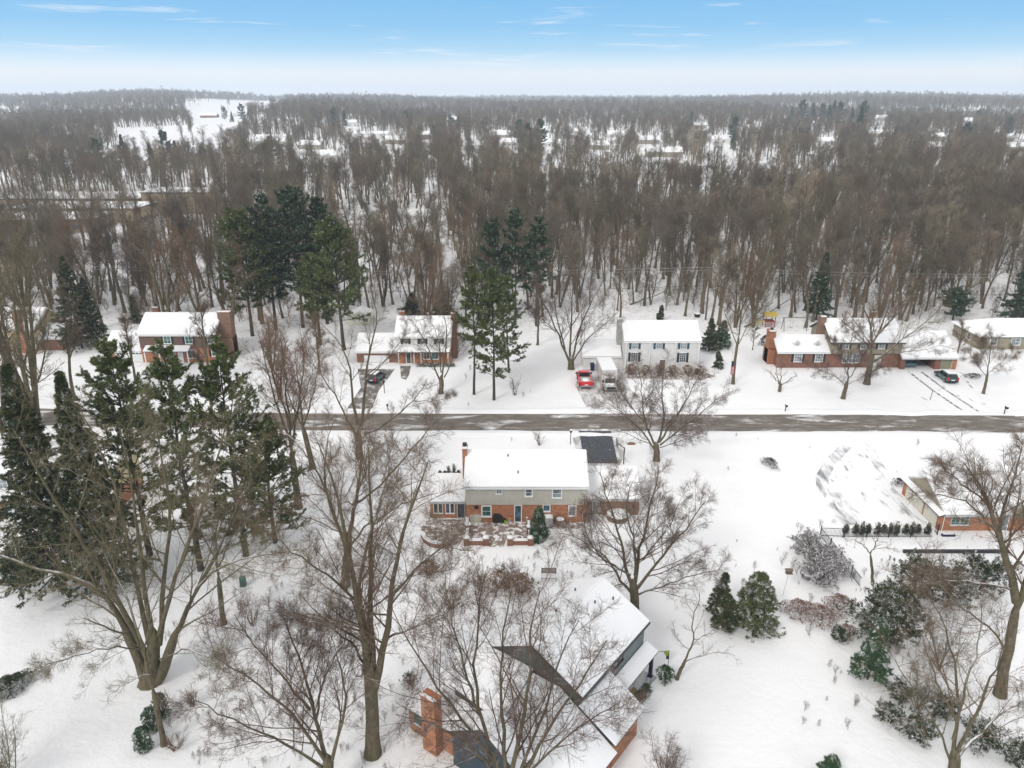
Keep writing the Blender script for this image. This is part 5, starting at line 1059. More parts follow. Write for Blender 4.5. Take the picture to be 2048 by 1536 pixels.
# power line
def power():
    x, y = G(1411, 640); t = empty('power_pole', (x, y, 0), 'tall wooden power pole at the wood edge right of the white house', 'power pole')
    mb = MB(); mb.cyl((0, 0, -.2), (0, 0, 11.2), .2, .13, 10); mb.build('pole', 'pole_wood', t)
    mb = MB(); mb.box(-1.2, 1.2, -.14, -.02, 10.3, 10.45); mb.build('crossarm', 'pole_wood', t)
    for u in (-1.1, 0, 1.1): mb = MB(); mb.cyl((u, -.08, 10.45 if u else 11.2), (u, -.08, 10.65 if u else 11.4), .05, n=8); mb.build('insulator', 'cap', t)
    tag(t, group='wooden power poles')
    for i, X2 in enumerate((-110.0, 150.0)):
        Y2 = y + (4 if i == 0 else -2); t2 = empty('power_pole', (X2, Y2, 0), ('wooden power pole at the far left end of the wires, among trees', 'wooden power pole at the far right end of the wires')[i], 'power pole', 0, 'wooden power poles')
        mb = MB(); mb.cyl((0, 0, -.2), (0, 0, 11.2), .2, .13, 10); mb.build('pole', 'pole_wood', t2); mb = MB(); mb.box(-1.2, 1.2, -.14, -.02, 10.3, 10.45); mb.build('crossarm', 'pole_wood', t2)
        for j, (dy, z0, lab) in enumerate(((0, 11.4, 'top pale wire'), (.7, 10.65, 'middle pale wire'), (-.2, 7.6, 'low dark cable'))):
            A = np.array((x, y + dy, z0)); B = np.array((X2, Y2 + dy, z0)); n = 24; pts = []
            for k in range(n + 1):
                f = k / n; p = A + (B - A) * f; p[2] -= 4 * f * (1 - f) * (1.3 if j < 2 else 1.8); pts.append(p)
            mb = MB(); tubes(mb, np.array([pts]), np.full((1, n + 1), .022 if j < 2 else .03), 4)
            tag(mb.build('power_wire', 'wire' if j < 2 else 'black'), f'{lab} running {"left" if i == 0 else "right"} from the wooden power pole', 'wire', 'power wires')
power()
# black railing fence in the right yard
def fence(a, b, label, gate=False):
    a = np.array(a); b = np.array(b); L_ = np.linalg.norm(b - a); t = empty('metal_fence', (a[0], a[1], 0), label, 'fence', math.atan2(b[1] - a[1], b[0] - a[0]), 'black railing fences round the pool')
    p = MB()
    for z in (.15, 1.05): p.box(0, L_, -.02, .02, z, z + .04)
    for i in range(int(L_ / .14)): p.box(i * .14, i * .14 + .02, -.01, .01, .05, 1.15)
    p.build('railing', 'black', t)
    for i in range(int(L_ / 2.4) + 1): mb = MB(); mb.box(i * 2.4 - .04, i * 2.4 + .04, -.04, .04, -.1, 1.35); mb.build('post', 'black', t)
fence(G(1640, 1073), G(1688, 1075), 'short black railing fence left of the row of small evergreens'); fence(G(1688, 1075), G(1864, 1075), 'black railing fence behind the row of small evergreens'); fence(G(1640, 1073), G(1720, 1175), 'black railing fence running down beside the snow-laden shrubs'); fence(G(1874, 1070), G(1868, 1063), 'black railing gate at the brick house corner')
x0, y0 = G(1805, 1104); x1, y1 = G(2020, 1108)
mb = MB(); mb.box(x0, x1, y0 - .25, y0 + .02, -.05, .32); mb.box(x0, x1, y0 + .02, y0 + .35, .25, .36, 1); tag(mb.build('pool_edge_wall', ['shutter_dark', 'snow']), 'long low dark blue pool edge under snow in the right yard', 'pool edge')

# ================================================================ the large trees near the camera and along the road
def L_(tip, *pts):
    n = len(pts); return [(a, b, tip * (i / (n - 1)) ** 1.2) for i, (a, b) in enumerate(pts)]
H1 = [dict(n=11, t0=.15, t1=1, ang=40, lenf=.40, rf=.38, K=7, wig=.08, trop=.03, rmin=.018, fall=.55)] + HERO[1:]
hero_tree('bare_tree', (300, 1365), [(L_(0, (302, 1364), (304, 1335), (306, 1300), (308, 1270)), .80, .40), (L_(.3, (296, 1366), (288, 1340), (272, 1300), (250, 1255)), .55, .40), (L_(-.3, (318, 1366), (326, 1340), (340, 1300), (352, 1262)), .50, .32)],
    [(L_(-3, (284, 1330), (240, 1235), (205, 1165), (165, 1152), (60, 1140), (-10, 1108), (-90, 1080)), .42, .05), (L_(-5, (292, 1310), (240, 1200), (170, 1090), (110, 1000), (60, 925), (25, 850)), .34, .04),
     (L_(3, (300, 1290), (272, 1180), (255, 1060), (225, 950), (165, 830)), .30, .04), (L_(-2, (305, 1285), (290, 1180), (275, 1060), (262, 960), (240, 850)), .30, .04),
     (L_(4, (318, 1290), (330, 1150), (345, 1050), (330, 930), (300, 825)), .32, .04), (L_(-4, (318, 1270), (360, 1130), (395, 1040), (425, 950), (450, 850)), .28, .04),
     (L_(2, (328, 1330), (362, 1235), (410, 1150), (445, 1080), (480, 1000), (520, 930)), .36, .04), (L_(1, (395, 1175), (425, 1140), (490, 1115), (560, 1104), (600, 1098)), .16, .03),
     (L_(-6, (315, 1320), (380, 1290), (430, 1335), (480, 1340)), .10, .02), (L_(-7, (290, 1300), (230, 1290), (160, 1310), (90, 1330)), .10, .02)],
    'huge moss-tinted bare maple with many rising limbs, bottom left', 11, H1, 'bark', 'twig_olive')
hero_tree('bare_tree', (328, 1490), [(L_(0, (328, 1488), (318, 1440), (305, 1375)), .22, .18)],
    [(L_(4, (305, 1375), (290, 1310), (272, 1240), (240, 1170), (195, 1080)), .18, .02), (L_(-2, (300, 1350), (260, 1360), (215, 1395)), .05, .015), (L_(1, (288, 1300), (300, 1230), (330, 1170)), .09, .02)],
    'slim leaning bare tree in front of the huge maple, bottom left', 12, [dict(n=7, t0=.2, t1=1, ang=40, lenf=.35, rf=.45, K=4, wig=.15, trop=.05, rmin=.014)] + HERO[2:], 'bark', 'twig_olive')
HC = [dict(n=14, t0=.14, t1=1, ang=50, lenf=.44, rf=.36, K=7, wig=.09, trop=.05, rmin=.02)] + HERO[1:]
hero_tree('bare_tree', (745, 1508), [(L_(0, (745, 1506), (744, 1430), (742, 1370), (740, 1320)), .54, .40)],
    [(L_(-3, (738, 1380), (731, 1320), (724, 1230), (702, 1150), (690, 1050), (668, 960), (640, 900)), .40, .04), (L_(3, (744, 1385), (742, 1300), (740, 1200), (745, 1080), (735, 980), (742, 895)), .42, .04),
     (L_(-1, (748, 1380), (762, 1310), (782, 1230), (786, 1150), (800, 1080), (830, 1000), (855, 925)), .40, .04), (L_(5, (735, 1280), (715, 1180), (730, 1100), (760, 1010), (780, 930)), .25, .03),
     (L_(1, (768, 1280), (840, 1250), (930, 1200), (965, 1180)), .12, .02), (L_(-2, (730, 1330), (690, 1270), (620, 1240), (560, 1235)), .12, .02), (L_(-5, (722, 1210), (660, 1150), (600, 1120), (560, 1080)), .14, .02), (L_(-4, (785, 1190), (840, 1130), (890, 1090), (910, 1050)), .13, .02)],
    'tall straight-trunked bare maple splitting into upright limbs, bottom centre', 13, HC)
hero_tree('bare_tree', (690, 1172), [(L_(0, (690, 1170), (694, 1110), (700, 1060)), .42, .34)],
    [(L_(-2, (700, 1062), (715, 990), (722, 920), (720, 850)), .28, .04), (L_(2, (693, 1100), (668, 1020), (640, 950), (600, 890), (568, 862)), .24, .03), (L_(-3, (705, 1010), (760, 975), (800, 925), (840, 880), (870, 845)), .18, .03),
     (L_(4, (690, 1080), (650, 1000), (650, 900), (665, 850)), .2, .03), (L_(3, (706, 1020), (735, 930), (760, 880)), .18, .03), (L_(-4, (695, 1100), (730, 1050), (800, 1010), (870, 985)), .16, .03)],
    'reddish twiggy bare tree behind the tall maple, left of the brick patio', 14, HERO)
hero_tree('bare_tree', (720, 916), [(L_(0, (720, 914), (718, 890), (716, 862)), .48, .40)],
    [(L_(-2, (712, 870), (690, 830), (668, 785), (640, 745), (608, 712)), .20, .03), (L_(1, (713, 850), (702, 770), (698, 710), (665, 665), (635, 640)), .28, .03), (L_(2, (724, 850), (728, 770), (738, 700), (760, 630), (738, 565)), .30, .03),
     (L_(-1, (728, 868), (770, 852), (800, 825), (835, 795), (855, 758)), .22, .03), (L_(0, (828, 802), (870, 803), (905, 792)), .09, .02), (L_(3, (733, 760), (765, 725), (800, 690), (815, 650)), .14, .02)],
    'forked bare tree with snow-lined arching limbs on the near side of the road', 15, [dict(n=7, t0=.3, t1=1, ang=42, lenf=.36, rf=.45, K=5, wig=.15, trop=.06, rmin=.018)] + HERO[1:])
HR = [dict(n=13, t0=.1, t1=1, ang=42, lenf=.52, rf=.42, K=7, wig=.08, trop=.04, rmin=.02, fall=.58)] + HERO[1:]
hero_tree('bare_tree', (1268, 1216), [(L_(0, (1268, 1214), (1270, 1195), (1266, 1165)), .46, .38)],
    [(L_(-2, (1266, 1190), (1240, 1160), (1210, 1110), (1155, 1075), (1115, 1062)), .2, .03), (L_(2, (1264, 1170), (1246, 1120), (1236, 1060), (1215, 1000), (1200, 945)), .24, .03), (L_(3, (1270, 1165), (1276, 1100), (1296, 1040), (1308, 980), (1318, 935)), .26, .03),
     (L_(0, (1272, 1180), (1310, 1130), (1350, 1080), (1385, 1040), (1412, 1000)), .22, .03), (L_(-3, (1275, 1190), (1330, 1170), (1390, 1148), (1440, 1140)), .14, .02), (L_(4, (1262, 1150), (1205, 1120), (1165, 1060), (1165, 1010)), .16, .02), (L_(-2, (1270, 1150), (1270, 1090), (1250, 1020), (1265, 960)), .18, .02), (L_(1, (1285, 1120), (1335, 1060), (1360, 1000)), .13, .02)],
    'broad bare maple behind the grey and brick house, right of the patio', 16, HR)
hero_tree('bare_tree', (1313, 921), [(L_(0, (1313, 919), (1314, 905), (1312, 888)), .46, .38)],
    [(L_(-2, (1310, 900), (1285, 862), (1250, 828), (1205, 798)), .18, .03), (L_(2, (1308, 888), (1286, 835), (1284, 780), (1276, 735)), .2, .03), (L_(3, (1316, 885), (1330, 838), (1322, 785), (1328, 735)), .22, .03),
     (L_(0, (1318, 885), (1350, 840), (1380, 790), (1398, 748)), .2, .03), (L_(-2, (1320, 890), (1370, 850), (1412, 818), (1445, 790)), .18, .03), (L_(4, (1300, 860), (1250, 800), (1235, 760)), .13, .02), (L_(-4, (1320, 895), (1365, 880), (1400, 868)), .1, .02)],
    'round-crowned bare maple at the near roadside before the white house', 17, HR)
hero_tree('bare_tree', (2000, 1390), [(L_(0, (2000, 1387), (2008, 1340), (2022, 1270), (2034, 1205)), .42, .32)],
    [(L_(0, (2034, 1205), (2020, 1140), (2000, 1080), (1985, 1020), (1962, 970), (1930, 925)), .46, .04), (L_(-2, (2030, 1225), (2062, 1130), (2075, 1010), (2090, 920)), .3, .04), (L_(3, (2005, 1100), (2000, 1040), (2030, 960), (2045, 890)), .22, .03),
     (L_(-2, (1997, 1070), (1950, 1012), (1905, 992), (1868, 988)), .16, .02), (L_(2, (1985, 1020), (1950, 985), (1900, 950), (1880, 940)), .13, .02), (L_(-4, (2015, 1310), (1992, 1260), (1940, 1225), (1900, 1190), (1860, 1150)), .13, .03), (L_(-1, (2025, 1180), (1960, 1165), (1900, 1160), (1830, 1170)), .12, .02)],
    'leaning moss-green bare tree at the right edge', 18, HERO)
hero_tree('bare_tree', (1908, 1562), [(L_(0, (1908, 1558), (1908, 1530), (1910, 1505)), .42, .34)],
    [(L_(1, (1906, 1510), (1916, 1430), (1920, 1370), (1900, 1280), (1865, 1200)), .2, .03), (L_(-3, (1912, 1510), (1945, 1440), (1980, 1370), (2010, 1290)), .2, .03), (L_(3, (1915, 1515), (1985, 1440), (2060, 1390)), .16, .02),
     (L_(4, (1906, 1480), (1930, 1380), (1960, 1290), (1962, 1200)), .16, .02), (L_(-4, (1900, 1520), (1870, 1440), (1820, 1370), (1790, 1320)), .12, .02), (L_(0, (1912, 1440), (1870, 1360), (1845, 1270)), .11, .02)],
    'multi-stemmed bare tree rising from the bottom right corner', 19, [dict(n=8, t0=.2, t1=1, ang=36, lenf=.46, rf=.42, K=7, wig=.1, trop=.05, rmin=.016, fall=.55), dict(n=6, t0=.1, t1=1, ang=40, lenf=.46, rf=.46, K=5, wig=.12, trop=.035, rmin=.010)] + [dict(n=5, t0=.1, t1=1, ang=42, lenf=.46, rf=.5, K=3, wig=.12, trop=.03, lmin=.45, rmin=.007), dict(n=3, t0=.1, t1=1, ang=40, lenf=.5, rf=.55, K=2, wig=.10, trop=.05, lmin=.35, rmin=.0055)], 'bark', 'twig')
HB = [dict(n=11, t0=.12, t1=1, ang=32, lenf=.46, rf=.45, K=6, wig=.07, trop=.07, rmin=.018, fall=.5)] + HERO[1:]
hero_tree('bare_tree', (1015, 1640), [(L_(0, (1015, 1635), (1015, 1600), (1016, 1570)), .5, .45)],
    [(L_(2, (1008, 1570), (975, 1480), (952, 1390), (948, 1300), (962, 1215), (968, 1150)), .22, .03), (L_(4, (1014, 1570), (1000, 1400), (1005, 1280), (1022, 1180)), .22, .03), (L_(-1, (1020, 1570), (1050, 1420), (1066, 1330), (1050, 1240), (1080, 1180)), .24, .03),
     (L_(-2, (1030, 1575), (1110, 1430), (1175, 1345), (1215, 1285)), .2, .03), (L_(3, (1030, 1570), (1100, 1400), (1116, 1310), (1160, 1240)), .18, .03), (L_(1, (960, 1430), (920, 1310), (898, 1210), (888, 1160)), .14, .02),
     (L_(-3, (990, 1530), (890, 1390), (825, 1300), (785, 1210)), .17, .02), (L_(-4, (1040, 1560), (1150, 1460), (1240, 1400)), .13, .02), (L_(-5, (1000, 1560), (930, 1480), (860, 1440), (790, 1430)), .14, .02)],
    'dense many-stemmed bare tree in front of the slate house', 20, HB)
hero_tree('bare_tree', (660, 1585), [(L_(0, (660, 1580), (658, 1545), (655, 1515)), .42, .34)],
    [(L_(2, (652, 1520), (640, 1480), (622, 1400), (600, 1310), (560, 1225)), .22, .03), (L_(-3, (650, 1520), (590, 1430), (520, 1370), (430, 1315)), .18, .03), (L_(-4, (645, 1535), (560, 1480), (470, 1440), (385, 1400)), .16, .02),
     (L_(3, (664, 1520), (690, 1430), (692, 1350), (655, 1260)), .18, .02), (L_(0, (620, 1420), (560, 1345), (505, 1290), (470, 1230)), .14, .02), (L_(4, (632, 1440), (650, 1340), (700, 1270), (690, 1220)), .12, .02)],
    'dark spreading bare tree at the bottom edge, left of the tall maple', 21, HR)
HT = [dict(n=7, t0=.2, t1=1, ang=45, lenf=.38, rf=.5, K=4, wig=.2, trop=.03, rmin=.012), dict(n=5, t0=.2, t1=1, ang=40, lenf=.5, rf=.55, K=3, wig=.18, trop=.04, rmin=.008, lmin=.3), dict(n=3, t0=.2, t1=1, ang=38, lenf=.5, rf=.6, K=2, wig=.15, trop=.04, lmin=.25, rmin=.006)]
hero_tree('bare_tree', (1354, 1358), [(L_(0, (1354, 1356), (1362, 1338), (1372, 1318)), .17, .13)],
    [(L_(0, (1372, 1318), (1388, 1282), (1380, 1250), (1395, 1215), (1398, 1185)), .11, .02), (L_(-.6, (1368, 1325), (1415, 1306), (1470, 1308)), .07, .015), (L_(.7, (1388, 1278), (1425, 1268), (1450, 1255)), .06, .012), (L_(.4, (1380, 1300), (1352, 1275), (1345, 1250)), .05, .012)],
    'small crooked bare tree in the open snow right of the porch', 22, HT)
hero_tree('bare_tree', (1746, 1165), [(L_(0, (1746, 1163), (1744, 1135), (1741, 1108)), .15, .12)],
    [(L_(-.3, (1741, 1108), (1722, 1085), (1690, 1074)), .08, .015), (L_(.3, (1741, 1108), (1755, 1085), (1752, 1070), (1775, 1058)), .09, .02), (L_(-.5, (1745, 1100), (1775, 1092), (1795, 1105)), .04, .01)],
    'small forked bare tree in the fenced pool yard', 23, HT)
hero_tree('bare_tree', (1142, 738), [(L_(0, (1142, 736), (1142, 728), (1142, 718)), .62, .5)],
    [(L_(-1, (1138, 722), (1115, 665), (1090, 610), (1058, 555)), .28, .04), (L_(2, (1141, 722), (1143, 640), (1145, 570), (1150, 515)), .28, .04), (L_(1, (1144, 720), (1160, 650), (1190, 590), (1212, 548)), .26, .04), (L_(-2, (1146, 722), (1178, 672), (1215, 645), (1245, 615)), .2, .03), (L_(3, (1130, 700), (1110, 620), (1105, 540)), .2, .03), (L_(-1, (1112, 665), (1080, 640), (1062, 610)), .1, .02)],
    'vase-shaped bare tree with a stout fork left of the red pickup', 24, HERO)
hero_tree('bare_tree', (882, 787), [(L_(0, (882, 785), (883, 770), (882, 755)), .42, .34)],
    [(L_(-1, (880, 762), (866, 725), (850, 680), (822, 640)), .2, .03), (L_(1, (884, 755), (892, 705), (895, 650), (872, 605)), .2, .03), (L_(-1, (888, 755), (905, 722), (918, 680), (915, 640)), .15, .02), (L_(2, (882, 745), (880, 680), (850, 625)), .14, .02)],
    'low-forked bare tree on the lawn before the wreath house', 25, HERO)
hero_tree('bare_tree', (1686, 797), [(L_(0, (1686, 795), (1690, 780), (1694, 765)), .36, .28)],
    [(L_(0, (1695, 765), (1698, 735), (1702, 690), (1708, 645)), .17, .02), (L_(-1, (1692, 772), (1668, 750), (1620, 735)), .11, .02), (L_(1, (1697, 768), (1735, 748), (1765, 735)), .11, .02), (L_(1.5, (1698, 755), (1680, 720), (1665, 680)), .1, .02), (L_(-1.5, (1698, 755), (1725, 715), (1740, 685)), .1, .02)],
    'middle-sized bare tree on the lawn before the long brick house', 26, HERO)
hero_tree('bare_tree', (1733, 768), [(L_(0, (1733, 766), (1739, 740), (1742, 715)), .52, .42)],
    [(L_(1, (1742, 715), (1745, 660), (1725, 610), (1705, 560)), .28, .03), (L_(-1, (1742, 728), (1790, 690), (1845, 650), (1888, 610)), .2, .03), (L_(2, (1744, 690), (1768, 640), (1790, 580)), .24, .03), (L_(-2, (1742, 700), (1715, 665), (1680, 640)), .16, .02), (L_(-3, (1745, 722), (1790, 705), (1850, 700), (1885, 690)), .13, .02), (L_(3, (1748, 680), (1800, 620), (1840, 570)), .2, .02)],
    'wide dark bare tree with snow-topped limbs over the long brick house', 27, HR)
hero_tree('bare_tree', (1967, 787), [(L_(0, (1967, 785), (1972, 765), (1975, 745)), .24, .18)],
    [(L_(0, (1975, 745), (1980, 710), (1985, 665)), .13, .02), (L_(.6, (1974, 750), (2000, 725), (2028, 705)), .08, .015), (L_(-.6, (1973, 752), (1950, 725), (1935, 700)), .08, .015), (L_(1, (1977, 735), (1960, 705), (1962, 675)), .07, .015)],
    'young bare tree on the right lawn before the low tan house', 28, HERO)
hero_tree('bare_tree', (1559, 783), [(L_(0, (1559, 781), (1560, 775), (1561, 768)), .28, .24)],
    [(L_(0, (1560, 770), (1545, 750), (1530, 735)), .12, .02), (L_(1, (1561, 768), (1562, 745), (1565, 720)), .12, .02), (L_(-1, (1563, 770), (1580, 758), (1595, 750)), .12, .02), (L_(2, (1560, 768), (1550, 740), (1555, 715)), .1, .02)],
    'small low crab apple with crooked limbs on the right lawn', 29, HT)
hero_tree('bare_tree', (447, 1248), [(L_(0, (447, 1246), (440, 1190), (437, 1150)), .26, .2)],
    [(L_(0, (437, 1150), (430, 1080), (440, 1000), (420, 930)), .16, .02), (L_(2, (436, 1140), (465, 1070), (490, 1010)), .12, .02), (L_(-1, (436, 1130), (405, 1070), (390, 1020)), .1, .02)],
    'slender bare tree standing between the huge maple and the pines', 30, HERO)
hero_tree('bare_tree', (1466, 768), [(L_(0, (1466, 766), (1470, 720), (1478, 670)), .26, .2)],
    [(L_(0, (1478, 670), (1486, 600), (1492, 520)), .17, .02), (L_(1, (1472, 700), (1500, 640), (1520, 590)), .11, .02), (L_(-1, (1474, 690), (1455, 640), (1440, 590)), .11, .02), (L_(2, (1480, 650), (1510, 580), (1540, 530)), .1, .02)],
    'tall slim bare tree beside the flagpole', 31, HERO)
# tall pair of brown trees rising in front of the left driveway
hero_tree('bare_tree', (597, 1016), [(L_(0, (597, 1014), (590, 960), (583, 900)), .42, .34)],
    [(L_(0, (583, 900), (575, 820), (570, 740), (560, 660)), .24, .03), (L_(2, (584, 890), (600, 800), (610, 720), (600, 650)), .2, .02), (L_(-2, (582, 890), (550, 800), (530, 720), (515, 660)), .2, .02), (L_(3, (580, 850), (555, 770), (545, 690)), .15, .02), (L_(-3, (582, 860), (612, 780), (630, 720)), .14, .02)],
    'tall brown twiggy bare tree just right of the foreground pines', 32, HERO, 'bark', 'twig_brown')
hero_tree('bare_tree', (626, 936), [(L_(0, (626, 934), (615, 890), (605, 850)), .38, .3)],
    [(L_(0, (605, 850), (598, 780), (590, 700)), .2, .02), (L_(2, (608, 850), (630, 780), (640, 700)), .17, .02), (L_(-2, (604, 850), (575, 790), (560, 720)), .16, .02)],
    'brown bare tree behind the tall brown twiggy one, by the road', 33, HERO, 'bark', 'twig_brown')
def branches_in(px, py, label, seed, r=3, h=5, st=9, tw='twig_olive'):
    return bare_shrub('bare_shrub', px, py, r, h, label, seed, st, tw, lv=HERO[1:])
branches_in(20, 1560, 'pale-stemmed bare shrub in the bottom left corner', 41, 3.5, 6, 9)
branches_in(1325, 1570, 'slim bare sapling clump right of the brick wing, bottom edge', 42, 2.2, 5, 8, 'twig')
branches_in(1835, 1420, 'loose bare shrub below the dark yews on the right', 43, 2.2, 4, 10)
branches_in(1880, 1340, 'thin bare saplings left of the leaning right-edge tree', 44, 2.6, 5, 9)
bare_shrub('bare_shrub', 1080, 890, 1.2, 2.6, 'small bare shrub by the near roadside, left of the cleared driveway', 45, 10)
bare_shrub('bare_shrub', 505, 1250, 1.1, 2.4, 'reddish bare shrub right of the slender tree', 46, 16, 'twig_brown'); bare_shrub('bare_shrub', 385, 1412, .8, 1.8, 'small brown shrub right of the three dark cones', 47, 16, 'twig_brown')
bare_shrub('bare_shrub', 440, 1322, .6, 1.0, 'tiny brown shrub below the reddish shrub', 48, 14, 'twig_brown'); bare_shrub('bare_shrub', 350, 1500, 1.4, 1.4, 'low brown brush near the bottom left watermarkless snow'.replace(' watermarkless snow', ' edge'), 49, 16, 'twig_brown')
bare_shrub('bare_shrub', 1030, 790, 1.4, 3.2, 'leaning bare shrub beside the two road pines', 50, 10)
bare_shrub('bare_shrub', 960, 1180, 1.8, 2.2, 'brown brush left of the rust-leaved bush', 51, 22, 'twig_brown'); bare_shrub('bare_shrub', 915, 1200, 1.5, 2.0, 'brown brush behind the stems of the dense foreground tree', 52, 22, 'twig_brown')
bare_shrub('bare_shrub', 1042, 1186, 2.0, 1.8, 'rust-brown leafy bush at the corner of the slate house roof', 53, 26, 'twig_brown', 'brown_leaf', 900)
bare_shrub('bare_shrub', 1000, 1176, 1.8, 1.8, 'brown leafy bush left of the slatted bench', 54, 24, 'twig_brown', 'brown_leaf', 500)
bare_shrub('bare_shrub', 860, 1150, 1.4, 1.6, 'tan leafy bush below the curved brick wall', 55, 24, 'twig_brown', 'brown_leaf', 500)
bare_shrub('bare_shrub', 820, 1370, .9, 1.0, 'small leafy shrub beside the tall maple trunk', 56, 16, 'twig_brown', 'yew', 120)
for i, (a, b) in enumerate(((1262, 748), (1290, 750), (1318, 751), (1346, 751), (1374, 750), (1400, 752))):
    bare_shrub('bare_shrub', a, b, 1.5, 1.7, 'brown leafy shrub in the row before the white house', 60 + i, 22, 'twig_brown', 'brown_leaf', 260, group='brown shrubs before the white house')

# ---------------------------------------------------------------- evergreens
def conifer(px, py, ptop, r, label, seed, kind='spruce', m_='spruce', first=.1, nb=110, dens=1.0, cat='evergreen', name=None, group=None, shape=1.0, gap=0, tr=.22, size=None, H=None, rz=0):
    x, y = G(px, py); H = H or WZ(px, ptop, y)[1]
    tm, fm = conifer_meshes(seed, H, r, first, nb, kind, ('bark_pine', m_), dens, tr, shape, gap, size)
    t = empty(name or ('pine_tree' if kind == 'pine' else 'spruce_tree'), (x, y, float(gz(x, y))), label, cat, rz, group); inst('trunk', tm, t); inst('crown', fm, t); return t
conifer(128, 1182, 735, 4.7, 'tallest dark spruce with brown cones at the left, near side of the road', 71, nb=300, dens=1.6, tr=.35)
conifer(222, 1190, 748, 3.9, 'second dark spruce, right of the tallest one', 72, nb=260, dens=1.6, tr=.3)
conifer(40, 1150, 1080, 2.4, 'low broad spruce below the yellow house at the left edge', 73, nb=70, H=3.2)
conifer(300, 1110, 700, 5.4, 'wide white pine behind the huge maple, left of the other near pines', 74, 'pine', 'pine', .16, 120, 1.7, name='pine_tree', tr=.35, gap=.4, size=.36)
conifer(402, 1140, 705, 5.1, 'middle near white pine with dark straight trunk', 75, 'pine', 'pine', .15, 100, 1.1, tr=.36, gap=.6)
conifer(492, 1112, 700, 5.2, 'right near white pine beside the green utility box', 76, 'pine', 'pine', .10, 105, 1.1, tr=.34, gap=.6)
conifer(550, 1085, 850, 4.6, 'shorter near white pine at the right of the near pine group', 77, 'pine', 'pine', .08, 90, 1.5, name='pine_tree', tr=.28, gap=.4, size=.36)
for i, (a, b, c_, r, m_, lab) in enumerate(((505, 672, 430, 6.6, 'pine', 'leftmost tall pine of the dark clump beyond the road'), (552, 660, 402, 6.0, 'pine_dark', 'dark pine second from the left in the clump beyond the road'), (606, 655, 388, 7.5, 'pine_dark', 'tallest darkest pine in the clump beyond the road'),
        (655, 648, 402, 5.0, 'pine_dark', 'narrow pine peeking behind the right of the dark clump'), (688, 700, 448, 7.0, 'pine', 'yellow-green pine at the right of the clump beyond the road'), (640, 690, 520, 5.0, 'pine', 'lower pine nestled in front of the dark clump'))):
    conifer(a, b, c_, r, lab, 80 + i, 'pine', m_, .25, 105, 1.3, tr=.4, gap=.25, size=.6)
conifer(948, 789, 535, 3.8, 'left one of the two tall road pines with bare lower trunks', 90, 'pine', 'pine', .38, 70, 1.1, tr=.24, gap=.5); conifer(988, 800, 545, 4.4, 'right one of the two tall road pines', 91, 'pine', 'pine', .14, 90, 1.1, tr=.26, gap=.5)
conifer(1018, 745, 560, 3.6, 'shorter pine just behind the two road pines', 92, 'pine', 'pine', .1, 70, 1.0, gap=.5)
for i, (a, c_) in enumerate(((985, 440), (1030, 428), (1072, 442))): conifer(a, 652, c_, 4.2, ('left', 'middle tallest', 'right')[i] + ' one of three dark pines behind the road pines, at the wood edge', 93 + i, 'pine', 'pine_dark', .35, 75, 1.2, gap=.4, size=.55)
conifer(165, 697, 515, 4.6, 'broad dark spruce left of the brown house', 97, nb=140, dens=1.0, size=.45); conifer(190, 690, 560, 3.2, 'lower spruce tucked against the broad dark one', 98, nb=100, size=.45)
conifer(273, 645, 600, 1.4, 'narrow cone evergreen behind the brown house garage', 99, nb=60, H=5.5, size=.4, m_='pine_dark')
conifer(826, 655, 590, 2.8, 'dark spruce behind the left of the wreath house', 100, nb=90, size=.5, m_='pine_dark'); conifer(886, 650, 585, 3.2, 'dark spruce behind the right of the wreath house', 101, nb=90, size=.5, m_='pine_dark')
conifer(1632, 640, 508, 3.2, 'lone dark spruce at the wood edge beyond the flagpole', 102, nb=110, size=.5, m_='pine_dark'); conifer(2040, 650, 470, 5.0, 'tall dark spruce at the right edge of the wood', 103, nb=150, size=.5, m_='pine_dark'); conifer(1905, 640, 585, 4.0, 'low broad dark evergreen behind the low tan house', 104, 'pine', 'pine_dark', .1, 60, size=.5)
conifer(1440, 695, 645, 2.2, 'rounded green conifer right of the white house', 105, nb=80, size=.35, m_='spruce_green'); conifer(1417, 702, 640, 1.8, 'brownish thin conifer touching the green one right of the white house', 106, nb=70, size=.35, m_='spruce'); conifer(1435, 735, 700, .9, 'small dark cone evergreen at the corner bed of the white house', 107, nb=50, size=.25, H=2.6)
conifer(1317, 642, 625, .8, 'tiny cone evergreen peeking over the white house roof', 108, nb=40, size=.3, H=3.2); conifer(1380, 262, 240, 6, 'dark spruce in front of the white sycamore', 109, nb=90, H=24, size=1.2, m_='pine_dark')
conifer(1735, 1358, 1243, 1.45, 'small bright green spruce below the dark yew mass', 110, nb=120, size=.26, m_='spruce_green', tr=.1); conifer(1655, 1560, 1515, 1.0, 'tip of a small spruce at the bottom edge, right of centre', 111, nb=60, size=.22, m_='spruce_green')
x, y = G(1077, 1081)
def column(px, py, rx, h, m_, label, seed, n=1500, size=.16, shape='column', group=None, cat='evergreen', name='cone_evergreen', ry=None):
    return bush(name, px, py, rx, ry or rx, h, m_, label, cat, seed, n, shape, size, group)
column(1077, 1080, 1.15, 4.7, 'spruce_green', 'dark cone evergreen with snow clumps at the right corner of the patio', 120, 3400, .18, 'cone')
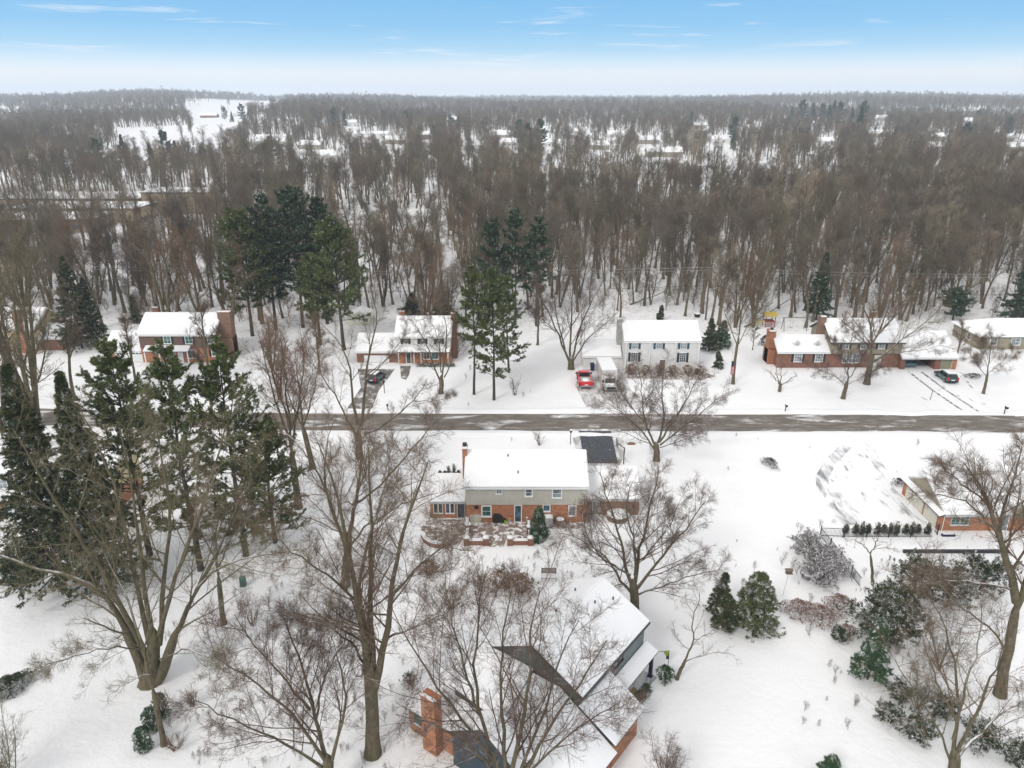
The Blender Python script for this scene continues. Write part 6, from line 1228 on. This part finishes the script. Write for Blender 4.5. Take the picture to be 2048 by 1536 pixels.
conifer(1506, 1252, 1112, 2.5, 'big green juniper in the open snow, right of the small brown conifer', 121, 'spruce', 'juniper', .03, 150, 1.2, name='juniper_tree', H=5.6, size=.26, shape=.75); conifer(1452, 1254, 1170, 1.3, 'smaller brown-green conifer touching the left of the big green juniper', 122, 'spruce', 'spruce', .03, 80, 1.0, H=3.0, size=.24, shape=.7); conifer(1438, 1228, 1150, 1.3, 'thin dark conifer behind the smaller brown-green one', 123, 'spruce', 'spruce', .05, 60, .7, H=4.2, size=.24)
for i, (a, b) in enumerate(((325, 1435), (306, 1462), (290, 1500))): column(a, b, .55, 2.3 - .1 * i, 'spruce_green', ('back', 'middle', 'front')[i] + ' one of three small dark cones in a row, bottom left', 124 + i, 700, .15, 'column')
for i in range(12):
    a = 1694 + i * 14.3; column(a + (i * 5) % 7 - 3, 1066 + (i * 2) % 5, .38, 1.2 + .9 * ((i * 7) % 5) / 5, 'yew', 'small dark cone evergreen in the row along the pool railing', 130 + i, 260, .16, 'cone', 'row of small evergreens along the railing')
for i, a in enumerate((880, 890, 898, 908, 917)): column(a, 948, .28, (.5, .5, 1.3, 1.6, .6)[i], 'yew', 'tiny dark shrub in the row beyond the sunroom roof', 145 + i, 110, .14, 'cone', 'tiny dark shrubs beyond the sunroom')
bush('shrub', 22, 1378, 1.9, 1.3, 1.0, 'yew', 'rounded boxwood hedge dusted with snow at the left edge', 'hedge', 150, 2200, size=.14, rz=.9)
conifer(1772, 1280, 1150, 3.2, 'large dark green yew at the centre of the right-hand thicket', 151, 'pine', 'yew', .02, 150, 1.6, name='yew_tree', H=4.8, size=.3)
conifer(1825, 1200, 1150, 2.6, 'dark spreading yew with snow on its tips behind the large one', 152, 'pine', 'yew', .05, 60, .8, name='yew_tree', H=4.2, size=.3); conifer(1890, 1212, 1150, 2.9, 'loose dark yew left of the leaning right-edge tree', 153, 'pine', 'yew', .05, 60, .8, name='yew_tree', H=3.4, size=.3); conifer(1960, 1180, 1150, 3.0, 'dark yew at the right behind the mossy trunk', 154, 'pine', 'yew', .05, 45, .8, name='yew_tree', H=2.8, size=.3)
for i, (a, b, r, hh, n) in enumerate(((1612, 1108, 1.7, 1.5, 900), (1640, 1130, 1.8, 1.6, 1000), (1632, 1168, 1.9, 1.7, 1100), (1668, 1150, 1.3, 1.2, 500))): conifer(a, b, b, r * 1.2, ('topmost', 'second', 'lowest', 'right-hand')[i] + ' snow-laden dark shrub beside the sloping railing', 155 + i, 'pine', 'snowy_bush', .05, 60, .9, 'shrub', 'snowy_shrub', H=hh * 1.25, size=.24, tr=.06)
for i, (a, b, r, hh, n) in enumerate(((1600, 1228, 1.7, 1.2, 900), (1640, 1240, 1.8, 1.3, 1000), (1678, 1222, 1.6, 1.5, 800), (1690, 1275, 1.1, 1.2, 400))): bush('shrub', a, b, r, r * .75, hh, 'rust_leaf', ('leftmost', 'front', 'rear', 'rightmost') [i] + ' rust-leaved shrub heaped with snow below the bird feeder', 'shrub', 160 + i, n, size=.2)
for i, (a, b, r, hh, n, lab) in enumerate(((1680, 1286, .9, .8, 300, 'small green shrub with snow, left above the bright green spruce'), (1775, 1445, 1.3, 1.0, 450, 'low snowy shrub at the left of the bottom right thicket'), (1830, 1475, 1.6, 1.2, 600, 'broad low snowy shrub in the bottom right thicket'), (1880, 1430, 1.4, 1.1, 450, 'snow-dusted evergreen shrub left of the multi-stemmed tree'), (1960, 1500, 1.9, 1.5, 700, 'large green shrub behind the multi-stemmed tree, bottom right'), (2030, 1530, 1.4, 1.3, 500, 'green shrub in the very bottom right corner'), (1800, 1400, 1.2, .9, 350, 'thin snowy shrub above the bottom right thicket'))): conifer(a, b, b, r * .9, lab, 170 + i, 'pine', 'yew', .05, 24 + n // 20, .8, 'shrub', 'evergreen_shrub', H=hh * 1.3, size=.2, tr=.06)
bush('shrub', 1540, 930, .8, 1.6, .8, 'snowy_bush', 'dark snow-covered shrub alone on the open lawn, right of the roadside maple', 'shrub', 180, 500, size=.18, rz=.3); bush('shrub', 1796, 970, .7, .7, .8, 'snowy_bush', 'dark snowy shrub left of the brick garage corner', 'shrub', 181, 260, size=.18)
bush('shrub', 1330, 1360, .75, .7, 1.3, 'spruce_green', 'dark green shrub beside the porch column', 'shrub', 182, 420, size=.18); bush('shrub', 1292, 1388, .45, .45, .9, 'spruce_green', 'small green shrub, upper one along the porch edge', 'shrub', 183, 200, size=.16); bush('shrub', 1280, 1402, .45, .45, .9, 'spruce_green', 'small green shrub, lower one along the porch edge', 'shrub', 184, 200, size=.16)
bush('shrub', 1530, 690, 1.2, 1.0, 1.8, 'yew', 'dark shrub left of the brick chimney of the long house', 'shrub', 185, 400, size=.25); bush('shrub', 1945, 755, 1.8, .8, .6, 'yew', 'low dark shrubbery right of the closed garage door', 'shrub', 186, 240, size=.2)

# ================================================================ the woods
VAR = [auto_meshes(200, 21, .30, .50, 9, 36, LV_FAR), auto_meshes(201, 22, .32, .55, 9, 30, LV_FAR), auto_meshes(202, 18, .24, .32, 11, 40, LV_FAR), auto_meshes(203, 20, .34, .22, 7, 36, LV_FAR, stems=2),
       auto_meshes(204, 19, .36, .25, 6, 38, LV_FAR, stems=3, ll=.38), auto_meshes(205, 22.5, .26, .5, 10, 30, LV_FAR), auto_meshes(206, 16, .22, .25, 12, 44, LV_FAR), auto_meshes(207, 21, .30, .38, 11, 42, LV_FAR, ll=.5)]
rgw = np.random.default_rng(77)
FHG = [(*G(f[0], f[1]), f[2]) for f in FH]
field = [G(a, b) for a, b in ((150, 330), (235, 292), (230, 262), (385, 258), (372, 222), (570, 212), (575, 232), (500, 243), (500, 262), (470, 292), (400, 325))]
def inpoly(x, y, poly):
    c = np.zeros(len(x), bool); n = len(poly)
    for i in range(n):
        x0, y0 = poly[i]; x1, y1 = poly[(i + 1) % n]
        k = ((y0 > y) != (y1 > y)) & (x < (x1 - x0) * (y - y0) / (y1 - y0 + 1e-9) + x0); c ^= k
    return c
def density(x, y):
    p = np.ones(len(x))
    for hx, hy, w in FHG:
        xs = x * hy / y
        p = np.where((np.abs(xs - hx) < w * .55 + 2 * np.sin(y / 7)) & (y > hy * (.66 if hy < 1000 else .72) + 12 * np.sin(x / 9)) & (y < hy - 2), p * .12, p); p = np.where((np.abs(x - hx) < w * .6) & (np.abs(y - hy - 7) < 12), 0, p)
    p = np.where((x > -226) & (x < -118) & (y > 258) & (y < 335), 0, p); p = np.where((x > -190) & (x < -90) & (y > 185) & (y <= 258), p * .5, p)
    p = np.where((x > -75) & (x < -22) & (y > 255) & (y < 318), p * .04, p); p = np.where((x > -62) & (x < -18) & (y > 195) & (y < 255), p * .45, p)
    p = np.where(inpoly(x, y, field), p * .03, p)
    # glades and streets through the farther woods
    g = np.sin(x / 61 + 1.3 * np.sin(y / 140)) + np.sin(y / 83 + 2 + np.sin(x / 97)); p = np.where((y > 330) & (g > 1.25), p * .25, p)
    p = np.where((y > 480) & (y < 800) & (x > -150) & (x < 200) & (g > .6), p * .25, p)
    front = 150 + 5 * np.sin(x / 11) + 4 * np.sin(x / 5.3 + 2) + np.where((x > 8) & (x < 40), 6, 0); p = np.where(y < front, 0, p)
    p = np.where((np.abs(x + 31) < 7) & (y < 158), 0, p); p = np.where((x > 47) & (x < 62) & (y < 156), 0, p); p = np.where(((x - 41) ** 2 + (y - 154) ** 2 < 9), 0, p)
    return p
pts = []
for y0, y1, s_ in ((144, 330, 6.5), (330, 700, 8.5), (700, 1500, 13.5), (1500, 3000, 21), (3000, 5600, 33)):
    ys = np.arange(y0, y1, s_)
    for yy in ys:
        m = .74 * yy + 30; xs = np.arange(-m, m, s_); n = len(xs)
        pts.append(np.stack([xs + rgw.uniform(-.55, .55, n) * s_, yy + rgw.uniform(-.55, .55, n) * s_, np.full(n, s_)], 1))
pts = np.concatenate(pts); pts = pts[rgw.uniform(0, 1, len(pts)) < density(pts[:, 0], pts[:, 1])]
vis = np.abs(pts[:, 0]) < .70 * pts[:, 1]
dist = np.hypot(pts[:, 0], pts[:, 1]); order = np.argsort(np.where(vis, dist, 1e9)); near = order[:236]; rest = np.setdiff1d(np.arange(len(pts)), near)
def zone(x, y):
    r = 'at the front of the wood' if y < 160 else 'inside the wood'
    if x < -62: return f'tall bare brown tree {r} behind the brown house'
    if x < -22: return f'tall bare brown tree {r} behind the cream shed'
    if x < 12: return f'tall bare brown tree {r} behind the wreath house'
    if x < 46: return f'tall bare brown tree {r} behind the white house'
    if x < 80: return f'tall bare brown tree {r} behind the long brick house'
    return f'tall bare brown tree {r} behind the low tan house'
first_of = {}
sclr = .62 + .62 * rgw.beta(3.0, 2.2, len(pts)); ncl = np.sin(pts[:, 0] / 23 + np.sin(pts[:, 1] / 31) * 2) * .08; sclr = sclr + ncl; vi = rgw.integers(0, 8, len(pts)); rot = rgw.uniform(0, 6.28, len(pts))
for k in near:
    x, y, _ = pts[k]; v = int(vi[k]); lab = zone(x, y)
    t = empty('bare_tree', (x, y, float(gz(x, y))), lab, 'tree', rot[k], lab.replace('tall bare brown tree', 'bare brown trees'), float(sclr[k]))
    t.rotation_euler = (rgw.normal(0, .045), rgw.normal(0, .045), rot[k]); a = inst('trunk', VAR[v][0], t); b = inst('crown', VAR[v][1], t)
    first_of.setdefault(v, (a, b))
def scatter(name, P, S, V, Rt, kinds, label=None):
    """many instances as one object through geometry nodes"""
    me = bpy.data.meshes.new(name); me.vertices.add(len(P)); me.vertices.foreach_set('co', P.astype(np.float32).ravel())
    rt2 = np.random.default_rng(5)
    for nm, ty, ar in (('sc', 'FLOAT', S), ('rt', 'FLOAT', Rt), ('tx', 'FLOAT', rt2.normal(0, .05, len(P))), ('ty', 'FLOAT', rt2.normal(0, .05, len(P)))): a = me.attributes.new(nm, ty, 'POINT'); a.data.foreach_set('value', ar.astype(np.float32))
    a = me.attributes.new('vr', 'INT', 'POINT'); a.data.foreach_set('value', V.astype(np.int32)); me.update()
    o = bpy.data.objects.new(name, me); C.objects.link(o); tag(o, kind='stuff')
    g = bpy.data.node_groups.new(name, 'GeometryNodeTree'); g.interface.new_socket('Geometry', in_out='INPUT', socket_type='NodeSocketGeometry'); g.interface.new_socket('Geometry', in_out='OUTPUT', socket_type='NodeSocketGeometry')
    N = g.nodes; L = g.links; gi = N.new('NodeGroupInput'); go = N.new('NodeGroupOutput'); jo = N.new('GeometryNodeJoinGeometry'); L.new(jo.outputs[0], go.inputs[0])
    def attr(nm, ty): n = N.new('GeometryNodeInputNamedAttribute'); n.data_type = ty; n.inputs[0].default_value = nm; return n.outputs[0]
    sc_a = attr('sc', 'FLOAT'); rt_a = attr('rt', 'FLOAT'); vr_a = attr('vr', 'INT'); cx = N.new('ShaderNodeCombineXYZ'); L.new(rt_a, cx.inputs[2]); L.new(attr('tx', 'FLOAT'), cx.inputs[0]); L.new(attr('ty', 'FLOAT'), cx.inputs[1])
    e2r = N.new('FunctionNodeEulerToRotation'); L.new(cx.outputs[0], e2r.inputs[0])
    for k, pair in kinds.items():
        cmp_ = N.new('FunctionNodeCompare'); cmp_.data_type = 'INT'; cmp_.operation = 'EQUAL'; L.new(vr_a, cmp_.inputs[2]); cmp_.inputs[3].default_value = k
        for ob in pair:
            oi = N.new('GeometryNodeObjectInfo'); oi.transform_space = 'ORIGINAL'; oi.inputs['As Instance'].default_value = True; oi.inputs[0].default_value = ob
            io = N.new('GeometryNodeInstanceOnPoints'); L.new(gi.outputs[0], io.inputs[0]); L.new(cmp_.outputs[0], io.inputs['Selection']); L.new(oi.outputs['Geometry'], io.inputs['Instance']); L.new(e2r.outputs[0], io.inputs['Rotation']); L.new(sc_a, io.inputs['Scale']); L.new(io.outputs[0], jo.inputs[0])
    md = o.modifiers.new('scatter', 'NODES'); md.node_group = g
    return o
rp = pts[rest]; zz = gz(rp[:, 0], rp[:, 1]); far_scale = np.where(rp[:, 2] > 20, 1.38, np.where(rp[:, 2] > 12, 1.12, 1.0))
scatter('woodland', np.stack([rp[:, 0], rp[:, 1], zz - .1], 1), sclr[rest] * far_scale, vi[rest], rot[rest], first_of)
# undergrowth: saplings between the trunks
SAP = auto_meshes(230, 6.0, .05, .15, 9, 40, [dict(n=5, t0=.2, t1=1, ang=38, lenf=.5, rf=.6, K=2, wig=.15, trop=.08, rmin=.012, lmin=.4), dict(n=4, t0=.2, t1=1, ang=36, lenf=.6, rf=.7, K=1, wig=.1, trop=.08, rmin=.010, lmin=.4)], stems=3)
n = 1500; yy = 150 + 170 * rgw.uniform(0, 1, n) ** 1.3; xx = rgw.uniform(-1, 1, n) * (.74 * yy + 20); k = rgw.uniform(0, 1, n) < density(xx, yy) * .9; xx, yy = xx[k], yy[k]
sp0 = empty('sapling', (G(1205, 628)[0], G(1205, 628)[1], 0), 'thin twiggy sapling at the wood edge behind the white garage', 'sapling'); s0 = inst('trunk', SAP[0], sp0); s1 = inst('crown', SAP[1], sp0)
scatter('undergrowth', np.stack([xx, yy, gz(xx, yy)], 1), rgw.uniform(.5, 1.25, len(xx)), np.zeros(len(xx), int), rgw.uniform(0, 6.28, len(xx)), {0: (s0, s1)})
# dry stalks and twigs poking out of the snow in the near left yard and under the thicket
rgd = np.random.default_rng(31); nx = []
for (ax, ay, sx1, sy1, k) in ((-14, 46, 5, 5, 110), (-22, 58, 6, 5, 70), (-20, 41, 5, 3, 60), (30, 47, 4, 4, 60), (33, 62, 5, 4, 50), (1, 63, 5, 2, 60), (-4, 100, 30, 12, 30)): nx.append(np.stack([ax + sx1 * rgd.normal(0, 1, k), ay + sy1 * rgd.normal(0, 1, k)], 1))
nx = np.concatenate(nx); loc_ = (nx - np.array([1.5, 44.1])); ls = .8 * loc_[:, 0] - .6 * loc_[:, 1]; ld = .6 * loc_[:, 0] + .8 * loc_[:, 1]; nx = nx[~((ls > -8.5) & (ls < 8.3) & (ld > -8) & (ld < 11)) & ~((nx[:, 1] > 96.5) & (nx[:, 1] < 105))]
scatter('dry_stalks', np.stack([nx[:, 0], nx[:, 1], np.zeros(len(nx))], 1), rgd.uniform(.06, .22, len(nx)), np.zeros(len(nx), int), rgd.uniform(0, 6.28, len(nx)), {0: (s0, s1)})
# trees standing about the yards across the road and at the left
YM = [auto_meshes(240, 16, .26, .25, 10, 40, LV_MID, bk='bark', tw='twig'), auto_meshes(241, 20, .42, .2, 6, 38, LV_MID, stems=3, bk='bark', tw='twig_brown'), auto_meshes(242, 18, .28, .35, 10, 34, LV_MID, bk='bark', tw='twig'), auto_meshes(243, 20, .5, .16, 6, 36, LV_MID, stems=5, bk='bark', tw='twig_olive', ll=.36)]
HB_ = [16, 20, 18, 20]
for a, b, c_, v, lab in ((75, 842, 430, 3, 'large many-stemmed bare tree at the left, by the far kerb'), (272, 760, 590, 0, 'bare tree before the white garage door of the brown house'), (20, 720, 470, 1, 'bare tree at the left edge before the yellow gabled house'), (205, 655, 430, 2, 'tall bare tree behind the broad dark spruce'), (345, 700, 400, 1, 'tall many-limbed bare tree over the porch of the brown house'),
        (470, 690, 470, 2, 'bare tree at the right corner of the brown house'), (545, 740, 600, 1, 'brown twiggy bare tree between the brown house and the wreath house'), (1912, 720, 620, 0, 'slim bare tree right of the long brick house'), (1420, 660, 470, 2, 'tall bare tree beside the wooden power pole'), (1470, 655, 480, 1, 'bare tree at the wood edge left of the playset'), (1506, 655, 470, 3, 'spreading bare tree with a snow-lined limb beside the playset'),
        (640, 745, 590, 0, 'bare tree left of the wreath house garage'), (1075, 690, 540, 0, 'thin bare tree at the left of the vase-shaped tree'), (740, 640, 440, 2, 'bare leaning tree right of the cream shed'), (850, 640, 430, 2, 'tall bare tree behind the middle of the wreath house'), (960, 640, 450, 1, 'tall bare tree behind the two road pines'), (1612, 655, 490, 2, 'bare tree right of the swing frame'), (1800, 640, 470, 3, 'spreading bare tree behind the long brick house roof'),
        (1240, 640, 500, 2, 'bare trunk tree behind the left of the white house'), (1370, 632, 470, 2, 'bare tree behind the right of the white house'), (1505, 700, 640, 0, 'small bare tree left of the red brick chimney'), (30, 905, 640, 2, 'slender bare tree by the near kerb at the left edge'), (430, 860, 660, 0, 'bare tree behind the near pines by the road'), (110, 640, 420, 2, 'tall bare tree left of the broad dark spruce'), (150, 800, 560, 2, 'slim bare tree by the far kerb below the broad dark spruce'), (50, 640, 400, 3, 'spreading bare tree over the yellow gabled house'), (420, 760, 560, 0, 'bare tree on the lawn before the brown house'), (320, 640, 400, 2, 'tall bare tree behind the brown house chimney stack'), (400, 635, 410, 1, 'many-limbed bare tree behind the brown house roof'), (250, 625, 400, 2, 'tall bare tree behind the brown house garage'), (10, 870, 560, 1, 'bare tree cut by the left edge near the far kerb'), (560, 800, 640, 1, 'brown twiggy bare tree by the far kerb, left of the wreath house drive')):
    x, y = G(a, b); H = WZ(a, c_, y)[1]; t = empty('bare_tree', (x, y, 0), lab, 'tree', rgw.uniform(0, 6.28), None, H / HB_[v]); inst('trunk', YM[v][0], t); inst('crown', YM[v][1], t)
sy = auto_meshes(250, 24, .6, .22, 8, 38, LV_FAR, tw='twig_pale', bk='bark_pale', ll=.5); x, y = G(1375, 335); t = empty('sycamore_tree', (x, y, 0), 'pale white-barked sycamore standing out in the far woods', 'tree', 0, None, 1.22); inst('trunk', sy[0], t); inst('crown', sy[1], t)
st = auto_meshes(251, 22, .4, .25, 9, 44, LV_FAR, tw='twig_tan', ll=.5)
for i, (a, b, hh, lab) in enumerate(((1560, 370, 1.2, 'rounded pale tan treetop in the far woods, right of centre'), (1545, 378, .9, 'smaller tan treetop touching the left of the rounded tan one'), (1790, 362, 1.15, 'pale tan treetop left of its twin in the right far woods'), (1845, 368, 1.15, 'pale tan treetop right of its twin in the right far woods'), (795, 335, 1.15, 'pale rounded tree above the far centre-left woods'), (1210, 352, 1.1, 'pale tan tree in the far woods just left of the sycamore'),
        (920, 360, 1.0, 'tan tree near the white-roofed far centre house'), (1615, 440, .9, 'tan rounded crown in the middle of the right-hand woods'), (470, 380, 1.2, 'large tan tree right of the snow-roofed school'), (540, 345, 1.1, 'large tan tree before the hipped-roof far house'))):
    x, y = G(a, b); t = empty('pale_tree', (x, y, float(gz(x, y))), lab, 'tree', i, None, hh); inst('trunk', st[0], t); inst('crown', st[1], t)
rgt = np.random.default_rng(12)
for i in range(16):
    yy_ = 190 + 300 * rgt.uniform(); xx_ = rgt.uniform(-.6, .66) * yy_
    if -226 < xx_ < -70 and yy_ < 340: xx_ += 200
    t = empty('pale_tree', (xx_, yy_, float(gz(xx_, yy_))), 'tan-tinted crown standing out lighter among the brown woods', 'tree', i * 1.3, 'tan-tinted trees among the woods', float(rgt.uniform(.85, 1.12))); inst('trunk', st[0], t); inst('crown', st[1], t)
# dark evergreens dotted through the far woods
FC = [conifer_meshes(260, 18, 4.6, .08, 60, 'spruce', ('bark_pine', 'pine_dark'), .7, .2, 1.0, 0, 1.0), conifer_meshes(261, 20, 5.5, .15, 45, 'pine', ('bark_pine', 'pine_dark'), .8, .2, 1.0, .2, 1.1)]
spots = [(a, b) for a, b in ((1580, 242), (1600, 240), (1622, 238), (1640, 240), (1662, 238), (1675, 242), (1700, 245), (1720, 246), (1655, 246), (452, 250), (466, 256), (487, 258), (500, 250), (900, 262), (918, 268), (905, 275), (663, 262), (672, 268), (690, 262), (628, 262), (640, 268), (1038, 290), (1035, 275), (1000, 262), (745, 258), (770, 262), (800, 262), (812, 268), (1775, 260), (1800, 258), (1880, 262), (1950, 258), (2010, 262), (1965, 270), (1715, 268), (2015, 275), (1465, 300), (1466, 286), (1785, 300), (545, 330), (305, 330), (335, 332), (355, 336), (870, 290), (1100, 250), (1055, 300), (1062, 310), (1080, 308), (250, 330), (200, 340), (130, 352), (1925, 300), (1420, 255), (1290, 250), (1190, 255), (845, 250), (1500, 258))]
for i, (a, b) in enumerate(spots):
    x, y = G(a, b + (14 if 1570 < a < 1730 else 0)); s_ = .8 + .45 * ((i * 37) % 10) / 10 + (.55 if 1570 < a < 1730 else 0); side = 'left' if a < 700 else ('centre' if a < 1400 else 'right')
    lab = f'dark evergreen dotted through the far woods on the {side}' if side != 'centre' else 'dark evergreen dotted through the far woods at the centre'
    t = empty('spruce_tree', (x, y, float(gz(x, y))), lab, 'evergreen', i, 'dark evergreens in the far woods, ' + side, s_); m_ = FC[i % 2]; inst('trunk', m_[0], t); inst('crown', m_[1], t)
# fallen leaning trunks at the wood edge
rgf = np.random.default_rng(9)
for i, (a, b, c_, d) in enumerate(((795, 620, 870, 602), (1490, 655, 1600, 598), (1260, 610, 1330, 596))):
    xa, ya = G(a, b); xb, yb = G(c_, d); mb = MB(); P, Rr = limb_lines([([(0, 0, .15), ((xb - xa) * .5, (yb - ya) * .5, .9), (xb - xa, yb - ya, 1.6)], .22, .08)], 8, rgf, .08); tubes(mb, P, Rr, 7, 0, True)
    o = mb.build('fallen_trunk', 'bark', None, (xa, ya, 0)); tag(o, ('snow-topped fallen trunk behind the wreath house chimney', 'long fallen trunk leaning by the playset', 'fallen trunk behind the white house roof')[i], 'fallen trunk', 'fallen trunks at the wood edge')

# ---------------------------------------------------------------- winter haze
hm = bpy.data.materials.new('haze'); hm.use_nodes = True; nt = hm.node_tree; nt.nodes.clear(); ho = nt.nodes.new('ShaderNodeOutputMaterial'); hv = nt.nodes.new('ShaderNodeVolumePrincipled'); nt.links.new(hv.outputs[0], ho.inputs['Volume'])
hv.inputs['Color'].default_value = (.78, .87, .97, 1); hv.inputs['Density'].default_value = .00019; hv.inputs['Anisotropy'].default_value = .2
mb = MB(); mb.box(-6600, 6600, -200, 9100, -2, 130); me = mb.mesh('haze', ['black']); me.materials.clear(); me.materials.append(hm)
hz_ = bpy.data.objects.new('haze', me); C.objects.link(hz_); tag(hz_, kind='stuff')
